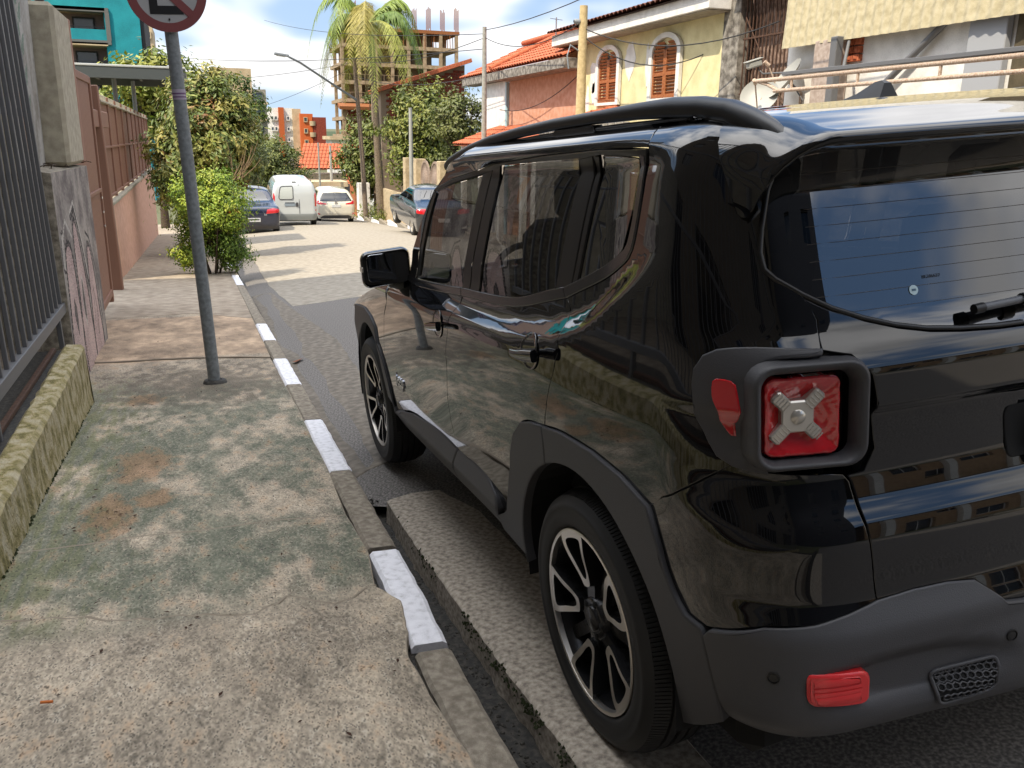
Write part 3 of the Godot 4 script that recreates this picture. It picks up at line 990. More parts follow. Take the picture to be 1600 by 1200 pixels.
	var bn := svn(bu, 0.588)
	bd.transform = Transform3D(Basis(Vector3(0, 1, 0).cross(bn).normalized(), Vector3(0, 1, 0), bn), sv(bu, 0.588) + bn * 0.003)
	# ---- mirrors
	for side in 2:
		build_mirror(suv, side == 1, paint, satin, chrome)
	# ---- hood, windscreen, nose, floor, inner dark shell
	mb = MB.new()
	var hood := func(x: float, y: float) -> Vector3:
		var e := smoothstep(0.0, 0.9, absf(y) / 0.9)
		return L(x, -y, 1.085 - 0.17 * (x - 1.9) - 0.05 * pow(absf(y) / 0.86, 4))
	panel(mb, PackedVector2Array([Vector2(1.80, -.855), Vector2(2.20, -.875), Vector2(2.75, -.868), Vector2(2.98, -.845), Vector2(3.14, -.6), Vector2(3.18, 0), Vector2(3.14, .6), Vector2(2.98, .845), Vector2(2.75, .868), Vector2(2.20, .875), Vector2(1.80, .855)]), 0.0, 0.004, 0.02, 0.05, hood, -1.0)
	part("hood", mb, paint, suv)
	mb = MB.new()
	var ws := func(x: float, y: float) -> Vector3:
		return L(lerpf(1.98, 1.24, y) - 0.10 * x * x / 0.6, -x * lerpf(0.83, 0.66, y) / 0.83, lerpf(1.045, 1.585, y))
	panel(mb, PackedVector2Array([Vector2(-.83, 0), Vector2(.83, 0), Vector2(.83, 1), Vector2(-.83, 1)]), 0.0, 0.002, 0.006, 0.08, ws, -1.0)
	var wsm := mat("windscreen_glass", Color(0.02, 0.025, 0.025, 0.12), 0.0)
	wsm.transparency = BaseMaterial3D.TRANSPARENCY_ALPHA
	part("windscreen", mb, wsm, suv)
	mb = MB.new()
	var nose := func(x: float, y: float) -> Vector3:
		return L(3.22 - 0.26 * pow(absf(x) / 0.82, 4) - 0.02 * pow((y - 0.6) / 0.4, 2), -x, y)
	panel(mb, PackedVector2Array([Vector2(-.80, .30), Vector2(.80, .30), Vector2(.80, .83), Vector2(-.80, .83)]), 0.0, 0.01, 0.05, 0.06, nose, -1.0)
	var nosep := part("front_bumper", mb, paint, suv)
	mb = MB.new()
	for k in 7: mb.box(L(3.225, (k - 3) * 0.085, .80), Vector3(.035, .14, .03), .008)
	part("grille", mb, trim, nosep)
	for s in [-1.0, 1.0]:
		mb = MB.new(); mb.lathe(L(3.16, s * .56, .80), L(1, 0, 0), [Vector2(.10, 0), Vector2(.10, .03), Vector2(.088, .035), Vector2(.06, .045), Vector2(0, .05)], 28)
		part("headlight", mb, clear, nosep)
	mb = MB.new()
	mb.box(L(1.25, 0, .42), Vector3(1.64, .26, 3.7), .04)
	part("underbody", mb, dark, suv)
	mb = MB.new()
	# inner walls seen through the seams and the wheel openings
	for sgn in [-1.0, 1.0]:
		mb.box(L(.92, sgn * .81, .74), Vector3(.07, .60, .92), .01)
		mb.box(L(2.0, sgn * .80, .72), Vector3(.07, .56, .22), .01)
		mb.box(L(-.44, sgn * .64, .72), Vector3(.14, .46, .14), .01)
		mb.box(L(.05, sgn * .78, .98), Vector3(.05, .20, .9), .01)
		mb.box(L(2.25, sgn * .79, .86), Vector3(.05, .14, .5), .01)
	mb.box(L(-.60, 0, .78), Vector3(1.22, .66, .10), .01)
	mb.box(L(.9, 0, .62), Vector3(1.5, .12, 2.6), .01)
	part("inner_shell", mb, dark, suv)
	# wheel wells
	for wa in [0.0, 2.57]:
		var pr := []
		for k in 25:
			var an := deg_to_rad(lerpf(-8, 188, k / 24.0))
			pr.append(Vector2(cos(an), sin(an)))
		for sgn in [-1.0, 1.0]:
			mb = MB.new()
			for k in 24:
				var e0: Vector2 = pr[k]
				var e1: Vector2 = pr[k + 1]
				var A := L(wa + e0.x * .43, sgn * .885, .345 + e0.y * .43)
				var B := L(wa + e1.x * .43, sgn * .885, .345 + e1.y * .43)
				var C := L(wa + e1.x * .45, sgn * .52, .345 + e1.y * .45)
				var D := L(wa + e0.x * .45, sgn * .52, .345 + e0.y * .45)
				mb.quad(A, B, C, D, L(-e0.x, 0, -e0.y))
				mb.flat(D, C, L(wa, sgn * .52, .345), L(0, sgn, 0))
			part("wheel_well", mb, dark, suv)
	# seats
	var cloth := mat("seat_cloth", lin(.03, .03, .032), 0.9)
	for st in [[1.05, .38], [1.05, -.38], [.12, .40], [.12, -.40]]:
		mb = MB.new()
		mb.box(L(st[0] + .22, st[1], .72), Vector3(.5, .16, .5), .05)
		mb.box(L(st[0] - .06, st[1], 1.02), Vector3(.48, .62, .14), .05, Basis(Vector3(1, 0, 0), 0.18))
		part("seat", mb, cloth, suv)
		mb = MB.new()
		mb.box(L(st[0] - .14, st[1], 1.40), Vector3(.26, .17, .09), .035, Basis(Vector3(1, 0, 0), 0.12))
		part("headrest", mb, cloth, suv)
	mb = MB.new(); mb.box(L(1.72, 0, 1.0), Vector3(1.5, .12, .35), .04)
	part("dashboard", mb, dark, suv)
	mb = MB.new()
	var wheel_ring := []
	for k in 25: wheel_ring.append(L(1.48, .38, 1.02) + Basis(Vector3(1, 0, 0), -0.4) * Vector3(cos(TAU * k / 24) * .18, sin(TAU * k / 24) * .18, 0))
	mb.tube(wheel_ring, [0.014], 8, false)
	part("steering_wheel", mb, dark, suv)
	# ---- plate in its recess, wiper, stickers
	mb = MB.new()
	var rec := func(x: float, y: float) -> Vector3: return sv(x, y)
	panel(mb, round_corners(PackedVector2Array([Vector2(0.0, .895), Vector2(.222, .895), Vector2(.236, .99), Vector2(.232, 1.004), Vector2(0, 1.01)]), 0.012), 0.003, 0.002, 0.004, 0.03)
	mb.add(mirror(mb))
	var pr_ := part("plate_recess", mb, dark, tailgate)
	mb = MB.new(); mb.box(L(-.725, 0, .94), Vector3(.47, .115, .004), .0015, Basis(Vector3(1, 0, 0), 0.05))
	part("number_plate", mb, mat("plate_white", Color(.82, .83, .84), 0.4), tailgate)
	mb = MB.new(); mb.box(L(-.7282, 0, .984), Vector3(.45, .024, .002), .0005, Basis(Vector3(1, 0, 0), 0.05))
	part("plate_band", mb, mat("plate_blue", Color(.03, .08, .42), 0.4), tailgate)
	mb = MB.new()
	var w0 := sv(.285, 1.196)
	var wn := svn(.285, 1.196)
	var w1 := sv(.10, 1.204)
	mb.tube([w0 + wn * .020, sv(.24, 1.198) + wn * .022, sv(.18, 1.201) + wn * .026, w1 + wn * .03, sv(0.0, 1.20) + wn * .03], [0.0075], 10)
	part("wiper_arm", mb, mat("wiper_grey", Color(.42, .43, .45), 0.4), rwin)
	mb = MB.new(); mb.tube([sv(.302, 1.195) + wn * .019, w0 + wn * .020], [0.0095], 10)
	part("wiper_tip", mb, satin, rwin)
	mb = MB.new(); mb.tube([sv(.215, 1.199) + wn * .024, sv(.19, 1.2005) + wn * .026], [0.0115], 10)
	part("wiper_clip", mb, satin, rwin)
	mb = MB.new()
	var so := sv(.375, 1.249)
	var sn := svn(.375, 1.249)
	mb.lathe(so - sn * .0055, sn, [Vector2(.0095, 0), Vector2(.0095, .0012), Vector2(0, .0012)], 20, true)
	part("round_sticker", mb, mat("sticker_white", Color(.75, .85, .88), 0.5), rwin)
	mb = MB.new()
	mb.box(so - sn * .0042, Vector3(.009, .004, .0006), 0.0, Basis(Vector3.UP.cross(sn).normalized(), sn.cross(Vector3.UP.cross(sn).normalized()), sn))
	part("sticker_emblem", mb, mat("sticker_blue", Color(.2, .35, .45), 0.5), rwin)
	var vin := TextMesh.new()
	vin.text = "KK246637"
	vin.font = SystemFont.new()
	vin.font.font_names = PackedStringArray(["Droid Sans Mono"])
	vin.font_size = 24
	vin.pixel_size = 0.00036
	vin.depth = 0.0004
	var vn := part("etched_number", vin, mat("etching", Color(.10, .10, .11), 0.6), rwin)
	var ve := svn(.34, 1.27)
	vn.transform = Transform3D(Basis(Vector3.UP.cross(ve).normalized(), ve.cross(Vector3.UP.cross(ve).normalized()), ve), sv(.34, 1.270) - ve * .005)
	mb = MB.new()
	for k in 9:
		var v := 1.225 + k * 0.031
		var ln := []
		for j in 12: ln.append(sv(j / 11.0 * 0.53, v) - svn(j / 11.0 * 0.53, v) * .0058)
		mb.tube(ln, [0.0006], 3, false)
	mb.add(mirror(mb))
	part("heating_wires", mb, mat("wire_brown", Color(.30, .27, .24), 0.5), rwin)
	# ---- wheels
	var wl := build_wheel(suv, rubber, painted_rim, machined, dark, chrome)
	wl.position = L(0, .895, .345)
	wl.rotation.x = -0.35
	for w in [[2.57, .895, 0.0, 0.55], [0.0, -.895, PI, 0.2], [2.57, -.895, PI, -0.4]]:
		var c := copy(wl, suv) as Node3D
		c.position = L(w[0], w[1], .345)
		c.rotation = Vector3(w[3], 0, 0) if w[2] == 0.0 else Vector3(w[3], PI, 0)

func sill(u: float, v: float) -> Vector3:
	var p := sv(u, v)
	# a flat top face leaning in, a crease, then a face tucked under
	var crease := 0.435
	var d := 0.0
	if v > crease: d = -0.020 * (v - crease) / 0.06
	else: d = -0.035 * (crease - v) / 0.09
	return p + Vector3(-1, 0, 0) * (0.012 + d)

func bump_s(u: float, v: float) -> Vector3:
	var p := sv(u, v)
	var e := 0.006
	var n := (sv(u, v + e) - sv(u, v - e)).cross(sv(u + e, v) - sv(u - e, v)).normalized()
	var d := 0.0
	# rounded upper shelf
	d += -0.02 * smoothstep(0.62, 0.70, v) * 0.5
	# hollow running inboard from the fog lamp
	var x := (u - 0.425) / 0.165
	var y := (v - 0.525) / 0.052
	var q := x * x + y * y
	d -= 0.020 * (1.0 - smoothstep(0.35, 1.5, q))
	# raised pad round the vent and plate of the middle
	var q2 := pow((u - 0.10) / 0.26, 2.0) + pow((v - 0.49) / 0.095, 2.0)
	d += 0.010 * (1.0 - smoothstep(0.3, 1.9, q2))
	# tuck under at the bottom
	d -= 0.05 * pow(clampf((0.47 - v) / 0.09, 0, 1), 2.0)
	return p + n * d

func bump_n(c: Vector2) -> Vector3:
	return (bump_s(c.x, c.y + .01) - bump_s(c.x, c.y - .01)).cross(bump_s(c.x + .01, c.y) - bump_s(c.x - .01, c.y)).normalized()

func bump_plain(u: float, v: float) -> Vector3:
	return sv(u, v)

func bump_fine(u: float, v: float) -> Vector3:
	return bump_plain(u, v) + Vector3(0, 0, 0.0016 * sin(v * 520.0))

func rrect(w: float, h: float, r: float, k: int) -> PackedVector2Array:
	var o := PackedVector2Array()
	for c in [[w - r, h - r, 0.0], [-w + r, h - r, 90.0], [-w + r, -h + r, 180.0], [w - r, -h + r, 270.0]]:
		for j in k + 1:
			var an := deg_to_rad(c[2] + 90.0 * j / k)
			o.append(Vector2(c[0] + r * cos(an), c[1] + r * sin(an)))
	return o

func build_lamp(suv: Node, flip: bool, trim: Material, satin: Material, red: Material, clear: Material, dark: Material):
	var e1 := L(-.316, -.949, 0).normalized()
	var e2 := Vector3(0, 1, 0)
	var nn := L(-.949, .316, 0).normalized()
	var o := L(-.650, .738, 1.048)
	var K := 6
	# loops from the body out to the rim and in to the lens: half width, half height, radius, depth, shift x, shift y
	var loops := [[.118, .110, .05, -.055, .012, .002], [.112, .106, .045, -.01, .012, .003], [.106, .101, .040, .016, .012, .004], [.102, .097, .036, .023, .012, .005], [.098, .093, .034, .024, .012, .005], [.091, .087, .030, .020, .010, .003], [.086, .082, .028, .004, .008, .001], [.084, .080, .026, -.012, .007, .0]]
	var mb := MB.new()
	var rows := []
	for l in loops:
		var row := []
		for p in rrect(l[0], l[1], l[2], K):
			row.append(o + e1 * (p.x + l[4]) + e2 * (p.y + l[5]) + nn * l[3])
		rows.append(row)
	var m: int = rows[0].size()
	var nor := []
	for i in rows.size():
		var nr := []
		for j in m:
			var du: Vector3 = rows[i][(j + 1) % m] - rows[i][(j + m - 1) % m]
			var dv: Vector3 = rows[mini(i + 1, rows.size() - 1)][j] - rows[maxi(i - 1, 0)][j]
			var n := du.cross(dv).normalized()
			nr.append(n)
		nor.append(nr)
	# the rim faces out where it leaves the body
	var c0: Vector3 = rows[3][0] - o
	if nor[3][0].dot(nn) < 0:
		for i in rows.size():
			for j in m: nor[i][j] = -nor[i][j]
	for i in rows.size() - 1:
		for j in m:
			var k := (j + 1) % m
			mb.q(mb.p(rows[i][j], nor[i][j]), mb.p(rows[i][k], nor[i][k]), mb.p(rows[i + 1][k], nor[i + 1][k]), mb.p(rows[i + 1][j], nor[i + 1][j]))
	var node := empty("tail_lamp", suv)
	var put := func(called: String, b: MB, mt: Material): return part(called, mirror(b) if flip else b, mt, node)
	put.call("lamp_frame", mb, trim)
	mb = MB.new(); panel(mb, soften(uvs(UV_TAIL_TRIM), 0.02), 0.010, 0.004, 0.02, 0.02)
	put.call("lamp_surround", mb, trim)
	mb = MB.new(); panel(mb, soften(uvs(UV_REFLECTOR), 0.012), 0.014, 0.003, 0.02, 0.012)
	put.call("side_reflector", mb, red)
	# lens: a slightly domed square with steps cut as concentric facets
	mb = MB.new()
	var lens := func(x: float, y: float) -> Vector3:
		var rr := sqrt(x * x + y * y)
		var an := atan2(y, x)
		var st := 0.0018 * absf(fposmod(rr * 62.0 + 0.30 * sin(an * 4.0), 1.0) - 0.5) + 0.0010 * absf(fposmod(an * 6.0, 1.0) - 0.5)
		var bowl := -0.030 * (1.0 - smoothstep(0.02, 0.075, maxf(absf(x), absf(y))))
		return o + e1 * (x + .001) + e2 * (y + .0) + nn * (st + bowl * 0.6 + 0.004)
	panel(mb, rrect(.068, .074, .018, 5), 0.0, 0.004, 0.02, 0.0028, lens)
	put.call("lens", mb, red)
	mb = MB.new()
	mb.prism(rrect(.083, .080, .02, 4), o + e1 * .007, e1, e2, nn, -.05, -.036)
	put.call("lamp_back", mb, dark)
	# the clear cross
	mb = MB.new()
	var cr := PackedVector2Array()
	for k in 4:
		var an := PI * 0.25 + k * PI * 0.5
		var d := Vector2(cos(an), sin(an))
		var s := Vector2(-d.y, d.x)
		var ln: float = [.062, .060, .064, .056][k]
		cr.append(d * .030 - s * .0125 + d * 0.0)
		cr.append(d * (ln - .004) - s * .0125); cr.append(d * ln - s * .007); cr.append(d * ln + s * .007); cr.append(d * (ln - .004) + s * .0125)
		cr.append(d * .030 + s * .0125)
	mb.prism(cr, o + e1 * -.010 + e2 * .003, e1, e2, nn, -.012, .010, .003)
	var cross: Node = put.call("clear_cross", mb, clear)
	mb = MB.new()
	for k in 4:
		mb = MB.new()
		var an := PI * 0.25 + k * PI * 0.5
		var d := Vector2(cos(an), sin(an))
		for j in 5:
			var c := d * (.028 + j * .007)
			mb.box(o + e1 * (-.010 + c.x) + e2 * (.003 + c.y) + nn * .0105, Vector3(.0022, .017, .003), .0008, Basis(e1, e2, nn) * Basis(Vector3(0, 0, 1), an))
		put.call("cross_ribs", mb, clear)
	mb = MB.new(); mb.lathe(o + e1 * -.010 + e2 * .003 + nn * .010, nn, [Vector2(.014, 0), Vector2(.013, .002), Vector2(0, .003)], 18)
	put.call("cross_centre", mb, clear)

func build_mirror(suv: Node, flip: bool, paint: Material, satin: Material, chrome: Material):
	var node := empty("door_mirror", suv)
	var put := func(called: String, b: MB, mt: Material): return part(called, mirror(b) if flip else b, mt, node)
	# shell: rings from the glass edge forward to the nose
	var o := L(1.78, .930, 1.128)
	var e1 := L(-.06, -1, 0).normalized()
	var e2 := Vector3(0, 1, 0)
	var nn := L(-1, .06, 0).normalized()
	var loops := [[.100, .070, .028, .0], [.106, .077, .034, -.012], [.106, .078, .036, -.035], [.100, .072, .036, -.075], [.082, .056, .034, -.110], [.045, .030, .02, -.130], [.003, .002, .001, -.134]]
	var mb := MB.new()
	var rows := []
	for l in loops:
		var row := []
		for p in rrect(l[0], l[1], l[2], 5):
			row.append(o + e1 * p.x + e2 * (p.y + 0.05 * p.x) + nn * l[3])
		rows.append(row)
	var m: int = rows[0].size()
	for i in rows.size() - 1:
		for j in m:
			var k := (j + 1) % m
			var f := func(ii: int, jj: int) -> int:
				var du: Vector3 = rows[ii][(jj + 1) % m] - rows[ii][(jj + m - 1) % m]
				var dv: Vector3 = rows[mini(ii + 1, rows.size() - 1)][jj] - rows[maxi(ii - 1, 0)][jj]
				var n := du.cross(dv).normalized()
				if n.dot(rows[ii][jj] - (o - nn * 0.05)) < 0: n = -n
				return mb.p(rows[ii][jj], n)
			mb.q(f.call(i, j), f.call(i, k), f.call(i + 1, k), f.call(i + 1, j))
	put.call("mirror_shell", mb, paint)
	mb = MB.new(); mb.prism(rrect(.097, .068, .026, 5), o, e1, e2, nn, -.03, -.010, 0.0)
	put.call("mirror_back", mb, satin)
	mb = MB.new(); var n2 := (nn + e1 * 0.20).normalized()
	var f1 := (e1 - n2 * e1.dot(n2)).normalized()
	mb.prism(rrect(.086, .058, .022, 5), o + e2 * .004, f1, e2, n2, -.012, -.002, .001)
	put.call("mirror_glass", mb, mat("mirror_silver", Color(.80, .82, .85), 0.02, 1.0))
	mb = MB.new()
	mb.tube([L(1.86, .90, 1.062), L(1.84, .87, 1.055), L(1.82, .84, 1.05)], [0.030, 0.034, 0.04], 12)
	put.call("mirror_arm", mb, satin)
	mb = MB.new(); mb.box(L(1.80, 1.034, 1.13), Vector3(.006, .022, .05), .002)
	put.call("turn_signal", mb, mats["clear_lens"])

func build_wheel(suv: Node, rubber: Material, rimp: Material, mach: Material, dark: Material, chrome: Material) -> Node3D:
	var w := empty("wheel", suv)
	var X := Vector3(-1, 0, 0)
	# tyre: profile across the width, outer face at 0
	var prof := [Vector2(.246, -.020), Vector2(.252, -.004), Vector2(.262, .002), Vector2(.285, .004), Vector2(.300, .003), Vector2(.302, .0045), Vector2(.312, .0035), Vector2(.314, .001), Vector2(.326, -.006), Vector2(.334, -.013)]
	var mb := MB.new()
	mb.lathe(Vector3.ZERO, X, prof, 96)
	mb.lathe(Vector3.ZERO, X, [Vector2(.334, -.190), Vector2(.326, -.198), Vector2(.30, -.207), Vector2(.246, -.19)], 48)
	# tread: shoulder blocks all round, then ribs with grooves between
	var seg := 192
	for k in seg:
		var a0 := TAU * k / seg
		var a1 := TAU * (k + 0.74) / seg
		var a2 := TAU * (k + 1) / seg
		var P := func(an: float, r: float, x: float) -> Vector3: return Vector3(-x, sin(an) * r, cos(an) * r)
		for sh in [[-.013, -.050, .334, .3475], [-.190, -.153, .334, .3475]]:
			var n := Vector3(0, sin(a0), cos(a0))
			mb.quad(P.call(a0, sh[2], sh[0]), P.call(a1, sh[2], sh[0]), P.call(a1, sh[3], sh[1]), P.call(a0, sh[3], sh[1]), n)
			mb.quad(P.call(a1, sh[2] - .004, sh[0]), P.call(a2, sh[2] - .004, sh[0]), P.call(a2, sh[3] - .005, sh[1]), P.call(a1, sh[3] - .005, sh[1]), n)
			mb.quad(P.call(a1, sh[2], sh[0]), P.call(a1, sh[2] - .004, sh[0]), P.call(a1, sh[3] - .005, sh[1]), P.call(a1, sh[3], sh[1]), Vector3(0, cos(a1), -sin(a1)))
			mb.quad(P.call(a0, sh[2], sh[0]), P.call(a0, sh[2] - .004, sh[0]), P.call(a0, sh[3] - .005, sh[1]), P.call(a0, sh[3], sh[1]), -Vector3(0, cos(a1), -sin(a1)))
	var ribs := [Vector2(.3475, -.050), Vector2(.340, -.051), Vector2(.340, -.058), Vector2(.3485, -.059), Vector2(.3495, -.081), Vector2(.341, -.082), Vector2(.341, -.091), Vector2(.3500, -.092), Vector2(.3500, -.112), Vector2(.341, -.113), Vector2(.341, -.121), Vector2(.3495, -.122), Vector2(.3485, -.144), Vector2(.340, -.145), Vector2(.340, -.152), Vector2(.3475, -.153)]
	mb.lathe(Vector3.ZERO, X, ribs, 96, true)
	part("tyre", mb, rubber, w)
	# rim barrel and its machined lip
	mb = MB.new()
	mb.lathe(Vector3.ZERO, X, [Vector2(.236, -.018), Vector2(.228, -.030), Vector2(.222, -.055), Vector2(.215, -.10), Vector2(.21, -.17)], 64)
	mb.lathe(Vector3.ZERO, X, [Vector2(.0, -.10), Vector2(.215, -.115)], 48)
	mb.lathe(Vector3.ZERO, X, [Vector2(.062, -.06), Vector2(.058, -.026), Vector2(.052, -.020), Vector2(.036, -.022), Vector2(.034, -.017), Vector2(.030, -.014), Vector2(0, -.012)], 40)
	# arms
	for k in 10:
		var an := TAU * k / 10.0
		var wide := 0.017 if k % 2 == 0 else 0.019
		var d := Vector3(0, cos(an), sin(an))
		var s := Vector3(0, -sin(an), cos(an))
		for part_ in [[.045, .235, wide]]:
			var st := 7
			for i in st:
				var r0 := lerpf(part_[0], part_[1], float(i) / st)
				var r1 := lerpf(part_[0], part_[1], float(i + 1) / st)
				var x0 := -.026 - .012 * sin(PI * float(i) / st) - (.012 if k % 2 else 0.0)
				var x1 := -.026 - .012 * sin(PI * float(i + 1) / st) - (.012 if k % 2 else 0.0)
				var w0 := wide * (0.8 + 0.5 * float(i) / st) if k % 2 == 0 else wide * (1.1 - 0.2 * float(i) / st)
				var w1 := wide * (0.8 + 0.5 * float(i + 1) / st) if k % 2 == 0 else wide * (1.1 - 0.2 * float(i + 1) / st)
				if k % 2 == 0:
					# twin legs of the open spoke
					for sg in [-1.0, 1.0]:
						var o0 := 0.010 + 0.046 * smoothstep(.085, .22, r0)
						var o1 := 0.010 + 0.046 * smoothstep(.085, .22, r1)
						var hw := 0.0125
						_bar(mb, d * r0 + s * sg * o0 - X * -x0, d * r1 + s * sg * o1 - X * -x1, s, X, hw, .030)
				else:
					_bar(mb, d * r0 - X * -x0, d * r1 - X * -x1, s, X, w0, .028)
	part("rim", mb, rimp, w)
	mb = MB.new()
	mb.lathe(Vector3.ZERO, X, [Vector2(.2475, -.012), Vector2(.2465, -.003), Vector2(.243, -.0015), Vector2(.236, -.003), Vector2(.2345, -.018)], 80)
	part("machined_lip", mb, mach, w)
	for k in 5:
		mb = MB.new()
		var an := TAU * 2 * k / 10.0
		var outer := PackedVector2Array()
		var inner := PackedVector2Array()
		# an open U: narrow and round at the inner end, spreading to the lip
		var pts_o := [Vector2(-.017, .088), Vector2(.017, .088), Vector2(.026, .105), Vector2(.050, .165), Vector2(.066, .205), Vector2(.070, .2275), Vector2(.035, .2345), Vector2(0, .2365), Vector2(-.035, .2345), Vector2(-.070, .2275), Vector2(-.066, .205), Vector2(-.050, .165), Vector2(-.026, .105)]
		var pts_i := [Vector2(-.010, .110), Vector2(.010, .110), Vector2(.030, .160), Vector2(.047, .205), Vector2(.042, .216), Vector2(0, .221), Vector2(-.042, .216), Vector2(-.047, .205), Vector2(-.030, .160)]
		# built as a ring of quads between the two outlines
		var N := 64
		var oo := resample(PackedVector2Array(pts_o), N)
		var ii := resample(PackedVector2Array(pts_i), N)
		var T := func(p: Vector2, x: float) -> Vector3:
			return Vector3(-x, p.y * cos(an) - p.x * sin(an), p.y * sin(an) + p.x * cos(an))
		var face := func(p: Vector2) -> float: return -.004 - .018 * smoothstep(.215, .085, p.length())
		for j in N:
			var j2 := (j + 1) % N
			mb.quad(T.call(oo[j], face.call(oo[j])), T.call(oo[j2], face.call(oo[j2])), T.call(ii[j2], face.call(ii[j2]) - .001), T.call(ii[j], face.call(ii[j]) - .001), X)
		part("spoke_face", mb, mach, w)
	for k in 5:
		mb = MB.new()
		var an := TAU * (2 * k) / 10.0
		var pts_o := [Vector2(-.017, .088), Vector2(.017, .088), Vector2(.026, .105), Vector2(.050, .165), Vector2(.066, .205), Vector2(.070, .2275), Vector2(.035, .2345), Vector2(0, .2365), Vector2(-.035, .2345), Vector2(-.070, .2275), Vector2(-.066, .205), Vector2(-.050, .165), Vector2(-.026, .105)]
		var pts_i := [Vector2(-.010, .110), Vector2(.010, .110), Vector2(.030, .160), Vector2(.047, .205), Vector2(.042, .216), Vector2(0, .221), Vector2(-.042, .216), Vector2(-.047, .205), Vector2(-.030, .160)]
		var T := func(p: Vector2, x: float) -> Vector3:
			return Vector3(-x, p.y * cos(an) - p.x * sin(an), p.y * sin(an) + p.x * cos(an))
		var face := func(p: Vector2) -> float: return -.004 - .018 * smoothstep(.215, .085, p.length())
		for pair in [[resample(PackedVector2Array(pts_o), 64), 1.0], [resample(PackedVector2Array(pts_i), 64), -1.0]]:
			var pp: PackedVector2Array = pair[0]
			var cen := Vector2(0, .165)
			for j in 64:
				var j2 := (j + 1) % 64
				var nrm: Vector3 = T.call((pp[j] - cen) * pair[1], 0.0)
				mb.quad(T.call(pp[j], face.call(pp[j]) - (.001 if pair[1] < 0 else 0.0)), T.call(pp[j2], face.call(pp[j2]) - (.001 if pair[1] < 0 else 0.0)), T.call(pp[j2], -.06), T.call(pp[j], -.06), nrm)
		part("spoke_sides", mb, rimp, w)
	for k in 5:
		mb = MB.new()
		var an := TAU * (k + 0.5) / 5.0
		mb.lathe(Vector3(.030, cos(an) * .048, sin(an) * .048), X, [Vector2(.011, 0), Vector2(.011, .008), Vector2(.008, .012), Vector2(0, .012)], 6)
		part("wheel_bolt", mb, dark, w)
	return w

func resample(p: PackedVector2Array, N: int) -> PackedVector2Array:
	var m := p.size()
	var sm := soften(p, 0.004, 0.2)
	var L_ := 0.0
	for i in sm.size(): L_ += sm[i].distance_to(sm[(i + 1) % sm.size()])
	var out := PackedVector2Array()
	var i := 0
	var acc := 0.0
	for k in N:
		var want := L_ * k / N
		while acc + sm[i % sm.size()].distance_to(sm[(i + 1) % sm.size()]) < want:
			acc += sm[i % sm.size()].distance_to(sm[(i + 1) % sm.size()])
			i += 1
		var d := sm[i % sm.size()].distance_to(sm[(i + 1) % sm.size()])
		out.append(sm[i % sm.size()].lerp(sm[(i + 1) % sm.size()], (want - acc) / maxf(d, 1e-6)))
	return out

func _bar(mb: MB, a: Vector3, b: Vector3, s: Vector3, x: Vector3, hw: float, deep: float):
	mb.quad(a - s * hw, b - s * hw, b + s * hw, a + s * hw, x)
	mb.quad(a - s * hw, b - s * hw, b - s * hw * 1.1 - x * deep, a - s * hw * 1.1 - x * deep, -s)
	mb.quad(a + s * hw, b + s * hw, b + s * hw * 1.1 - x * deep, a + s * hw * 1.1 - x * deep, s)
const SL := 0.058
func gy(z: float, h := 0.0) -> float:
	return h + SL * maxf(z, -72.0)

func road_h(x: float) -> float:
	return hermite([.55, .75, .95, 1.8, 2.7, 3.8, 5.4, 7.0, 7.7], [-.02, .035, .05, .12, .175, .205, .17, .09, .05], x)

func kx(z: float) -> float:
	return .62 + (clampf(z, -30, 0) + 2.5) * .0117

func jag(pts: Array, amp: float, step: float) -> PackedVector2Array:
	var o := PackedVector2Array()
	for i in pts.size() - 1:
		var a: Vector2 = pts[i]
		var b: Vector2 = pts[i + 1]
		var k := maxi(1, int(a.distance_to(b) / step))
		for j in k:
			var p := a.lerp(b, float(j) / k)
			if not (i == 0 and j == 0): p += Vector2(rng.randf_range(-.3, .3), rng.randf_range(-1, 1)) * amp
			o.append(p)
	o.append(pts[pts.size() - 1])
	return o

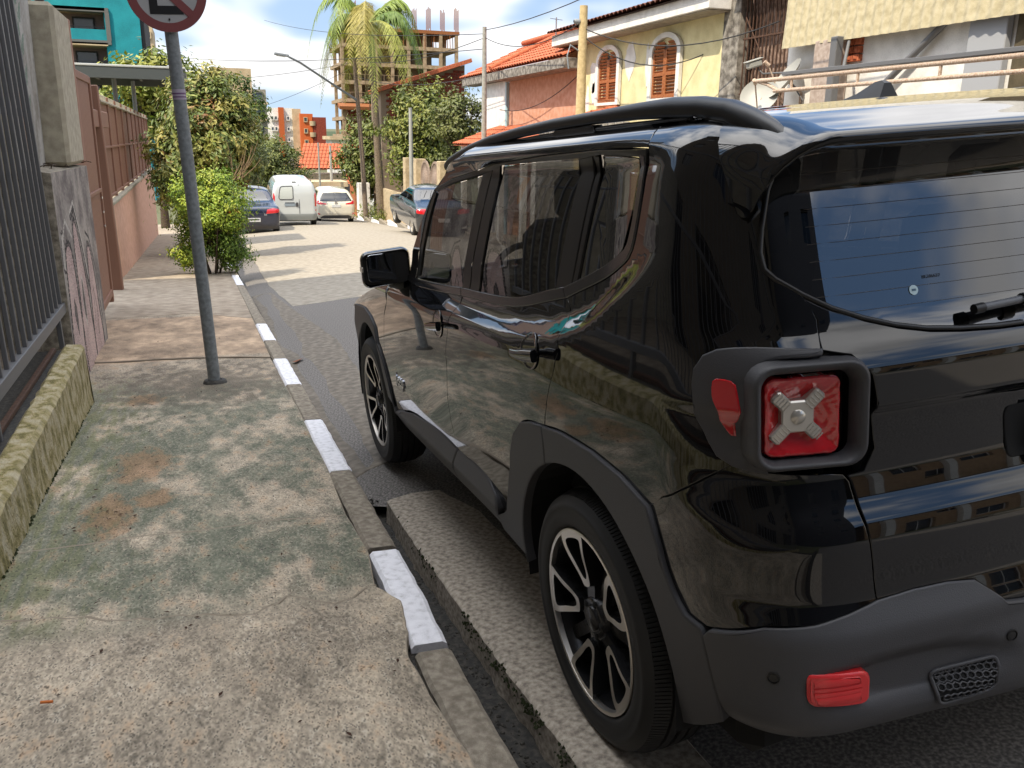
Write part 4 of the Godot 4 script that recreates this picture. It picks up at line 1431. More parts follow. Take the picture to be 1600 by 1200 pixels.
func pavement_texture() -> Array:
	var W := 512
	var H := 2048
	var S_ := 512
	var n1 := noise_bytes(21, S_, 0.008, 4)
	var n2 := noise_bytes(22, S_, 0.03, 4)
	var n3 := noise_bytes(23, S_, 0.16, 3)
	var n4 := noise_bytes(24, S_, 0.35, 2)
	var cl := noise_bytes(25, S_, 0.05, 2, FastNoiseLite.TYPE_CELLULAR)
	var out := PackedByteArray()
	out.resize(W * H * 3)
	var hh := PackedByteArray()
	hh.resize(W * H)
	for y in H:
		var z := 2.0 - 12.0 * y / H
		var yy := (y % S_) * S_
		var y2 := ((y * 3) % S_) * S_
		var y3 := ((y / 2) % S_) * S_
		for x in W:
			var X := -1.0 + 1.75 * x / W
			var a := n1[yy + x] / 255.0
			var b := n2[yy + x] / 255.0
			var c := n3[yy + x] / 255.0
			var d := n4[y2 + (x * 3) % S_] / 255.0
			var e := n2[y3 + (x * 2 + 130) % S_] / 255.0
			# worn rough concrete: pale aggregate, dark pits, brownish film
			var v := 0.60 + (a - .5) * .20 + (b - .5) * .20 + (c - .5) * .44 + (d - .5) * .22
			var pit := smoothstep(.58, .76, d * .55 + c * .50)
			var pale := smoothstep(.60, .80, c * .6 + e * .5)
			var r := v * 1.08
			var g := v * 1.00
			var bl := v * .88
			r = lerpf(r, .78, pale * .5); g = lerpf(g, .745, pale * .5); bl = lerpf(bl, .68, pale * .5)
			# green floor paint, worn off in patches, between the second crack and the lamp-post slab
			var zone := smoothstep(-2.55, -2.85, z) * smoothstep(-6.9, -5.9, z + (b - .5) * 1.6)
			var worn := a * .62 + b * .40 + (X + .5) * .13
			var gp := zone * (1.0 - smoothstep(.42, .80, worn)) * lerpf(.90, .55, smoothstep(.55, .7, c))
			r = lerpf(r, .425 + (c - .5) * .26 + (b - .5) * .16, gp * .74); g = lerpf(g, .455 + (c - .5) * .26 + (b - .5) * .16, gp * .74); bl = lerpf(bl, .39 + (c - .5) * .24 + (b - .5) * .14, gp * .74)
			# yellowish moss along the wall side
			var mo := zone * smoothstep(-.35, -.72, X + (b - .5) * .5) * smoothstep(.35, .6, e)
			r = lerpf(r, .44, mo * .5); g = lerpf(g, .45, mo * .5); bl = lerpf(bl, .30, mo * .5)
			# rusty litter
			var rs := 0.0
			for q in [[-.47, -3.75, .14, .34], [-.38, -4.45, .19, .38], [-.46, -5.95, .16, .20], [-.30, -3.9, .12, .2]]:
				rs = maxf(rs, 1.0 - sqrt(pow((X - q[0]) / q[2], 2) + pow((z - q[1]) / q[3], 2)))
			rs = smoothstep(.05, .55, rs + (b - .5) * .9 + (c - .5) * .5)
			r = lerpf(r, .58, rs * .5); g = lerpf(g, .41, rs * .5); bl = lerpf(bl, .27, rs * .5)
			# damp dark soil round the post and on that slab
			var so := smoothstep(1.1, .2, sqrt(pow((X + .05) / .75, 2) + pow((z + 6.35) / .9, 2)) + (b - .5) * 1.3)
			r = lerpf(r, .36, so * .55); g = lerpf(g, .325, so * .55); bl = lerpf(bl, .28, so * .55)
			# smooth brownish screed beyond
			var sm := smoothstep(-7.25, -7.45, z)
			var sv_ := .60 + (a - .5) * .26 + (b - .5) * .16 + (c - .5) * .10
			r = lerpf(r, sv_ * 1.09, sm); g = lerpf(g, sv_ * .95, sm); bl = lerpf(bl, sv_ * .80, sm)
			var kk := 1.0 - pit * .55 * (1.0 - sm * .6)
			r *= kk; g *= kk; bl *= kk
			var i := (y * W + x) * 3
			out[i] = clampi(int(r * 255), 0, 255); out[i + 1] = clampi(int(g * 255), 0, 255); out[i + 2] = clampi(int(bl * 255), 0, 255)
			hh[y * W + x] = clampi(int((.5 + (c - .5) * .5 + (d - .5) * .35 - pit * .35 + pale * .12) * 255), 0, 255)
	return [ImageTexture.create_from_image(Image.create_from_data(W, H, false, Image.FORMAT_RGB8, out)), ImageTexture.create_from_image(Image.create_from_data(W, H, false, Image.FORMAT_L8, hh))]

func build_ground():
	# far land, one sheet out to the horizon
	var land := grain("land_soil", Color(.36, .33, .26), Color(.30, .33, .20), Color(.42, .38, .30), 0.2, 1.0)
	var mb := MB.new()
	var zs := [14.0, 6.0, -20.0, -45.0, -72.0, -140.0, -420.0, -700.0, -1500.0]
	var ys := [gy(14.0, -.12), gy(6.0, -.12), gy(-20.0, -.12), gy(-45.0, -.12), gy(-72.0, -.12), -5.0, -2.0, 8.0, 14.0]
	for i in zs.size() - 1:
		mb.quad(Vector3(-900, ys[i], zs[i]), Vector3(900, ys[i], zs[i]), Vector3(900, ys[i + 1], zs[i + 1]), Vector3(-900, ys[i + 1], zs[i + 1]), Vector3.UP)
	mb.quad(Vector3(-900, ys[0], 14), Vector3(900, ys[0], 14), Vector3(900, ys[0], 400), Vector3(-900, ys[0], 400), Vector3.UP)
	struct("ground", mb, land)
	# wooded hill on the skyline
	mb = MB.new()
	var hn := FastNoiseLite.new()
	hn.seed = 4
	hn.frequency = 0.02
	for i in 60:
		for j in 6:
			var P := func(ii: int, jj: int) -> Vector3:
				var x := -300.0 + ii * 12.0
				var t := jj / 6.0
				return Vector3(x, -4.0 + (7.0 + 6.0 * hn.get_noise_2d(x * .3, 3.0) + 2.0 * hn.get_noise_2d(x * 2.0, t * 60)) * sin(t * PI * .5), -330.0 - 90.0 * t)
			mb.quad(P.call(i, j), P.call(i + 1, j), P.call(i + 1, j + 1), P.call(i, j + 1), Vector3(0, 1, .3))
	struct("hill", mb, grain("hill_green", Color(.16, .22, .12), Color(.22, .28, .14), Color(.12, .17, .10), 0.08, 1.0))
	# road: fine crushed-stone asphalt with a long paler patch by the gutter
	var asph := grain("asphalt", Color(.30, .29, .28), Color(.42, .405, .39), Color(.58, .56, .535), 6.0, 0.9, 0.14, 31, 6)
	mb = MB.new()
	var xs := [.55, .64, .75, .86, .95, 1.2, 1.6, 2.1, 2.7, 3.2, 3.8, 4.4, 5.2, 6.0, 6.8, 7.7]
	var zz := []
	var z := 8.0
	while z > -75.0:
		zz.append(z)
		z -= 0.25 if z > -14.0 else 1.0
	var bn := FastNoiseLite.new()
	bn.seed = 9
	bn.frequency = .5
	var idx := []
	for a in zz:
		var row := []
		for x in xs:
			if x < 1.25 and a > -3.85:
				row.append(mb.p(Vector3(maxf(x, .90), gy(a, road_h(maxf(x, .90)) - .035 * smoothstep(1.25, 1.1, x)), a), Vector3.UP))
			else:
				row.append(mb.p(Vector3(x, gy(a, road_h(x) + .008 * bn.get_noise_2d(x, a)), a), Vector3.UP))
		idx.append(row)
	for i in zz.size() - 1:
		for j in xs.size() - 1:
			mb.q(idx[i][j], idx[i][j + 1], idx[i + 1][j + 1], idx[i + 1][j])
	struct("road", mb, asph)
	# old concrete strip along the gutter and a pale sheet that puts sunlight into the lane's colour, each a sheet on the asphalt with a broken edge
	mb = MB.new()
	var strip := jag([Vector2(.66, 4.3), Vector2(1.02, 4.5), Vector2(1.08, 6.0), Vector2(1.16, 8.4), Vector2(.98, 11.0), Vector2(.86, 13.0), Vector2(.58, 13.1)], .025, .12)
	strip.append_array(jag([Vector2(.58, 13.1), Vector2(.60, 9.0), Vector2(.66, 4.3)], .01, .3))
	panel(mb, strip, .006, .004, .006, .3, func(x, y): return Vector3(x, gy(-y, road_h(x)), -y))
	struct("gutter_strip", mb, grain("strip_concrete", Color(.36, .34, .31), Color(.45, .42, .38), Color(.55, .52, .47), 1.1, 0.95, 0.3, 33, 4))
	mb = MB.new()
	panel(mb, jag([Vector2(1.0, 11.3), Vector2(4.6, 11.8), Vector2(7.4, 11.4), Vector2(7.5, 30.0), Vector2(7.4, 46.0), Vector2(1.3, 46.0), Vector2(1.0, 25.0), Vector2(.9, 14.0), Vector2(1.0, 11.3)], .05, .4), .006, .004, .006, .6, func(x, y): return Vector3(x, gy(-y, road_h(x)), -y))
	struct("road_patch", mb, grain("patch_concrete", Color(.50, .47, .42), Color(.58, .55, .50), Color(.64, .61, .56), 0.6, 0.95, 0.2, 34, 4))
	# deep channel between kerb and ramp
	mb = MB.new()
	mb.quad(Vector3(.46, gy(6, -.075), 6), Vector3(.80, gy(6, -.075), 6), Vector3(.80, gy(-3.95, -.06), -3.95), Vector3(.46, gy(-3.95, -.06), -3.95), Vector3.UP)
	struct("gutter", mb, grain("gutter_mud", Color(.10, .095, .085), Color(.17, .16, .14), Color(.28, .26, .23), 3.0, 0.7, 1.0, 35, 4))
	# concrete ramp slab laid in the gutter
	mb = MB.new()
	var ramp := jag([Vector2(.725, 3.80), Vector2(.735, 3.2), Vector2(.76, 2.6), Vector2(.775, 2.2), Vector2(.80, 1.75), Vector2(.83, 1.0), Vector2(.85, -3.0)], .006, .05)
	ramp.append_array(jag([Vector2(1.18, -3.0), Vector2(1.14, 1.0), Vector2(1.12, 1.6), Vector2(1.14, 2.4), Vector2(1.10, 3.5), Vector2(1.0, 3.84), Vector2(.85, 3.86), Vector2(.725, 3.80)], .008, .08).slice(0, -1))
	var rn := FastNoiseLite.new()
	rn.seed = 14
	rn.frequency = 3.0
	panel(mb, ramp, .0, .012, .17, .06, func(x, y): return Vector3(x, gy(-y, .060 + .02 * (x - .75) + .006 * rn.get_noise_2d(x, y)), -y))
	struct("ramp_slab", mb, grain("ramp_concrete", Color(.44, .41, .37), Color(.64, .60, .545), Color(.76, .72, .66), 3.4, 0.95, 0.22, 36, 6))
	# moss on the ramp's edge, as small tufts
	var tuft := MB.new()
	for k in 3:
		var an := TAU * k / 3
		tuft.flat(Vector3(cos(an), 0, sin(an)) * .5, Vector3(cos(an + 2.1), 0, sin(an + 2.1)) * .5, Vector3(.1, .8, .1), Vector3(cos(an + 1), .4, sin(an + 1)))
	var tm := tuft.mesh()
	var moss := mat("moss", lin(.035, .045, .014), 1.0)
	moss.vertex_color_use_as_albedo = true
	var put := []
	for k in 900:
		var zz_ := rng.randf_range(-3.7, -1.2)
		var xe := lerpf(.745, .80, clampf((zz_ + 3.2) / 1.6, 0, 1))
		if rn.get_noise_2d(zz_ * .9, 7.0) < -.05: continue
		put.append(Transform3D(Basis(Vector3.UP, rng.randf() * TAU).scaled(Vector3.ONE * rng.randf_range(.006, .016)), Vector3(xe + rng.randf_range(-.012, .012), gy(zz_, .052 - rng.randf() * .05), zz_)))
	for k in 500:
		var zz_ := rng.randf_range(-5.9, -2.9)
		put.append(Transform3D(Basis(Vector3.UP, rng.randf() * TAU).scaled(Vector3.ONE * rng.randf_range(.006, .018)), Vector3(-.785 + rng.randf_range(-.004, .02) , gy(zz_, .163), zz_)))
	scatter("moss", tm, put, moss, null, "green moss along the edge of the concrete ramp and the foot of the wall", "moss")
	# grit and leaves in the channel
	var chip := MB.new()
	chip.box(Vector3.ZERO, Vector3(1, .5, .7), .15)
	put = []
	for k in 1400:
		var zz_ := -1.2 - 8.5 * pow(rng.randf(), 1.3)
		var w := .13 if zz_ > -3.9 else .10
		put.append(Transform3D(Basis.from_euler(Vector3(rng.randf() * .5, rng.randf() * TAU, 0)).scaled(Vector3.ONE * rng.randf_range(.004, .016)), Vector3(kx(zz_) + .012 + rng.randf() * w, gy(zz_, -.062 if zz_ > -3.9 else road_h(kx(zz_) + .03) + .003), zz_)))
	scatter("gutter_grit", chip.mesh(), put, grain("grit", Color(.10, .095, .09), Color(.20, .19, .17), Color(.36, .34, .31), 8.0), null, "dark grit and litter lying in the gutter by the kerb", "grit")
	# ---- pavement slabs
	var tx := pavement_texture()
	var pm := mat("pavement_concrete", Color(1, 1, 1), 0.95)
	pm.albedo_texture = tx[0]
	pm.uv1_scale = Vector3(1.0 / 1.75, 1.0 / 12.0, 1)
	pm.uv1_offset = Vector3(1.0 / 1.75, 2.0 / 12.0, 0)
	pm.heightmap_enabled = true
	pm.heightmap_texture = tx[1]
	pm.heightmap_scale = 0.9
	pm.texture_repeat = true
	var far_m := grain("screed", Color(.52, .47, .41), Color(.60, .55, .485), Color(.67, .62, .55), .5, .95, .25, 41, 5)
	var pave := empty("pavement", self)
	pave.set_meta("kind", "structure")
	var sn := FastNoiseLite.new()
	sn.seed = 17
	sn.frequency = 1.3
	var fn := func(lift: float) -> Callable:
		return func(x: float, y: float) -> Vector3: return Vector3(x, gy(-y, .16 + lift + .009 * sn.get_noise_2d(x, y) + .003 * sn.get_noise_2d(x * 6, y * 6)), -y)
	var wallx := func(y: float) -> float: return -.80 if y < 6.0 else (-.97 if y < 8.8 else -1.45)
	var cA := jag([Vector2(-.82, 2.86), Vector2(-.52, 2.81), Vector2(-.33, 2.72), Vector2(-.13, 2.69), Vector2(.06, 2.62), Vector2(.17, 2.70), Vector2(.31, 2.61), Vector2(.47, 2.70)], .012, .035)
	var cB := jag([Vector2(-.82, 3.43), Vector2(-.38, 3.46), Vector2(-.14, 3.44), Vector2(.16, 3.46), Vector2(.48, 3.41)], .004, .06)
	var cC := jag([Vector2(-.97, 7.44), Vector2(-.42, 7.42), Vector2(.07, 7.29), Vector2(.44, 7.2)], .006, .1)
	var cD := jag([Vector2(-.97, 8.70), Vector2(-.40, 8.12), Vector2(.43, 8.07)], .006, .1)
	var cE := jag([Vector2(-1.10, 10.05), Vector2(-.21, 10.24), Vector2(.42, 9.6)], .006, .1)
	var edgeA := jag([Vector2(.47, 2.70), Vector2(.535, 2.56), Vector2(.505, 2.34), Vector2(.475, 2.2), Vector2(.49, 1.95), Vector2(.515, 1.7), Vector2(.51, 1.2), Vector2(.50, -2.0)], .008, .04)
	var slabs := []
	var pa := PackedVector2Array([Vector2(-.82, -2.0)])
	pa.append_array(cA); pa.append_array(edgeA)
	slabs.append([pa, pm, .004])
	var rev := func(q: PackedVector2Array) -> PackedVector2Array:
		var r := q.duplicate()
		r.reverse()
		return r
	var pb := cA.duplicate()
	pb.append(Vector2(.50, 3.0)); pb.append_array(rev.call(cB))
	slabs.append([pb, pm, .0])
	var pc := cB.duplicate()
	pc.append(Vector2(.492, 4.0)); pc.append(Vector2(.475, 5.5)); pc.append_array(rev.call(cC)); pc.append(Vector2(-.97, 6.05)); pc.append(Vector2(-.82, 6.0))
	slabs.append([pc, pm, -.002])
	var pd := cC.duplicate()
	pd.append_array(rev.call(cD))
	slabs.append([pd, pm, .012])
	var pe := cD.duplicate()
	pe.append_array(rev.call(cE))
	slabs.append([pe, pm, .004])
	var pf := cE.duplicate()
	pf.append(Vector2(.40, 12.0)); pf.append_array(jag([Vector2(.37, 14.4), Vector2(-.3, 15.2), Vector2(-1.45, 15.5)], .008, .12)); pf.append(Vector2(-1.45, 10.1))
	slabs.append([pf, far_m, .008])
	slabs.append([PackedVector2Array([Vector2(.36, 14.42), Vector2(.33, 20.0), Vector2(-1.8, 20.0), Vector2(-1.45, 15.52), Vector2(-.3, 15.22)]), far_m, -.004])
	slabs.append([PackedVector2Array([Vector2(.32, 20.01), Vector2(.20, 40.0), Vector2(-2.4, 40.0), Vector2(-1.8, 20.01)]), far_m, .0])
	for s in slabs:
		mb = MB.new()
		panel(mb, MB.inset(s[0], .0035), 0.0, .005, .05, .10, fn.call(s[2]))
		part("slab", mb, s[1], pave)
	# bed under the slabs
	mb = MB.new()
	mb.quad(Vector3(-1.6, gy(3, .10), 3), Vector3(.56, gy(3, .10), 3), Vector3(.30, gy(-40, .10), -40), Vector3(-3.4, gy(-40, .10), -40), Vector3.UP)
	part("bed", mb, mats["gutter_mud"], pave)
	# ---- kerb stones, some whitewashed
	var kerb := empty("kerb", self)
	kerb.set_meta("kind", "structure")
	var bare := grain("kerb_stone_grey", Color(.42, .385, .34), Color(.52, .485, .43), Color(.62, .59, .53), 2.2, .95, .5, 45, 5)
	var white := mat("whitewash", Color(1, 1, 1), .85)
	white.albedo_texture = ramp_tex(46, 512, .03, 5, [Color(.70, .70, .70), Color(.86, .86, .88), Color(.93, .93, .95)], [.18, .34, .6])
	white.uv1_triplanar = true
	white.uv1_world_triplanar = true
	white.uv1_scale = Vector3.ONE * 1.4
	white.heightmap_enabled = true
	white.heightmap_texture = white.albedo_texture
	white.heightmap_scale = .4
	var kz := [[2.0, .4, 0], [.4, -.75, 0], [-.75, -1.60, 0], [-1.62, -2.26, 0], [-2.31, -2.99, 1], [-3.03, -4.02, 0], [-4.03, -5.06, 1], [-5.07, -6.09, 0], [-6.10, -7.12, 1], [-7.14, -8.10, 0], [-8.11, -9.18, 1], [-9.2, -10.2, 0], [-10.21, -11.2, 0], [-11.22, -12.2, 0], [-12.21, -13.24, 0], [-13.26, -14.9, 1], [-14.92, -16.4, 0], [-16.42, -18.4, 1], [-18.42, -20.4, 0], [-20.42, -22.4, 1], [-22.42, -26, 0], [-26.02, -32, 0], [-32.02, -40, 0]]
	var kn := FastNoiseLite.new()
	kn.seed = 19
	kn.frequency = 6.0
	for k in kz:
		mb = MB.new()
		var z0: float = k[0]
		var z1: float = k[1]
		var low: float = -.03 if z0 < -.5 and z0 > -2.0 else 0.0
		var tip: float = 1.0 if k[2] == 1 and z0 == -2.31 else 0.0
		var nseg := maxi(2, int((z0 - z1) / .06))
		var prev := []
		for i in nseg + 1:
			var zc := lerpf(z0, z1, float(i) / nseg)
			var xo := kx(zc)
			var e := tip * smoothstep(-2.62, -2.31, zc)
			var wn := kn.get_noise_2d(zc * 3.0, 1.0) * .006
			var ht := .160 + low - e * .03 + kn.get_noise_2d(zc * 2.0, 5.0) * .006
			var wid := .118
			var sec := [Vector2(xo - wid + wn, -.09), Vector2(xo - wid + wn, ht - .012), Vector2(xo - wid + .012 + wn, ht), Vector2(xo - .018 + wn, ht - .002), Vector2(xo - .004 + wn, ht - .012), Vector2(xo + wn, ht - .028), Vector2(xo + .012 + wn, -.09)]
			var row := []
			for s in sec: row.append(Vector3(s.x, gy(zc, s.y), zc))
			if i > 0:
				for j in 6:
					mb.quad(prev[j], row[j], row[j + 1], prev[j + 1], Vector3(-1, .2, 0) if j == 0 else (Vector3(0, 1, 0) if j < 4 else Vector3(1, .3, 0)))
			if i == 0 or i == nseg:
				for j in 5: mb.flat(row[0], row[j + 1], row[j + 2], Vector3(0, 0, 1 if i == 0 else -1))
			prev = row
		part("kerb_stone", mb, white if k[2] == 1 else bare, kerb)
	# ---- far side: pavement and kerb
	mb = MB.new()
	for i in 40:
		var z0 := 8.0 - i * 2.0
		var z1 := z0 - 2.0
		mb.quad(Vector3(7.7, gy(z0, .16), z0), Vector3(9.2, gy(z0, .17), z0), Vector3(9.2, gy(z1, .17), z1), Vector3(7.7, gy(z1, .16), z1), Vector3.UP)
	struct("far_pavement", mb, far_m)
	var fk := empty("far_kerb", self)
	fk.set_meta("kind", "structure")
	for i in 40:
		var z0 := 8.0 - i * 2.0
		mb = MB.new()
		mb.box(Vector3(7.65, gy(z0 - 1.0, .06), z0 - 1.0), Vector3(.13, .22, 1.99), .015, Basis(Vector3(1, 0, 0), -atan(SL) * -1.0))
		part("kerb_stone", mb, white if i % 2 == 0 and i > 17 else bare, fk)

func scatter(called: String, mesh: Mesh, put: Array, m: Material, parent: Node, label := "", category := "", cols := []) -> MultiMeshInstance3D:
	var mm := MultiMesh.new()
	mm.transform_format = MultiMesh.TRANSFORM_3D
	mm.use_colors = cols.size() > 0
	mm.mesh = mesh
	mm.instance_count = put.size()
	for i in put.size():
		mm.set_instance_transform(i, put[i])
		if cols.size() > 0: mm.set_instance_color(i, cols[i])
	var o := MultiMeshInstance3D.new()
	o.multimesh = mm
	o.material_override = m
	var par: Node = parent if parent else self
	o.name = numbered(par, called)
	par.add_child(o, true)
	o.set_meta("kind", "stuff")
	if label != "": tag(o, label, category)
	return o
func print_texture(W: int, H: int, base: Array, strokes: Array, seed_: int) -> ImageTexture:
	# base: three colours mixed by noise; strokes: [colour, width in pixels, points..., closed fill?]
	var n1 := noise_bytes(seed_, 512, .01, 5)
	var n2 := noise_bytes(seed_ + 1, 512, .12, 3)
	var im := Image.create(W, H, false, Image.FORMAT_RGB8)
	var g := Gradient.new()
	g.colors = PackedColorArray(base)
	g.offsets = PackedFloat32Array([.3, .5, .7])
	var b := PackedByteArray()
	b.resize(W * H * 3)
	for y in H:
		for x in W:
			var v := (n1[(y % 512) * 512 + x % 512] * .65 + n2[(y % 512) * 512 + x % 512] * .35) / 255.0
			var c := g.sample(v)
			var i := (y * W + x) * 3
			b[i] = int(c.r * 255); b[i + 1] = int(c.g * 255); b[i + 2] = int(c.b * 255)
	im = Image.create_from_data(W, H, false, Image.FORMAT_RGB8, b)
	for s in strokes:
		var col: Color = s[0]
		var wd: float = s[1]
		var pts: PackedVector2Array = soften(s[2], .01, -.2) if s[3] else s[2]
		if s[3]:
			var lo := pts[0]
			var hi := pts[0]
			for p in pts:
				lo = lo.min(p); hi = hi.max(p)
			for y in range(int(lo.y * H), int(hi.y * H) + 1):
				for x in range(int(lo.x * W), int(hi.x * W) + 1):
					if x < 0 or y < 0 or x >= W or y >= H: continue
					if Geometry2D.is_point_in_polygon(Vector2(float(x) / W, float(y) / H), pts):
						var q := n2[((y * 2) % 512) * 512 + (x * 2) % 512] / 255.0
						if q < .62: im.set_pixel(x, y, col.lerp(im.get_pixel(x, y), .15 + q * .3))
		if wd > 0:
			var m := pts.size()
			for i in (m if s[3] else m - 1):
				var a := pts[i] * Vector2(W, H)
				var c := pts[(i + 1) % m] * Vector2(W, H)
				var k := maxi(1, int(a.distance_to(c) / 1.5))
				for j in k:
					var p := a.lerp(c, float(j) / k)
					for dy in range(-int(wd), int(wd) + 1):
						for dx in range(-int(wd), int(wd) + 1):
							if dx * dx + dy * dy > wd * wd: continue
							var X := int(p.x) + dx
							var Y := int(p.y) + dy
							if X < 0 or Y < 0 or X >= W or Y >= H: continue
							var lc: Color = s[4]
							if n2[(Y % 512) * 512 + X % 512] < 165: im.set_pixel(X, Y, lc)
	return ImageTexture.create_from_image(im)

func build_left():
	# low mossy retaining wall that carries the gate
	var mossy := mat("mossy_concrete", Color(1, 1, 1), .95)
	mossy.albedo_texture = ramp_tex(51, 512, .022, 5, [Color(.36, .34, .20), Color(.52, .48, .29), Color(.63, .58, .43), Color(.70, .66, .56)], [.25, .38, .50, .66])
	mossy.uv1_triplanar = true
	mossy.uv1_world_triplanar = true
	mossy.uv1_scale = Vector3(1.1, .62, 1.1)
	mossy.heightmap_enabled = true
	mossy.heightmap_texture = ramp_tex(52, 512, .10, 4, [Color.BLACK, Color.WHITE], [.3, .7])
	mossy.heightmap_scale = .35
	var lw := thing("retaining_wall", "low mossy concrete wall under the grey barred gate", "wall", Vector3(-.86, gy(-3.0, .1), -3.0))
	var mb := MB.new()
	var wn := FastNoiseLite.new()
	wn.seed = 8
	wn.frequency = 2.5
	var top := func(z: float) -> float: return .165 - .012 * (z + 3.0) * 1.0
	var prev := []
	for i in 121:
		var z := lerpf(4.0, -5.98, i / 120.0)
		var t: float = top.call(z) + .008 * wn.get_noise_2d(z * 3, 1)
		var dx := .010 * wn.get_noise_2d(z * 2.2, 5)
		var bx := -.785 + dx
		var row := [Vector3(bx + .03, gy(z, .0), z), Vector3(bx + .008 + dx, gy(z, .24), z), Vector3(bx, t - .02, z), Vector3(bx - .018, t, z), Vector3(bx - .10, t + .004, z), Vector3(bx - .125, t - .02, z), Vector3(bx - .14, gy(z, .0), z)]
		if i > 0:
			for j in 6: mb.quad(prev[j] - lw.position, row[j] - lw.position, row[j + 1] - lw.position, prev[j + 1] - lw.position, [Vector3(1, 0, 0), Vector3(1, 0, 0), Vector3(1, 1, 0), Vector3(0, 1, 0), Vector3(-1, 1, 0), Vector3(-1, 0, 0)][j])
		if i == 120:
			for j in 5: mb.flat(row[0] - lw.position, row[j + 1] - lw.position, row[j + 2] - lw.position, Vector3(0, 0, -1))
		prev = row
	part("wall", mb, mossy, lw)
	# gutter behind it with a rusty rail
	mb = MB.new()
	mb.box(Vector3(-1.02, .12, -1.2), Vector3(.30, .10, 9.6), .01)
	tag(part("gate_track_bed", mb, mats["gutter_mud"], self), "dark earth strip between the low wall and the barred gate", "track bed")
	mb = MB.new()
	mb.box(Vector3(-.955, .185, -1.2), Vector3(.03, .03, 9.5), .005)
	tag(part("gate_track", mb, grain("rusty_steel", Color(.22, .14, .10), Color(.30, .20, .14), Color(.36, .26, .19), 3.0, .8), self), "rusty steel rail lying on the ground under the gate", "rail")
	# the gate
	var steel := mat("gate_paint", lin(.115, .116, .122), .5)
	var gate := thing("barred_gate", "tall dark grey gate of thin upright square bars", "gate", Vector3(-.94, .20, -2.0))
	gate.rotation.z = .03
	var gl := func(x: float, y: float, z: float) -> Vector3: return Vector3(x, y, z) - gate.position
	mb = MB.new()
	mb.box(gl.call(-.94, .37, -1.2), Vector3(.045, .07, 10.45), .004)
	part("bottom_rail", mb, steel, gate)
	mb = MB.new()
	mb.box(gl.call(-.94, 3.12, -1.2), Vector3(.045, .07, 10.45), .004)
	part("top_rail", mb, steel, gate)
	mb = MB.new()
	mb.box(gl.call(-.975, 1.62, -1.2), Vector3(.03, .04, 10.4), .004)
	part("middle_rail", mb, steel, gate)
	mb = MB.new()
	mb.box(Vector3.ZERO, Vector3(.022, 2.78, .024), .003)
	var bar := mb.mesh()
	var zb_ := -6.36
	while zb_ < 3.9:
		var o := part("bar", bar, steel, gate)
		o.position = gl.call(-.94, 1.74, zb_)
		zb_ += .161
	mb = MB.new()
	mb.box(gl.call(-.94, .24, -6.18), Vector3(.03, .20, .03), .003)
	mb.box(gl.call(-.94, .24, -4.2), Vector3(.03, .20, .03), .003)
	part("foot", mb, steel, gate)
	# courtyard and the tall house behind the gate
	var court := grain("court_floor", Color(.34, .31, .27), Color(.42, .38, .33), Color(.48, .45, .40), .7, .9)
	mb = MB.new()
	mb.box(Vector3(-2.9, -.02, -1.4), Vector3(3.6, .24, 10.6), 0.0)
	struct("courtyard_floor", mb, court)
	var plaster := grain("house_plaster", Color(.36, .32, .27), Color(.40, .36, .30), Color(.44, .40, .34), .35, .95)
	var dk := mat("room_wall", Color(.42, .40, .38), .9)
	var pane := mat("pane", Color(.05, .06, .07, .75), .03)
	pane.transparency = BaseMaterial3D.TRANSPARENCY_ALPHA
	var hs := thing("tall_house", "tall plain plastered house set back behind the barred gate", "house", Vector3(-4.6, 0, -8.2))
	var ops := []
	for fl in 4:
		for k in 4:
			ops.append(Rect2(1.2 + k * 5.2, .2 if fl == 0 else 1.0 + fl * 3.2, 3.4 if fl == 0 else 1.6, 2.4 if fl == 0 else 1.4))
	facade(hs, Vector3(0, 0, 20.0), Vector3(0, 0, -1), 20.0, 13.2, ops, plaster, .25, dk, steel, pane)
	facade(hs, Vector3(0, 0, 0), Vector3(-1, 0, 0), 9.0, 13.2, [Rect2(2, 4.4, 1.4, 1.3), Rect2(2, 7.6, 1.4, 1.3), Rect2(5.4, 4.4, 1.4, 1.3)], plaster, .25, dk, steel, pane)
	mb = MB.new()
	mb.box(Vector3(-4.5, 13.3, 10.0), Vector3(9.5, .3, 20.6), .02)
	part("roof", mb, mat("roof_slab", Color(.35, .34, .33), .9), hs)
	mb = MB.new()
	mb.box(Vector3(-9.1, 6.6, 10), Vector3(.2, 13.2, 20)); mb.box(Vector3(-4.5, 6.6, 20.1), Vector3(9.2, 13.2, .2))
	part("wall", mb, plaster, hs)
	# courtyard side wall
	mb = MB.new()
	mb.box(Vector3(-2.85, 1.35, -6.62), Vector3(3.5, 2.9, .16), .01)
	tag(part("courtyard_wall", mb, grain("pale_plaster", Color(.60, .57, .50), Color(.66, .63, .56), Color(.72, .69, .62), .6, .95), self), "pale side wall of the yard behind the barred gate", "wall")
	# graffiti wall
	var P := func(a: Array) -> PackedVector2Array:
		var o := PackedVector2Array()
		for k in range(0, a.size(), 2): o.append(Vector2(a[k], a[k + 1]))
		return o
	var pink := Color(.86, .73, .71)
	var ink := Color(.16, .14, .14)
	var pale := Color(.74, .72, .69)
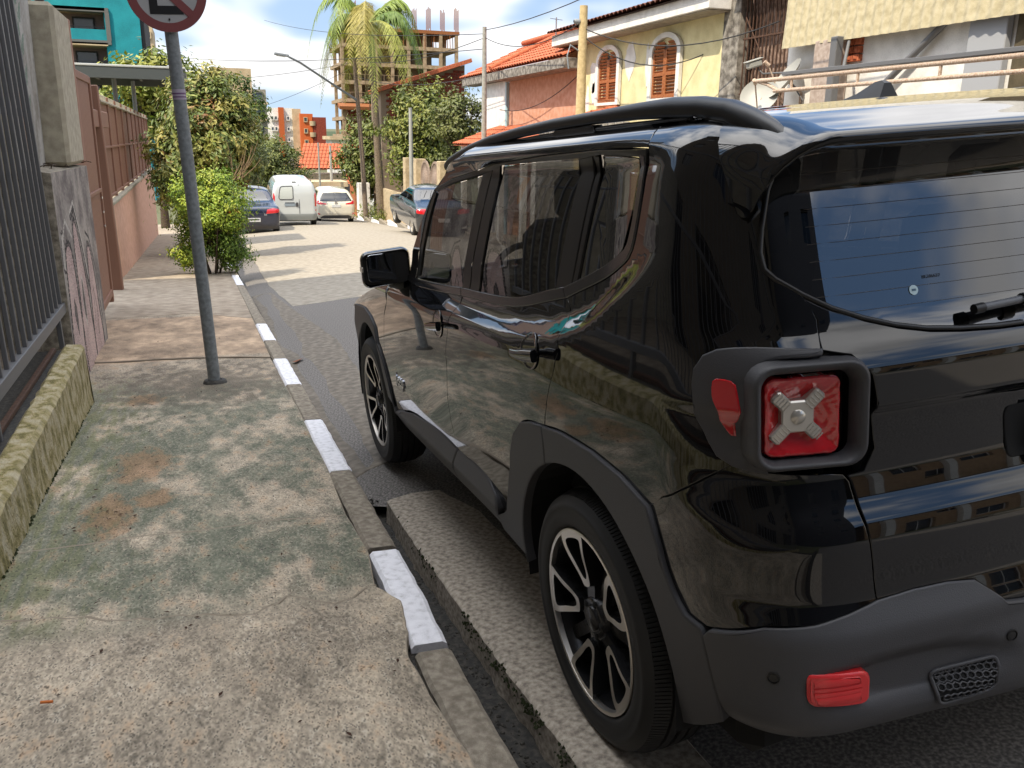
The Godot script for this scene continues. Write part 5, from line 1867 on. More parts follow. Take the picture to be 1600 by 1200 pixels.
	var gt := print_texture(512, 384, [Color(.40, .37, .36), Color(.53, .50, .48), Color(.64, .61, .58)], [
		[pink, 6.0, P.call([.05, .95, .06, .5, .10, .33, .18, .30, .24, .36, .27, .6, .28, .95]), true, ink],
		[pink, 6.0, P.call([.31, .95, .30, .55, .33, .25, .40, .22, .50, .45, .55, .70, .56, .96]), true, ink],
		[pink, 6.0, P.call([.60, .96, .60, .62, .64, .42, .70, .36, .78, .46, .82, .7, .84, .96]), true, ink],
		[ink, 3.0, P.call([.36, .62, .38, .48, .41, .50, .42, .66, .40, .72]), true, pale],
		[ink, 2.0, P.call([.13, .62, .15, .55, .18, .60, .17, .72]), true, ink],
		[pale, 3.0, P.call([.02, .40, .04, .26, .08, .24, .09, .30, .07, .42]), true, ink],
		[pink, 3.0, P.call([.04, .30, .16, .20, .28, .28]), false, pale],
		[pink, 3.5, P.call([.30, .18, .42, .14, .54, .34, .60, .52]), false, pale],
		[pink, 5.0, P.call([.30, .20, .42, .17, .52, .36, .58, .55]), false, ink],
		[pink, 3.0, P.call([.66, .30, .76, .34, .86, .52, .90, .8]), false, ink],
		[pink, 2.5, P.call([.88, .95, .87, .7, .92, .55, .97, .62, .99, .9]), false, ink],
		[pink, 2.0, P.call([.65, .75, .70, .58, .75, .70, .72, .84]), false, ink]], 55)
	var gm := mat("graffiti_plaster", Color(1, 1, 1), .95)
	gm.albedo_texture = gt
	var gw := thing("graffiti_wall", "thick weathered wall block sprayed with pink and black graffiti letters", "wall", Vector3(-.92, gy(-7.4, .1), -7.4))
	var q := func(x: float, y: float, z: float) -> Vector3: return Vector3(x, y, z) - gw.position
	mb = MB.new()
	mb.quad(q.call(-.915, 1.25, -6.42), q.call(-.915, 1.235, -8.42), q.call(-.93, gy(-8.6, .05), -8.72), q.call(-.90, gy(-6.4, .05), -6.40), Vector3(1, 0, 0), Rect2(0, 0, 1, 1))
	part("painted_face", mb, gm, gw)
	mb = MB.new()
	mb.quad(q.call(-.915, 1.25, -6.42), q.call(-1.30, 1.30, -6.42), q.call(-1.30, 1.28, -8.42), q.call(-.915, 1.235, -8.42), Vector3(0, 1, 0))
	mb.quad(q.call(-.915, 1.25, -6.42), q.call(-1.30, 1.30, -6.42), q.call(-1.30, -.5, -6.42), q.call(-.90, gy(-6.4, .05), -6.40), Vector3(0, 0, 1))
	part("stained_top", mb, grain("stained_top", Color(.40, .37, .33), Color(.56, .53, .47), Color(.68, .64, .58), 1.4, .95, .6, 58, 5), gw)
	mb = MB.new()
	mb.quad(q.call(-.915, 1.235, -8.42), q.call(-1.30, 1.28, -8.42), q.call(-1.30, -.6, -8.72), q.call(-.93, gy(-8.6, .05), -8.72), Vector3(0, 0, -1))
	part("end_face", mb, mats["pale_plaster"], gw)
	# twigs on its ledge
	mb = MB.new()
	for k in 26:
		var a := Vector3(-rng.randf_range(.93, 1.2), 1.265, -rng.randf_range(6.5, 8.3))
		var d := Vector3(rng.randf_range(-.12, .12), rng.randf_range(0, .04), rng.randf_range(-.25, .25))
		mb.tube([a, a + d * .5 + Vector3(0, .012, 0), a + d], [.003], 4, false)
	var tw := part("dry_twigs", mb, mat("twig", Color(.25, .20, .14), .9), self)
	tag(tw, "thin dry twigs lying on the ledge above the graffiti", "twigs")
	tw.set_meta("kind", "stuff")
	# painted wall over it
	var orange := Color(.72, .44, .20)
	var green := Color(.30, .42, .36)
	var strokes := [[orange, 0.0, P.call([.30, .02, .42, .0, .46, .10, .40, .20, .33, .16]), true, orange], [orange, 0.0, P.call([.28, .50, .40, .46, .44, .60, .36, .72, .27, .66]), true, orange], [orange, 0.0, P.call([.10, .35, .20, .30, .24, .45, .14, .52]), true, orange], [orange, 0.0, P.call([.30, .78, .42, .80, .40, .95, .31, .93]), true, orange], [green, 3.0, P.call([.50, .0, .53, .3, .55, .6, .60, .98]), false, green]]
	for k in 26:
		var y := k / 26.0
		var s := -1.0 if k % 2 else 1.0
		var c := Vector2(.52 + .06 * y, y)
		strokes.append([green, 0.0, PackedVector2Array([c, c + Vector2(s * .05, -.03), c + Vector2(s * .13, -.045), c + Vector2(s * .06, .012)]), true, green])
	var mt := print_texture(384, 512, [Color(.52, .50, .47), Color(.62, .61, .59), Color(.70, .69, .67)], strokes, 61)
	var mm := mat("mural_plaster", Color(1, 1, 1), .95)
	mm.albedo_texture = mt
	var mw := thing("painted_wall", "grey wall painted with orange flowers and a green vine", "wall", Vector3(-1.15, 1.25, -6.9))
	mb = MB.new()
	mb.quad(Vector3(.10, 2.6, .52), Vector3(.10, 2.6, -.58), Vector3(.06, 0, -.58), Vector3(.06, 0, .52), Vector3(1, 0, 0), Rect2(0, 0, 1, 1))
	part("painted_face", mb, mm, mw)
	mb = MB.new()
	mb.box(Vector3(-.06, 1.3, -.03), Vector3(.22, 2.6, 1.09), .0)
	part("wall", mb, mats["pale_plaster"], mw)
	var pl := thing("concrete_pilaster", "grey concrete pillar with pinkish edge above the graffiti wall", "pillar", Vector3(-1.03, 1.26, -7.95))
	mb = MB.new()
	mb.box(Vector3(-.02, .58, .02), Vector3(.26, 1.16, .86), .03)
	part("shaft", mb, grain("bare_concrete", Color(.58, .55, .48), Color(.65, .62, .55), Color(.71, .68, .60), .9, .95, .3, 63, 5), pl)
	mb = MB.new()
	mb.box(Vector3(.0, .57, -.43), Vector3(.23, 1.14, .04), .01)
	part("painted_edge", mb, mat("pink_edge", Color(.66, .52, .46), .9), pl)
	for k in 2:
		mb = MB.new()
		mb.tube([Vector3(-1.12 + k * .05, 2.40, -7.72 - k * .30), Vector3(-1.12 + k * .05, 3.3, -7.72 - k * .30)], [.035], 10)
		tag(part("black_pipe", mb, mats["satin_black"], self), ["nearer black pipe standing on the concrete pillar", "farther black pipe standing on the concrete pillar"][k], "pipe", "black pipes on the pillar")
	# ---- brown fence
	var brown := mat("fence_paint", lin(.235, .115, .075), .6)
	var pinkw := grain("salmon_wall", Color(.78, .61, .52), Color(.83, .66, .57), Color(.86, .70, .61), .5, .95, .15, 66, 4)
	var fg := thing("brown_door", "narrow brown slatted metal door beside the concrete pillar", "door", Vector3(-1.12, gy(-10.0, .16), -10.0))
	var fp := fg.position
	mb = MB.new()
	mb.box(Vector3(0, 1.26, 1.22), Vector3(.06, 2.55, .08), .006); mb.box(Vector3(0, 1.26, -1.26), Vector3(.06, 2.55, .08), .006)
	mb.box(Vector3(0, 2.5, 0), Vector3(.055, .08, 2.45), .006); mb.box(Vector3(0, .10, 0), Vector3(.055, .08, 2.45), .006); mb.box(Vector3(0.01, 1.30, 0), Vector3(.05, .04, 2.4), .004)
	part("frame", mb, brown, fg)
	mb = MB.new()
	mb.box(Vector3.ZERO, Vector3(.022, 2.36, .105), .003)
	var slat := mb.mesh()
	for k in 21:
		var o := part("slat", slat, brown, fg)
		o.position = Vector3(0, 1.30, 1.12 - k * .112)
	mb = MB.new()
	for k in 3: mb.box(Vector3(.04, .9 + k * .16, -1.05), Vector3(.02, .03, .03), .004)
	part("lock", mb, mats["chrome"], fg)
	# bare gap with a leaning brown post, then the fence on its wall
	var lp := thing("leaning_post", "thick brown leaning post in the gap beside the door", "post", Vector3(-1.25, gy(-13.2, .16), -13.2))
	mb = MB.new()
	mb.box(Vector3(0, 1.35, 0), Vector3(.17, 2.75, .17), .012, Basis(Vector3(0, 0, 1), .02))
	part("shaft", mb, brown, lp)
	mb = MB.new()
	mb.box(Vector3(0, 2.3, .9), Vector3(.07, .22, 4.4), .01)
	part("arm", mb, brown, lp)
	var fw := thing("salmon_fence_wall", "salmon pink plastered wall under the brown slatted fence", "wall", Vector3(-1.4, gy(-14.6, .1), -14.6))
	mb = MB.new()
	var z0 := -14.6
	var z1 := -30.5
	var w0 := Vector3(-1.30, 0, z0)
	var w1 := Vector3(-1.42, 0, z1)
	var ct := .44
	var B := func(p: Vector3) -> Vector3: return p - fw.position
	mb.quad(B.call(Vector3(w0.x, ct, z0)), B.call(Vector3(w1.x, ct, z1)), B.call(Vector3(w1.x, gy(z1), z1)), B.call(Vector3(w0.x + .02, gy(z0), z0)), Vector3(1, 0, 0))
	mb.quad(B.call(Vector3(w0.x, ct, z0)), B.call(Vector3(w0.x - .22, ct, z0)), B.call(Vector3(w0.x - .22, gy(z0), z0)), B.call(Vector3(w0.x + .02, gy(z0), z0)), Vector3(0, 0, 1))
	mb.quad(B.call(Vector3(w0.x - .22, ct, z0)), B.call(Vector3(w1.x - .22, ct, z1)), B.call(Vector3(w1.x - .22, gy(z1), z1)), B.call(Vector3(w0.x - .22, gy(z0), z0)), Vector3(-1, 0, 0))
	part("wall", mb, pinkw, fw)
	for k in 10:
		mb = MB.new()
		var za := lerpf(z0, z1, k / 10.0)
		var xa := lerpf(w0.x, w1.x, (k + .5) / 10.0)
		mb.box(B.call(Vector3(xa - .11, ct + .03, za - .795)), Vector3(.27, .06, 1.58), .012)
		part("coping", mb, mats["pale_plaster"], fw)
	var fn := thing("brown_fence", "long brown fence of upright slats and posts on the salmon wall", "fence", Vector3(-1.4, ct + .06, -14.7))
	mb = MB.new()
	mb.box(Vector3(0, 0, 0), Vector3(.02, 1.42, .095), .003)
	var sl := mb.mesh()
	mb = MB.new()
	mb.box(Vector3.ZERO, Vector3(.10, 1.60, .12), .01)
	var post := mb.mesh()
	for k in 11:
		var z := -14.75 - k * 1.57
		var x := lerpf(-1.38, -1.50, k / 10.0)
		var o := part("post", post, brown, fn)
		o.position = Vector3(x, ct + .84, z) - fn.position
		if k == 10: break
		for j in 13:
			o = part("slat", sl, brown, fn)
			o.position = Vector3(x, ct + .80, z - .17 - j * .112) - fn.position
		mb = MB.new()
		mb.box(Vector3(x + .02, ct + .86, z - .785) - fn.position, Vector3(.05, .035, 1.44), .004)
		mb.box(Vector3(x + .02, ct + .12, z - .785) - fn.position, Vector3(.05, .04, 1.44), .004)
		part("rail", mb, brown, fn)
		mb = MB.new()
		mb.box(Vector3(x, ct + 1.54, z - .785) - fn.position, Vector3(.14, .03, 1.46), .004)
		for j in 9: mb.box(Vector3(x, ct + 1.60, z - .12 - j * .165) - fn.position, Vector3(.03, .10, .05), .004)
		part("capping", mb, mats["pale_plaster"], fn)
	# red flowers behind the fence
	var pk := thing("flower_box", "box of red flowers hanging above the brown door", "flower box", Vector3(-1.75, 2.02, -13.5))
	mb = MB.new()
	mb.box(Vector3(0, 0, -.2), Vector3(.25, .16, 1.6), .01)
	part("box", mb, mat("box_black", lin(.015, .015, .015), .6), pk)
	var leaf := leaf_mesh(.5, .14)
	var put := []
	var cols := []
	for k in 420:
		var p := Vector3(rng.randfn(0, .10), .12 + absf(rng.randfn(0, .10)), rng.randf_range(-1.0, .6))
		var red_ := rng.randf() < .45
		put.append(Transform3D(Basis.from_euler(Vector3(rng.randf() * TAU, rng.randf() * TAU, 0)).scaled(Vector3.ONE * rng.randf_range(.07, .13)), p))
		cols.append(Color(.62, .02, .04) if red_ else Color(.10, .16, .03).lerp(Color(.30, .26, .06), rng.randf()))
	scatter("flowers", leaf, put, leaf_mat(), pk, "", "", cols)
	# carport roof
	var cp := thing("carport", "flat grey metal carport roof on two thin posts behind the fence", "carport", Vector3(-2.2, gy(-24, 0), -24))
	var by := cp.position.y
	mb = MB.new()
	mb.box(Vector3(.35, 3.06 - by, -1.2), Vector3(3.4, .05, 3.4), .008)
	part("roof_sheet", mb, mat("carport_top", Color(.72, .73, .72), .4), cp)
	mb = MB.new()
	mb.box(Vector3(.35, 2.90 - by, .46), Vector3(3.4, .26, .05), .008); mb.box(Vector3(.35, 2.90 - by, -2.9), Vector3(3.4, .26, .05), .008)
	for k in 4: mb.box(Vector3(-1.2 + k * 1.05, 2.96 - by, -1.2), Vector3(.06, .14, 3.3), .006)
	part("beam", mb, mat("carport_grey", Color(.30, .32, .32), .55), cp)
	for k in 2:
		mb = MB.new()
		mb.tube([Vector3(.36 + k * .30, 0, -.6 - k * 2.2), Vector3(.36 + k * .30, 2.9 - by, -.6 - k * 2.2)], [.055], 10)
		part("post", mb, mat("galvanised", Color(.50, .52, .54), .5), cp)
	# ---- the no-parking sign
	var sg := thing("traffic_sign", "leaning grey pole with a round crossed-out E no-parking sign", "traffic sign", Vector3(-.01, gy(-6.36, .16), -6.36))
	var dir := (Vector3(-.11, 2.20, -6.37) - sg.position).normalized()
	mb = MB.new()
	mb.tube([Vector3(0, -.1, 0), dir * 1.4, dir * 2.78], [.0425, .042, .041], 20)
	var galv := grain("weathered_zinc", Color(.40, .42, .43), Color(.48, .50, .51), Color(.55, .57, .58), 2.4, .55, .1, 71, 4)
	part("pole", mb, galv, sg)
	mb = MB.new()
	mb.tube([dir * 1.935, dir * 2.0], [.0432], 20, false)
	part("sticker", mb, mat("sticker_pale", Color(.66, .62, .68), .6), sg)
	mb = MB.new()
	mb.tube([dir * 1.948, dir * 1.956], [.0437], 20, false); mb.tube([dir * 1.968, dir * 1.978], [.0437], 20, false)
	part("sticker_print", mb, mat("sticker_ink", Color(.42, .30, .45), .6), sg)
	mb = MB.new()
	mb.lathe(dir * .0 + Vector3(0, .005, 0), Vector3(0, 1, 0), [Vector2(.085, -.01), Vector2(.075, .012), Vector2(.045, .018)], 18)
	part("foot_collar", mb, mats["gutter_mud"], sg)
	var so := dir * 2.585 + Vector3(0, 0, .055)
	var fz := Vector3(-.02, .0, 1).normalized()
	var fx := Vector3(0, 1, 0).cross(fz).normalized()
	fx = (fx - dir * fx.dot(dir)).normalized()
	var fy := fz.cross(fx)
	mb = MB.new()
	mb.lathe(so, fz, [Vector2(0, -.008), Vector2(.24, -.008), Vector2(.242, -.002), Vector2(.24, .0), Vector2(0, .0)], 64, true)
	var plate := part("plate", mb, mat("sign_white", Color(.66, .66, .66), .55), sg)
	var signred := mat("sign_red", Color(.50, .27, .27), .55)
	mb = MB.new()
	mb.lathe(so, fz, [Vector2(.241, .0005), Vector2(.241, .002), Vector2(.187, .002), Vector2(.187, .0005)], 64, true)
	part("ring", mb, signred, plate)
	var blk := mat("sign_black", Color(.05, .05, .06), .6)
	mb = MB.new()
	for r in [Rect2(-.11, -.135, .05, .27), Rect2(-.11, -.135, .20, .05), Rect2(-.11, -.02, .17, .045), Rect2(-.11, .09, .20, .045)]:
		mb.prism(PackedVector2Array([r.position, Vector2(r.end.x, r.position.y), r.end, Vector2(r.position.x, r.end.y)]), so, fx, fy, fz, .0, .0022 if r.size.y > .1 else .0024)
	part("letter", mb, blk, plate)
	mb = MB.new()
	mb.prism(PackedVector2Array([Vector2(-.155, .12), Vector2(-.12, .155), Vector2(.155, -.12), Vector2(.12, -.155)]), so, fx, fy, fz, .0, .0036)
	part("slash", mb, signred, plate)
	for k in 2:
		mb = MB.new()
		mb.lathe(so + fy * (-.165 if k == 0 else .165), fz, [Vector2(.006, 0), Vector2(.006, .006), Vector2(0, .007)], 10)
		part("bolt", mb, blk, plate)
	# little things on the pavement
	mb = MB.new()
	mb.tube([Vector3(-.505, gy(-2.27, .178), -2.272), Vector3(-.475, gy(-2.27, .178), -2.266)], [.004], 8)
	tag(part("cigarette_end", mb, mat("filter_orange", Color(.75, .42, .20), .9), self), "orange cigarette end lying on the near pavement slab", "cigarette end")
	put = []
	for k in 260:
		var z := rng.randf_range(-9.0, -1.4)
		var x := rng.randf_range(-.78, .46)
		if k < 90:
			x = rng.randfn(-.42, .13); z = rng.randf_range(-6.1, -3.5)
		put.append(Transform3D(Basis.from_euler(Vector3(rng.randf_range(-.3, .3), rng.randf() * TAU, rng.randf_range(-.3, .3))).scaled(Vector3.ONE * rng.randf_range(.010, .026)), Vector3(x, gy(z, .168), z)))
	scatter("fallen_leaves", leaf_mesh(.42, .1), put, mat("dead_leaf", Color(.24, .15, .10), .95), null, "small dry brown leaves scattered over the pavement", "leaves")
	mb = MB.new()
	mb.flat(Vector3(.64, gy(-7.6, .03), -7.62), Vector3(.75, gy(-7.6, .05), -7.66), Vector3(.67, gy(-7.6, .045), -7.55), Vector3.UP)
	mb.flat(Vector3(.64, gy(-7.6, .03), -7.62), Vector3(.75, gy(-7.6, .05), -7.66), Vector3(.72, gy(-7.7, .03), -7.72), Vector3.UP)
	tag(part("orange_leaf", mb, mat("leaf_orange", Color(.50, .28, .16), .9), self), "single curled orange brown leaf in the gutter beside a white kerb stone", "leaf")

# a wall with openings; parts: wall, window (> pane); origin is its lower corner, dirx along it, the face looks to dirx turned left
func facade(parent: Node, o: Vector3, dx: Vector3, W: float, H: float, ops: Array, m: Material, thick: float, dark: Material, frame_m: Material, pane_m: Material, glazed := true):
	var dy := Vector3(0, 1, 0)
	var out := dx.cross(dy) * -1.0
	out = dy.cross(dx) if false else dx.cross(dy)
	var xs := [0.0, W]
	var ys := [0.0, H]
	for r in ops:
		for v in [r.position.x, r.end.x]:
			if not xs.has(v): xs.append(v)
		for v in [r.position.y, r.end.y]:
			if not ys.has(v): ys.append(v)
	xs.sort(); ys.sort()
	var mb := MB.new()
	for i in xs.size() - 1:
		for j in ys.size() - 1:
			var c := Vector2((xs[i] + xs[i + 1]) * .5, (ys[j] + ys[j + 1]) * .5)
			var hole := false
			for r in ops:
				if r.has_point(c): hole = true
			if hole: continue
			mb.quad(o + dx * xs[i] + dy * ys[j], o + dx * xs[i + 1] + dy * ys[j], o + dx * xs[i + 1] + dy * ys[j + 1], o + dx * xs[i] + dy * ys[j + 1], out)
	for r in ops:
		var a: Vector3 = o + dx * r.position.x + dy * r.position.y
		var b: Vector3 = o + dx * r.end.x + dy * r.position.y
		var c: Vector3 = o + dx * r.end.x + dy * r.end.y
		var d: Vector3 = o + dx * r.position.x + dy * r.end.y
		var k := -out * thick
		mb.quad(a, b, b + k, a + k, dy); mb.quad(d, c, c + k, d + k, -dy); mb.quad(a, d, d + k, a + k, dx); mb.quad(b, c, c + k, b + k, -dx)
	part("wall", mb, m, parent)
	for r in ops:
		var c: Vector3 = o + dx * (r.position.x + r.size.x * .5) + dy * (r.position.y + r.size.y * .5) - out * (thick - .06)
		var bs := Basis(dx, dy, out)
		mb = MB.new()
		var f := .05
		mb.box(c + dx * (r.size.x * .5 - f * .5), Vector3(f, r.size.y, .06), 0.0, bs); mb.box(c - dx * (r.size.x * .5 - f * .5), Vector3(f, r.size.y, .06), 0.0, bs)
		mb.box(c + dy * (r.size.y * .5 - f * .5), Vector3(r.size.x - 2 * f, f, .055), 0.0, bs); mb.box(c - dy * (r.size.y * .5 - f * .5), Vector3(r.size.x - 2 * f, f, .055), 0.0, bs)
		mb.box(c, Vector3(.035, r.size.y - 2 * f, .05), 0.0, bs)
		var w := part("window", mb, frame_m, parent)
		mb = MB.new()
		mb.box(c - out * .01, Vector3(r.size.x - f, r.size.y - f, .012), 0.0, bs)
		part("pane", mb, pane_m, w)
		mb = MB.new()
		mb.box(c - out * .16, Vector3(r.size.x + .1, r.size.y + .1, .02), 0.0, bs)
		part("room_back", mb, dark, w)
# one leaf: two bent halves, length 1 along x
func leaf_mesh(w: float, bend: float) -> ArrayMesh:
	if mats.has("leaf%s%s" % [w, bend]): return mats["leaf%s%s" % [w, bend]]
	var mb := MB.new()
	var a := Vector3(0, 0, 0)
	var m := Vector3(.5, bend, 0)
	var t := Vector3(1, 0, 0)
	for s in [-1.0, 1.0]:
		var e := Vector3(.45, bend * .4, s * w * .5)
		var n := Vector3(0, 1, -s * .3).normalized()
		mb.f(mb.p(a, n), mb.p(m, n), mb.p(e, n))
		mb.f(mb.p(m, n), mb.p(t, n), mb.p(e, n))
	mats["leaf%s%s" % [w, bend]] = mb.mesh()
	return mats["leaf%s%s" % [w, bend]]

func leaf_mat() -> StandardMaterial3D:
	if mats.has("leaf"): return mats["leaf"]
	var m := mat("leaf", Color(1, 1, 1), .5)
	m.vertex_color_use_as_albedo = true
	m.backlight_enabled = true
	m.backlight = Color(.55, .6, .3)
	m.cull_mode = BaseMaterial3D.CULL_DISABLED
	return m

# a crown of leaves in clumps; each clump is an uneven ball, open between
func crown(parent: Node, ctr: Vector3, rad: Vector3, clumps: int, per: int, size: float, cols: Array, leafw := .45, seed_ := 1, hang := 0.0, csize := .30, limbs: MB = null, root := Vector3.ZERO) -> Node:
	var r := RandomNumberGenerator.new()
	r.seed = seed_
	var put := []
	var tint := []
	for k in clumps:
		var d := Vector3(r.randfn(), r.randfn(), r.randfn()).normalized()
		var rr := pow(r.randf(), .45)
		var lump := 1.0 + .22 * sin(d.x * 5.0 + seed_) * cos(d.y * 4.0 + seed_ * 2.0) + .12 * sin(d.z * 9.0 + d.y * 7.0)
		var c := ctr + d * rad * rr * lump
		if limbs and k % 4 == 0:
			var mid := root.lerp(c, .5) + Vector3(0, -.06 * rad.y, 0)
			limbs.tube([root, mid, c], [rad.x * .035, rad.x * .02, rad.x * .008], 5, false)
		var cs := csize * r.randf_range(.6, 1.25)
		var tone := r.randf()
		var base: Color = cols[r.randi() % cols.size()]
		var n := int(per * r.randf_range(.6, 1.3))
		for j in n:
			var q := Vector3(r.randfn(), r.randfn() * .75, r.randfn()) * .55
			var p := c + q * cs * rad.x
			var out := (q.normalized() + d * .8 + Vector3(0, .55, 0)).normalized()
			var ax := Vector3(r.randfn(), r.randfn() - hang, r.randfn())
			var x := (ax - out * ax.dot(out) * .7).normalized()
			var z := x.cross(out).normalized()
			var y := z.cross(x)
			var s := size * r.randf_range(.65, 1.25)
			put.append(Transform3D(Basis(x * s, y * s, z * s), p))
			tint.append(base.lerp(cols[r.randi() % cols.size()], r.randf() * .5) * (0.8 + .4 * r.randf()))
	var o := scatter("crown", leaf_mesh(leafw, .06), put, leaf_mat(), parent, "", "", tint)
	return o

func bark() -> StandardMaterial3D:
	return grain("bark", Color(.20, .16, .12), Color(.30, .25, .20), Color(.40, .34, .28), 2.0, .95, .6, 81, 5)

func tree(called: String, label: String, cat: String, at: Vector3, trunk_h: float, trunk_r: float, crowns: Array, cols: Array, size: float, seed_: int, group := "", leafw := .45, hang := 0.0) -> Node3D:
	var t := thing(called, label, cat, at, 0.0, group)
	var mb := MB.new()
	var r := RandomNumberGenerator.new()
	r.seed = seed_
	var pts := []
	for k in 6:
		pts.append(Vector3(r.randf_range(-.05, .05) * k * .4, trunk_h * k / 5.0, r.randf_range(-.05, .05) * k * .4))
	mb.tube(pts, [trunk_r * 1.3, trunk_r, trunk_r * .9, trunk_r * .8, trunk_r * .7, trunk_r * .55], 9)
	var k := 0
	for c in crowns:
		crown(t, c[0], c[1], c[2], c[3], size, cols, leafw, seed_ + k * 13, hang, c[4] if c.size() > 4 else .30, mb, pts[4])
		k += 1
	part("trunk", mb, bark(), t)
	return t

func build_plants():
	var lime := [Color(.20, .30, .025), Color(.30, .38, .03), Color(.11, .20, .02), Color(.38, .42, .05)]
	var s := thing("clipped_shrub", "rounded bright lime green shrub growing on the pavement edge", "shrub", Vector3(.05, gy(-15.4, .14), -15.4))
	var mb := MB.new()
	for k in 5:
		var an := k * 1.3
		var b := Vector3(cos(an) * .08 + .05, 0, sin(an) * .08)
		mb.tube([b, b + Vector3(cos(an) * .12, .35, sin(an) * .12), b + Vector3(cos(an) * .3, .8, sin(an) * .3)], [.022, .018, .01], 6)
	crown(s, Vector3(0.02, 1.10, 0), Vector3(.62, .62, .55), 190, 80, .062, lime, .42, 3, 0, .30, mb, Vector3(.05, .4, 0))
	crown(s, Vector3(-.33, .42, .05), Vector3(.30, .34, .28), 50, 70, .055, lime, .42, 5, 0, .45)
	crown(s, Vector3(.30, .48, .0), Vector3(.40, .40, .34), 80, 70, .055, [Color(.10, .18, .02), Color(.16, .24, .03)], .42, 6, 0, .4)
	part("stem", mb, bark(), s)
	var yel := [Color(.24, .25, .05), Color(.12, .17, .035), Color(.36, .31, .08), Color(.08, .12, .03), Color(.26, .12, .045), Color(.18, .23, .05), Color(.13, .18, .04), Color(.30, .30, .08)]
	tree("croton_tree", "bushy street tree with mixed yellow, green and reddish leaves", "tree", Vector3(.15, gy(-20.5, .14), -20.5), 1.7, .06, [[Vector3(-.05, 2.55, 0), Vector3(.95, 1.35, .9), 300, 80, .24], [Vector3(.40, 2.3, .1), Vector3(.62, 1.0, .8), 120, 70, .30], [Vector3(-.55, 1.9, .2), Vector3(.65, 1.1, .7), 90, 60, .34]], yel, .14, 9, "", .38, .6)
	mb = MB.new()
	for k in 14:
		var a := Vector3(.62 + rng.randf() * .2, .62, -19.6 + rng.randf() * .3)
		var d := Vector3(rng.randf_range(-.1, .45), rng.randf_range(.3, .9), rng.randf_range(-.2, .2))
		mb.tube([a, a + d * .6 + Vector3(.03, 0, 0), a + d], [.010, .007, .003], 4, false)
	var dry := part("bare_branches", mb, mat("dry_branch", Color(.50, .42, .32), .9), self)
	tag(dry, "pale bare dry branches sticking out of the street tree", "branches")
	var grn := [Color(.14, .19, .02), Color(.22, .25, .03), Color(.07, .11, .02), Color(.30, .30, .05)]
	tree("broad_tree", "broad yellow green tree behind the carport", "tree", Vector3(-1.4, gy(-36, 0), -36), 4.6, .14, [[Vector3(-.1, 5.4, 0), Vector3(1.9, 1.15, 1.5), 150, 46, .24], [Vector3(-.9, 3.7, 0), Vector3(1.0, .9, 1), 60, 40, .3]], grn, .22, 15, "", .5)
	tree("round_tree", "dark green round tree beside the broad tree behind the street tree", "tree", Vector3(1.2, gy(-38, 0), -38), 4.2, .12, [[Vector3(.1, 4.9, 0), Vector3(1.25, 1.1, 1.2), 110, 42, .26]], [Color(.05, .09, .015), Color(.09, .14, .02), Color(.14, .17, .03)], .2, 16, "", .5)
	var ol := [Color(.10, .13, .025), Color(.16, .19, .04), Color(.06, .085, .018), Color(.22, .23, .06)]
	tree("olive_tree", "dense green tree overhanging the dark blue car and the van", "tree", Vector3(3.9, gy(-54, 0), -54), 2.2, .12, [[Vector3(.0, 3.1, 0), Vector3(1.7, 1.6, 1.6), 220, 46, .22], [Vector3(.9, 2.0, .2), Vector3(1.4, 1.2, 1.2), 120, 42, .26]], ol, .19, 21)
	tree("grey_green_tree", "paler tree between the street tree and the overhanging tree", "tree", Vector3(2.1, gy(-49, 0), -49), 2.4, .1, [[Vector3(.1, 3.4, 0), Vector3(1.2, 1.7, 1.2), 150, 42, .26]], [Color(.12, .15, .06), Color(.2, .22, .1), Color(.07, .09, .03)], .18, 24)
	# right bank of trees
	tree("garden_tree", "large dark green garden tree left of the palm trunk", "tree", Vector3(8.9, gy(-47, .1), -47), 2.2, .15, [[Vector3(-.5, 2.7, 0), Vector3(1.5, 1.7, 1.4), 170, 46, .24], [Vector3(.6, 4.4, 0), Vector3(1.7, 1.9, 1.5), 160, 44, .26]], ol, .24, 31, "trees behind the far wall")
	tree("garden_tree", "large yellow green garden tree behind the two wall pillars", "tree", Vector3(9.9, gy(-39.5, .1), -39.5), 2.4, .15, [[Vector3(-.2, 4.3, 0), Vector3(1.9, 1.6, 1.5), 210, 48, .22], [Vector3(-.7, 2.6, .3), Vector3(1.4, 1.2, 1.1), 110, 44, .3]], [Color(.12, .15, .02), Color(.19, .21, .03), Color(.07, .10, .02), Color(.26, .26, .06)], .21, 32, "trees behind the far wall")
	tree("garden_tree", "sparse olive garden tree beside the red tiled house", "tree", Vector3(10.3, gy(-34.5, .1), -34.5), 2.6, .12, [[Vector3(-.3, 4.2, 0), Vector3(1.3, 1.2, 1.1), 100, 36, .26], [Vector3(.0, 2.7, 0), Vector3(1.4, 1.1, 1.1), 100, 36, .3]], [Color(.11, .13, .03), Color(.17, .18, .05), Color(.08, .09, .02)], .18, 33, "trees behind the far wall")
	# palm
	var pm := thing("palm", "tall slim palm with drooping feathery fronds", "palm", Vector3(8.12, gy(-42.0, .1), -42.0))
	pm.scale = Vector3.ONE * 1.42
	mb = MB.new()
	var pr := []
	for k in 40:
		var t := k / 39.0
		pr.append(Vector2(lerpf(.165, .085, pow(t, .7)) + (.006 if k % 2 else 0.0), t * 4.95))
	pr[0] = Vector2(.24, 0.0)
	mb.lathe(Vector3.ZERO, Vector3(-.035, 1, 0), pr, 14)
	part("trunk", mb, grain("palm_bark", Color(.30, .26, .21), Color(.42, .37, .31), Color(.54, .48, .41), 1.2, .95, .3, 83, 4), pm)
	mb = MB.new()
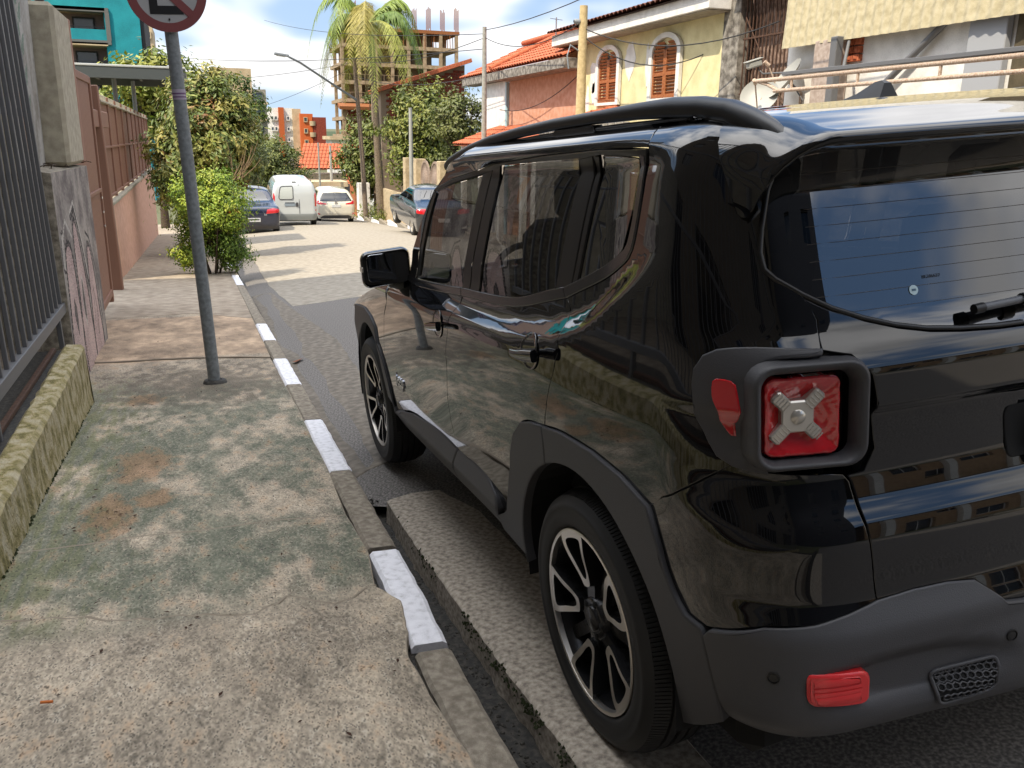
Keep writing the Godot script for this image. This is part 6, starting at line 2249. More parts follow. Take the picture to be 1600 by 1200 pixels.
	mb.lathe(Vector3(-.17, 4.9, 0), Vector3(-.03, 1, 0), [Vector2(.085, 0), Vector2(.105, .25), Vector2(.10, .7), Vector2(.06, 1.0)], 12)
	part("crownshaft", mb, mat("palm_green", lin(.12, .19, .03), .5), pm)
	mb = MB.new()
	for k in 40:
		var a := Vector3(-.17 + .1 * cos(k * 2.4), 5.2, .1 * sin(k * 2.4))
		var d := Vector3(cos(k * 2.4) * .16, -.5 - rng.randf() * .7, sin(k * 2.4) * .16)
		mb.tube([a, a + Vector3(d.x, -.15, d.z), a + d], [.008, .006, .004], 3, false)
	part("seed_strings", mb, mat("palm_straw", Color(.52, .46, .32), .9), pm)
	var pc := [Color(.20, .27, .04), Color(.12, .19, .03), Color(.32, .34, .07), Color(.42, .36, .10)]
	for k in 25:
		var r := RandomNumberGenerator.new()
		r.seed = 100 + k
		var az := TAU * k / 25.0 * 3.0 + r.randf_range(-.2, .2)
		var rise: float = [1.1, .55, .15, .8][k % 4] + r.randf_range(-.15, .15)
		var ln := r.randf_range(3.2, 4.1)
		var spine := []
		for j in 12:
			var t := j / 11.0
			var h := ln * (t * .62 - .12 * t * t)
			spine.append(Vector3(-.28 + cos(az) * h, 6.25 + rise * ln * .55 * t - (1.5 + .3 * rise) * ln * .5 * t * t * t - .1 * t, sin(az) * h))
		mb = MB.new()
		mb.colored = true
		var col: Color = pc[k % 4] if k != 5 else pc[3]
		mb.col = col
		mb.tube(spine, [.022, .02, .018, .016, .014, .012, .010, .008, .006, .005, .004, .003], 4, false)
		for j in 62:
			var t := .12 + .87 * j / 62.0
			var f := t * 11.0
			var i0 := mini(int(f), 10)
			var p: Vector3 = spine[i0].lerp(spine[i0 + 1], f - i0)
			var d: Vector3 = (spine[i0 + 1] - spine[i0]).normalized()
			var side := d.cross(Vector3.UP).normalized()
			for sg in [-1.0, 1.0]:
				var L_ := .62 * sin(PI * clampf(t * .85 + .12, 0, 1)) * r.randf_range(.75, 1.1)
				var e: Vector3 = p + side * sg * L_ * .62 + d * L_ * .35 + Vector3(0, -L_ * r.randf_range(.35, .8), 0)
				var m: Vector3 = p.lerp(e, .5) + Vector3(0, .06 * L_, 0)
				var w: Vector3 = d * .017
				mb.col = col * r.randf_range(.75, 1.25)
				var n: Vector3 = side.cross(d).normalized() + side * sg * .4
				mb.flat(p - w, p + w, m, n)
				mb.flat(p + w, m + w, m - w, n)
				mb.flat(m - w, m + w, e, n)
		part("frond", mb, leaf_mat(), pm)
	# weeds at the palm's foot
	for g in [[Vector3(7.95, gy(-41.8, .12), -41.6), "weeds growing round the foot of the palm", 300, .5], [Vector3(7.9, gy(-44, .12), -44.6), "ivy and weeds along the low wall past the palm", 300, .6]]:
		var put := []
		var tint := []
		for k in int(g[2]):
			put.append(Transform3D(Basis.from_euler(Vector3(rng.randf_range(-1, 1), rng.randf() * TAU, rng.randf_range(.3, 1.4))).scaled(Vector3.ONE * rng.randf_range(.08, .2)), g[0] + Vector3(rng.randfn() * g[3] * .5, absf(rng.randfn()) * g[3] * .5, rng.randfn() * g[3] * .5)))
			tint.append(Color(.12, .17, .03).lerp(Color(.24, .24, .06), rng.randf()))
		scatter("weeds", leaf_mesh(.42, .1), put, leaf_mat(), null, g[1], "weeds", tint)
# rows of curved clay tiles on a sloping rectangle: o is the lower corner, along the eave, up the slope
func tiles(parent: Node, o: Vector3, along: Vector3, up: Vector3, m: Material, pitch := .22, course := .36, singly := false):
	var W := along.length()
	var Ls := up.length()
	var ax := along / W
	var uy := up / Ls
	var n := ax.cross(uy).normalized()
	if n.y < 0: n = -n
	var cols := maxi(1, int(W / pitch))
	var rows := maxi(1, int(Ls / course))
	var mb := MB.new()
	var mk := func(b: MB, i: int, j: int):
		var c := o + ax * ((i + .5) * W / cols) + uy * (j * Ls / rows)
		var l := Ls / rows * 1.12
		var w := W / cols * .5
		var pv := []
		for k in 5:
			var an := PI * k / 4.0
			var off := ax * -cos(an) * w
			var h := sin(an) * w * .55
			pv.append([c + off + n * (h + .025), c + off + uy * l + n * (h * .9), (ax * -cos(an) + n * (sin(an) + .4)).normalized()])
		for k in 4:
			b.q(b.p(pv[k][0], pv[k][2]), b.p(pv[k + 1][0], pv[k + 1][2]), b.p(pv[k + 1][1], pv[k + 1][2]), b.p(pv[k][1], pv[k][2]))
			b.quad(pv[k][0], pv[k + 1][0], pv[k + 1][0] - n * .012, pv[k][0] - n * .012, -uy)
	for i in cols:
		for j in rows:
			mk.call(mb, i, j)
	var t := part("roof_tiles", mb, m, parent)
	t.set_meta("kind", "stuff")
	mb = MB.new()
	mb.quad(o - n * .02, o + along - n * .02, o + along + up - n * .02, o + up - n * .02, n)
	part("roof_deck", mb, m, parent)

func shutter_window(parent: Node, c: Vector3, w: float, h: float, wood: Material, surround: Material, dark: Material):
	# arched louvred shutters in a white surround; the face looks to -x
	var node := empty("window", parent, c)
	var e1 := Vector3(0, 0, 1)
	var arch := func(hw: float, y0: float, y1: float, rise: float) -> PackedVector2Array:
		var o := PackedVector2Array([Vector2(-hw, y0), Vector2(hw, y0)])
		for k in 13:
			var an := PI * k / 12.0
			o.append(Vector2(hw * cos(an), y1 + rise * sin(an)))
		return o
	var outer: PackedVector2Array = arch.call(w * .5 + .13, -.06, h * .80, h * .24 + .10)
	var inner: PackedVector2Array = arch.call(w * .5, 0.0, h * .80, h * .24)
	var mb := MB.new()
	var m := outer.size()
	for i in m:
		var j := (i + 1) % m
		var a := Vector3(-.07, outer[i].y, outer[i].x)
		var b := Vector3(-.07, outer[j].y, outer[j].x)
		var d := Vector3(-.07, inner[j].y, inner[j].x)
		var e := Vector3(-.07, inner[i].y, inner[i].x)
		mb.quad(a, b, d, e, Vector3(-1, 0, 0))
		mb.quad(a, b, b + Vector3(.07, 0, 0), a + Vector3(.07, 0, 0), Vector3(0, outer[i].y - h * .4, outer[i].x))
		mb.quad(e, d, d + Vector3(.12, 0, 0), e + Vector3(.12, 0, 0), -Vector3(0, inner[i].y - h * .4, inner[i].x))
	part("surround", mb, surround, node)
	mb = MB.new()
	mb.prism(inner, Vector3.ZERO, Vector3(0, 0, 1), Vector3(0, 1, 0), Vector3(-1, 0, 0), -.04, -.02)
	part("dark_gap", mb, dark, node)
	for s in [-1.0, 1.0]:
		var leaf_ := MB.new()
		leaf_.box(Vector3(-.02, h * .42, s * .035), Vector3(.04, h * .84, .06), .005); leaf_.box(Vector3(-.02, h * .40, s * (w * .5 - .035)), Vector3(.04, h * .80, .06), .005)
		for y in [.04, h * .42]: leaf_.box(Vector3(-.02, y, s * w * .25), Vector3(.038, .07, w * .5 - .12), .004)
		part("shutter_frame", leaf_, wood, node)
		var k := 0
		var y := .10
		while y < h * 1.0:
			var hw := w * .5
			var wid := hw - .10
			if y > h * .80: wid = hw * sqrt(maxf(0.0, 1.0 - pow((y - h * .80) / (h * .24), 2))) - .06
			if wid > .05:
				var b := MB.new()
				b.box(Vector3.ZERO, Vector3(.012, .055, wid - .02), .002, Basis(Vector3(0, 0, 1), .6))
				var o := part("slat", b, wood, node)
				o.position = Vector3(-.02, y, s * (wid * .5 + .06))
			y += .068
			k += 1

func build_right():
	var wht := grain("white_wall", Color(.80, .79, .77), Color(.86, .85, .83), Color(.90, .89, .87), .3, .9, .0, 91, 4)
	var yel := grain("yellow_wall", Color(.80, .75, .57), Color(.85, .80, .62), Color(.88, .84, .67), .25, .92, .0, 92, 4)
	var dark: Material = mats["room_wall"]
	var clay := grain("clay_tiles", Color(.54, .27, .17), Color(.68, .36, .23), Color(.76, .46, .33), 1.2, .9, .2, 93, 5)
	var wood := grain("shutter_wood", Color(.52, .29, .14), Color(.60, .35, .18), Color(.66, .41, .22), 1.4, .7, .0, 94, 4)
	var dirty := grain("dirty_plaster", Color(.30, .28, .26), Color(.48, .46, .43), Color(.62, .60, .57), .55, .95, .3, 95, 5)
	# ---- yellow house
	var yh := thing("yellow_house", "two storey yellow house with brown arched shutters and a white eave", "house", Vector3(9.0, -1.2, -20.4))
	org = yh.position
	var V := func(x: float, y: float, z: float) -> Vector3: return Vector3(x, y, z) - org
	facade(yh, V.call(9.0, -1.2, -20.4), Vector3(0, 0, 1), 6.05, 4.98, [Rect2(1.05, 3.58, .70, 1.02), Rect2(3.62, 3.58, .86, 1.02), Rect2(.8, .5, 1.4, 1.6), Rect2(3.4, .2, 1.3, 2.1)], yel, .2, dark, wht, mats["pane"])
	shutter_window(yh, V.call(8.985, 2.38, -19.0), .98, 1.10, wood, wht, dark)
	shutter_window(yh, V.call(8.985, 2.38, -16.36), 1.02, 1.10, wood, wht, dark)
	var mb := MB.new()
	mb.box(V.call(8.80, 3.90, -17.8), Vector3(.55, .26, 7.3), .01)
	part("eave_fascia", mb, wht, yh)
	mb = MB.new()
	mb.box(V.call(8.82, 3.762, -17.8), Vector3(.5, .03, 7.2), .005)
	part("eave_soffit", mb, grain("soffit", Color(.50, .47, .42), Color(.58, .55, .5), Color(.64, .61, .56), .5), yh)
	tiles(yh, V.call(8.42, 4.05, -21.5), Vector3(0, 0, 7.4), Vector3(3.0, .8, 0), grain("old_tiles", Color(.20, .15, .13), Color(.38, .22, .17), Color(.52, .34, .27), 1.5, .95, .2, 96, 5), .20, .4)
	mb = MB.new()
	mb.box(V.call(11.0, 1.3, -20.5), Vector3(4, 5.0, .2), 0)
	part("side_wall", mb, yel, yh)
	mb = MB.new()
	mb.box(V.call(9.1, 1.35, -14.1), Vector3(.24, 5.2, .52), .01)
	part("party_wall", mb, dirty, yh)
	for b in [[2.98, -19.9, .5, .35], [2.6, -19.85, .3, .3], [3.25, -18.0, .55, .45], [3.05, -17.15, .28, .5], [2.45, -20.2, .25, .4]]:
		mb = MB.new()
		var out := PackedVector2Array()
		for k in 16:
			var an := TAU * k / 16
			out.append(Vector2(cos(an) * b[2] * .5 * rng.randf_range(.6, 1.1), sin(an) * b[3] * rng.randf_range(.6, 1.1)))
		mb.prism(out, V.call(8.998, b[0], b[1]), Vector3(0, 0, 1), Vector3(0, 1, 0), Vector3(-1, 0, 0), 0, .006)
		part("bare_patch", mb, wht, yh)
	# ---- narrow house with a rusty grille
	var gh := thing("grille_house", "narrow stained house front behind a rusty barred grille", "house", Vector3(9.35, -.9, -13.8))
	org = gh.position
	mb = MB.new()
	mb.box(V.call(9.5, 1.6, -13.3), Vector3(.3, 5.4, 2.2), .0)
	part("wall", mb, grain("stained_wall", Color(.30, .24, .20), Color(.50, .41, .36), Color(.66, .57, .52), .7, .95, .3, 97, 5), gh)
	var rust: Material = mats["rusty_steel"]
	mb = MB.new()
	mb.box(Vector3.ZERO, Vector3(.02, 2.9, .02), .003)
	var gb := mb.mesh()
	for k in 13:
		var o := part("bar", gb, rust, gh)
		o.position = V.call(9.05, 2.6, -13.75 + k * .105)
	mb = MB.new()
	for y in [1.5, 2.35, 3.25, 3.95]: mb.box(V.call(9.05, y, -13.12), Vector3(.03, .03, 1.34), .004)
	mb.tube([V.call(9.04, 3.6, -13.75), V.call(9.04, 2.0, -12.4)], [.012], 5)
	part("grille_rail", mb, rust, gh)
	tiles(gh, V.call(8.75, 4.05, -13.9), Vector3(0, 0, 1.7), Vector3(1.4, .5, 0), clay)
	# ---- white building with corrugated front
	var wb := thing("white_building", "bright white building behind the corrugated fascia", "building", Vector3(9.4, -.6, -12.4))
	org = wb.position
	facade(wb, V.call(9.02, -.6, -12.45), Vector3(0, 0, 1), 16.0, 6.4, [Rect2(6.4, .6, 2.2, 2.0), Rect2(11, .6, 2.2, 2.4)], wht, .22, dark, mats["rusty_steel"], mats["pane"])
	mb = MB.new()
	mb.box(V.call(12.0, 2.6, -12.36), Vector3(5.4, 6.4, .18), 0)
	part("side_wall", mb, wht, wb)
	for k in 6:
		for j in 3:
			mb = MB.new()
			mb.box(V.call(8.99, 2.94 - j * .11, -11.42 + k * .128), Vector3(.09, .095, .115), .006)
			mb.box(V.call(8.94, 2.94 - j * .11, -11.42 + k * .128), Vector3(.012, .05, .07), .004)
			part("brick", mb, clay, wb)
	mb = MB.new()
	mb.box(V.call(8.96, 1.6, -8.5), Vector3(.10, 4.2, .55), .01)
	part("grey_pilaster", mb, mat("soft_grey", Color(.60, .61, .63), .9), wb)
	var oh := thing("olive_annex", "flat olive brown building front right of the white building", "building", Vector3(9.2, -.5, -8.1))
	org = oh.position
	facade(oh, V.call(8.98, -.5, -8.15), Vector3(0, 0, 1), 9.0, 6.0, [Rect2(3.0, .4, 2.4, 2.4)], grain("olive_wall", Color(.27, .24, .18), Color(.32, .285, .215), Color(.36, .32, .25), .4, .95, .0, 98, 4), .2, dark, mats["gate_paint"], mats["pane"])
	mb = MB.new()
	mb.box(V.call(11.0, 2.5, -8.1), Vector3(3.6, 6.0, .1), 0)
	part("side_wall", mb, mats["olive_wall"], oh)
	# corrugated fascia: two rows of sheets, each sheet a part
	var cf := thing("corrugated_fascia", "stained corrugated fibre cement fascia hung over the white building front", "fascia", Vector3(8.9, 3.0, -12.3))
	org = cf.position
	var fib := grain("fibre_cement", Color(.62, .58, .47), Color(.72, .68, .56), Color(.78, .74, .63), .7, .95, .0, 99, 5)
	for row in 2:
		for k in 9:
			mb = MB.new()
			var z0 := -12.35 + k * 1.02
			var y0 := 2.96 if row == 0 else 3.34
			var y1 := 3.40 if row == 0 else 4.7
			var x0 := 8.80 + row * .03
			var n := 48
			for i in n:
				var za := z0 + 1.06 * i / n
				var zb_ := z0 + 1.06 * (i + 1) / n
				var xa := x0 + .012 * sin(za * TAU / .177)
				var xb := x0 + .012 * sin(zb_ * TAU / .177)
				var na := Vector3(-1, 0, .012 * TAU / .177 * cos(za * TAU / .177)).normalized()
				var nb := Vector3(-1, 0, .012 * TAU / .177 * cos(zb_ * TAU / .177)).normalized()
				mb.q(mb.p(V.call(xa, y0, za), na), mb.p(V.call(xb, y0, zb_), nb), mb.p(V.call(xb + .03, y1, zb_), nb), mb.p(V.call(xa + .03, y1, za), na))
				mb.quad(V.call(xa, y0, za), V.call(xb, y0, zb_), V.call(xb + .008, y0, zb_), V.call(xa + .008, y0, za), Vector3(0, -1, 0))
			part("sheet", mb, fib, cf)
	# tube frame in front, its post and stay
	var tf := thing("awning_frame", "rusty pale tubular awning frame standing off the white building", "frame", Vector3(8.1, 2.4, -9.5))
	org = tf.position
	var rp := grain("rust_paint", Color(.55, .42, .33), Color(.70, .62, .55), Color(.78, .73, .68), 3.0, .8, .0, 101, 4)
	mb = MB.new()
	mb.tube([V.call(8.0, 2.42, -11.75), V.call(8.0, 2.43, -4.0)], [.032], 10)
	mb.tube([V.call(8.0, 2.26, -11.3), V.call(8.0, 2.27, -4.0)], [.026], 8)
	mb.tube([V.call(8.0, 2.42, -11.75), V.call(8.02, 2.36, -11.5), V.call(8.0, 2.26, -11.2)], [.026], 8)
	for k in 5: mb.box(V.call(8.0, 2.34, -10.9 + k * 1.35), Vector3(.03, .16, .03), .003)
	part("long_tube", mb, rp, tf)
	mb = MB.new()
	mb.box(V.call(8.0, 2.485, -7.6), Vector3(.07, .05, 7.0), .004)
	mb.box(V.call(8.7, .9, -10.9), Vector3(.12, 4.2, .14), .01)
	mb.tube([V.call(8.66, 2.9, -10.6), V.call(8.05, 2.5, -9.9)], [.022], 6)
	mb.tube([V.call(8.95, 3.05, -9.15), V.call(8.9, 2.1, -10.4)], [.045], 8)
	part("dark_steel", mb, mats["gate_paint"], tf)
	mb = MB.new()
	mb.box(V.call(8.9, 1.2, -11.25), Vector3(.2, 3.6, .55), .01)
	part("pier", mb, grain("tiled_pier", Color(.56, .50, .46), Color(.64, .58, .54), Color(.70, .65, .61), 1.0), tf)
	# dishes and the camera
	var dm := mat("dish_white", Color(.62, .62, .60), .5)
	for d in [[Vector3(8.4, 2.2, -12.2), .30, .5, "white satellite dish nearer the grille, seen edge on"], [Vector3(8.75, 2.45, -12.0), .36, -.2, "white satellite dish nearer the corrugated fascia, seen more open"]]:
		var sd := thing("satellite_dish", d[3], "satellite dish", d[0], 0.0, "satellite dishes by the rusty grille")
		mb = MB.new()
		mb.lathe(Vector3.ZERO, Vector3(-.6, .45, d[2]), [Vector2(d[1], .10), Vector2(d[1] * .8, .055), Vector2(d[1] * .5, .02), Vector2(0, 0)], 28)
		part("dish", mb, dm, sd)
		mb = MB.new()
		var ax := Vector3(-.6, .45, d[2]).normalized()
		mb.tube([Vector3(0, -d[1] * .9, 0) + ax * .1, ax * .42], [.012], 5)
		mb.tube([ax * .40, ax * .50], [.03], 8)
		mb.tube([Vector3(0, 0, 0), Vector3(.25, -.15, 0), Vector3(.25, -1.4, 0)], [.022], 6)
		part("arm", mb, mats["rust_paint"], sd)
	var sc := thing("security_camera", "small white security camera on a thin arm beside the grille", "camera", Vector3(8.6, 2.72, -12.6))
	mb = MB.new()
	mb.box(Vector3(-.1, .02, .0), Vector3(.26, .10, .11), .02, Basis(Vector3(0, 0, 1), .3))
	mb.box(Vector3(-.12, .08, .0), Vector3(.30, .015, .13), .004, Basis(Vector3(0, 0, 1), .3))
	part("housing", mb, dm, sc)
	mb = MB.new()
	mb.tube([Vector3(0, -.06, 0), Vector3(.05, -.12, .05), Vector3(.3, -.13, 1.1)], [.014], 6)
	mb.tube([Vector3(.15, -.13, .5), Vector3(.3, -.55, .8)], [.012], 5)
	part("arm", mb, mats["gate_paint"], sc)
	# ---- red roof house beyond the yellow one
	var rh := thing("red_roof_house", "low house with a red tiled hip roof and peeling pink walls", "house", Vector3(9.0, -1.6, -26.0))
	org = rh.position
	var peel := grain("peeling_wall", Color(.70, .51, .40), Color(.75, .56, .46), Color(.78, .62, .53), .4, .95, .2, 103, 5)
	facade(rh, V.call(9.0, -1.6, -26.0), Vector3(0, 0, 1), 5.5, 4.85, [Rect2(3.6, .4, 1.2, 1.6)], peel, .2, dark, wht, mats["pane"])
	facade(rh, V.call(9.0, -1.6, -26.02), Vector3(0, 0, -1), 2.6, 4.85, [], wht, .2, dark, wht, mats["pane"])
	facade(rh, V.call(9.35, -1.7, -29.9), Vector3(0, 0, 1), 3.85, 4.95, [Rect2(.9, 2.3, .55, 1.5)], grain("pale_green_wall", Color(.62, .66, .55), Color(.68, .71, .6), Color(.74, .76, .66), .3), .2, dark, mats["gate_paint"], mats["pane"])
	mb = MB.new()
	mb.tube([V.call(8.94, -1.6, -26.05), V.call(8.94, 3.2, -26.05)], [.05], 8)
	part("downpipe", mb, mat("pale_blue_pipe", Color(.58, .72, .76), .6), rh)
	mb = MB.new()
	mb.box(V.call(8.75, 3.33, -23.2), Vector3(.62, .24, 5.6), .01)
	mb.box(V.call(8.95, 3.38, -28.1), Vector3(.5, .24, 4.0), .01)
	part("gutter_board", mb, dirty, rh)
	tiles(rh, V.call(8.45, 3.48, -26.1), Vector3(0, 0, 5.6), Vector3(2.6, 1.25, 0), clay, .2, .3)
	tiles(rh, V.call(8.75, 3.52, -30.6), Vector3(0, 0, 4.5), Vector3(2.4, 1.15, 0), clay, .2, .3)
	mb = MB.new()
	var hip := [V.call(8.45, 3.50, -26.1), V.call(11.0, 4.8, -24.2)]
	mb.tube([V.call(8.4, 3.56, -26.1), V.call(11.05, 4.83, -26.0)], [.08], 8)
	mb.tube([V.call(11.05, 4.80, -30.5), V.call(11.05, 4.80, -20.5)], [.09], 8)
	part("ridge_tiles", mb, clay, rh)
	mb = MB.new()
	mb.quad(V.call(11.05, 4.8, -30.6), V.call(11.05, 4.8, -20.5), V.call(13.6, 3.5, -20.5), V.call(13.6, 3.5, -30.6), Vector3(1, 2, 0))
	part("rear_roof", mb, clay, rh)
	mb = MB.new()
	mb.tube([V.call(9.9, 4.1, -24.6), V.call(9.9, 4.9, -24.6)], [.02], 6)
	mb.box(V.call(9.9, 4.35, -24.6), Vector3(.05, .10, .3), .01)
	for k in 7: mb.box(V.call(9.9, 4.85, -24.6), Vector3(.5 - k * .05, .012, .012), 0.0, Basis(Vector3.UP, .4 + k * .0))
	part("aerial", mb, mats["galvanised"], rh)
	# porch roofs in front
	var pr := thing("porch_roof", "low orange tiled porch roof in front of the peeling pink wall", "porch roof", Vector3(7.8, 1.2, -22.2))
	org = pr.position
	tiles(pr, V.call(7.5, 1.35, -27.0), Vector3(0, 0, 6.2), Vector3(1.5, .55, 0), clay, .2, .32)
	mb = MB.new()
	for k in 4: mb.box(V.call(7.75, .1, -26.6 + k * 1.8), Vector3(.16, 2.6, .16), .01)
	part("porch_post", mb, wht, pr)
	var pr2 := thing("gable_porch", "orange tiled sloping porch roof against the yellow house", "porch roof", Vector3(8.2, 1.4, -19.8))
	org = pr2.position
	tiles(pr2, V.call(7.7, 1.62, -21.2), Vector3(0, .35, 2.8), Vector3(1.3, .3, 0), clay, .2, .3)
	mb = MB.new()
	mb.box(V.call(8.0, .5, -19.9), Vector3(.18, 2.2, 2.4), .01)
	part("wall", mb, wht, pr2)
	var tw := thing("toothed_wall", "low grey wall topped with a row of pointed blocks below the yellow house", "wall", Vector3(7.6, .5, -17.4))
	org = tw.position
	mb = MB.new()
	mb.box(V.call(7.6, .5, -17.4), Vector3(.2, 2.2, 4.6), .01)
	part("wall", mb, dirty, tw)
	for k in 15:
		mb = MB.new()
		mb.prism(PackedVector2Array([Vector2(-.14, 0), Vector2(.14, 0), Vector2(.03, .28), Vector2(-.03, .28)]), V.call(7.68, 1.60, -19.5 + k * .3), Vector3(0, 0, 1), Vector3(0, 1, 0), Vector3(-1, 0, 0), 0, .14, .01)
		part("block", mb, dirty, tw)
	# ---- brick house
	var bh := thing("brick_house", "bare red brick gable house with an orange tiled roof", "house", Vector3(11, -2.5, -45))
	org = bh.position
	var brk := grain("brick_red", Color(.34, .14, .10), Color(.46, .19, .13), Color(.54, .26, .19), 1.5, .95, .2, 105, 4)
	var mort := mat("mortar", Color(.52, .45, .38), .95)
	mb = MB.new()
	mb.prism(PackedVector2Array([Vector2(8.6, -2.5), Vector2(12.85, -2.5), Vector2(12.85, 5.1), Vector2(8.6, 3.7)]), V.call(0, 0, -44.0), Vector3(1, 0, 0), Vector3(0, 1, 0), Vector3(0, 0, 1), -2.6, 0)
	part("wall", mb, mort, bh)
	mb = MB.new()
	mb.box(Vector3.ZERO, Vector3(.27, .12, .04), .006)
	var bm := mb.mesh()
	var cnt := 0
	for j in 22:
		for i in 13:
			var x := 9.0 + i * .295 + (j % 2) * .14
			var y := 2.2 + j * .135
			if x > 12.7 or y > 3.6 + (x - 8.6) * .329: continue
			var o := part("brick", bm, brk, bh)
			o.position = V.call(x, y, -43.99)
			cnt += 1
	mb = MB.new()
	mb.box(V.call(10.7, 4.44, -44.7), Vector3(4.9, .05, 2.6), .0, Basis(Vector3(0, 0, 1), .318))
	mb.box(V.call(10.7, 4.52, -43.4), Vector3(4.9, .18, .14), .0, Basis(Vector3(0, 0, 1), .318))
	part("roof_edge", mb, clay, bh)
	tiles(bh, V.call(8.35, 3.74, -43.45), Vector3(0, 0, -2.6), Vector3(4.65, 1.53, 0), clay, .22, .34)
	# ---- far-side garden wall with pillars
	var gw := thing("garden_wall", "cream garden wall with tall square pillars and round scroll panels", "wall", Vector3(8.2, gy(-34, .1), -34))
	org = gw.position
	var cream := grain("cream_wall", Color(.62, .55, .44), Color(.70, .63, .51), Color(.76, .69, .57), .5, .95, .1, 107, 4)
	for d in [-36.3, -34.4, -30.7]:
		mb = MB.new()
		mb.box(V.call(8.2, (gy(d, .1) + .76) * .5, d), Vector3(.42, .76 - gy(d, .1), .42), .015)
		part("pillar", mb, cream, gw)
	mb = MB.new()
	mb.box(V.call(8.25, gy(-32.6, .15) + .9, -32.6), Vector3(.14, 2.2, 3.4), .01)
	mb.box(V.call(8.25, gy(-39.3, .15) + .6, -39.4), Vector3(.14, 1.5, 5.8), .01)
	part("wall", mb, cream, gw)
	for k in 2:
		mb = MB.new()
		mb.lathe(V.call(8.17, gy(-32.6, .15) + 1.75, -33.3 + k * 1.5), Vector3(-1, 0, 0), [Vector2(.72, -.02), Vector2(.72, .03), Vector2(.64, .04), Vector2(.62, .01), Vector2(.34, .01), Vector2(.32, .04), Vector2(0, .04)], 26)
		part("round_panel", mb, grain("scroll_stone", Color(.40, .34, .30), Color(.52, .45, .40), Color(.60, .54, .48), 1.6), gw)
	mb = MB.new()
	mb.box(V.call(7.95, gy(-46, .15) + .85, -46), Vector3(.6, 1.9, .6), .02)
	part("gate_pier", mb, wht, gw)
	mb = MB.new()
	mb.box(V.call(8.05, gy(-48.6, .15) + 1.1, -48.6), Vector3(.12, 2.4, 4.0), .0)
	part("orange_door", mb, mat("door_orange", Color(.62, .36, .20), .7), gw)
	# ---- poles
	var conc := grain("pole_concrete", Color(.50, .50, .48), Color(.58, .58, .55), Color(.64, .64, .61), .9, .95, .1, 109, 4)
	var poles := [[Vector3(7.9, 0, -25.0), 4.58, .075, conc, "grey utility pole standing before the red roof house"], [Vector3(7.5, 0, -17.15), 4.12, .10, grain("pole_cream", Color(.66, .58, .42), Color(.74, .66, .49), Color(.80, .72, .55), .8), "cream utility pole against the yellow house corner"], [Vector3(8.22, 0, -35.9), 2.72, .085, mats["dish_white"], "short white pole rising behind the garden wall pillars"], [Vector3(7.0, 0, -56), 1.2, .06, conc, "thin pale pole before the far red roof, nearest the van"], [Vector3(8.0, 0, -58), 1.0, .09, mats["dish_white"], "thicker white pole before the far red roof"], [Vector3(9.4, 0, -60), .9, .08, conc, "thin pale pole at the right end of the far red roof"]]
	for q in poles:
		var b: Vector3 = q[0]
		b.y = gy(b.z, .1)
		var up := thing("utility_pole", q[4], "utility pole", b, 0.0, "utility poles of the far pavement")
		mb = MB.new()
		mb.tube([Vector3.ZERO, Vector3(-.01, (q[1] - b.y) * .6, 0), Vector3(-.015, q[1] - b.y, 0)], [q[2] * 1.2, q[2], q[2] * .8], 12)
		part("shaft", mb, q[3], up)
		if b.z > -25.0:
			mb = MB.new()
			mb.box(Vector3(-.02, q[1] - b.y - .3, 0), Vector3(.08, .10, .12), .01); mb.lathe(Vector3(-.1, q[1] - b.y - .30, 0), Vector3(-1, 0, 0), [Vector2(.05, 0), Vector2(.05, .10), Vector2(.03, .12)], 10)
			mb.tube([Vector3(0, q[1] - b.y - .9, 0), Vector3(-.28, q[1] - b.y - .75, 0), Vector3(-.34, q[1] - b.y - .95, 0), Vector3(-.30, q[1] - b.y - 1.2, 0)], [.016], 6)
			part("insulator", mb, mats["galvanised"], up)
	# ---- street lamp on its pole
	var sl := thing("street_lamp", "weathered brown pole with a long slanting arm and street lamp", "street lamp", Vector3(7.6, gy(-44, .1), -44.0))
	org = sl.position
	mb = MB.new()
	mb.tube([Vector3(.1, 0, 0), Vector3(.0, 3.2, 0), Vector3(-.25, 5.25 - sl.position.y, 0)], [.13, .11, .09], 10)
	part("pole", mb, grain("old_pole", Color(.38, .33, .28), Color(.48, .42, .36), Color(.56, .50, .44), 1.0, .95), sl)
	mb = MB.new()
	mb.tube([V.call(7.45, 3.25, -44), V.call(4.6, 4.72, -42.0), V.call(4.05, 4.92, -41.6)], [.06, .05, .045], 8)
	part("arm", mb, mats["galvanised"], sl)
	mb = MB.new()
	mb.box(V.call(3.75, 4.97, -41.4), Vector3(.62, .10, .26), .02, Basis(Vector3(0, 0, 1), -.12))
	part("lamp_head", mb, mats["galvanised"], sl)
	mb = MB.new()
	mb.box(V.call(3.72, 4.91, -41.4), Vector3(.38, .03, .18), .008, Basis(Vector3(0, 0, 1), -.12))
	part("lamp_glass", mb, mats["clear_lens"], sl)
	# ---- wires
	var wm := mat("cable", lin(.02, .02, .022), .7)
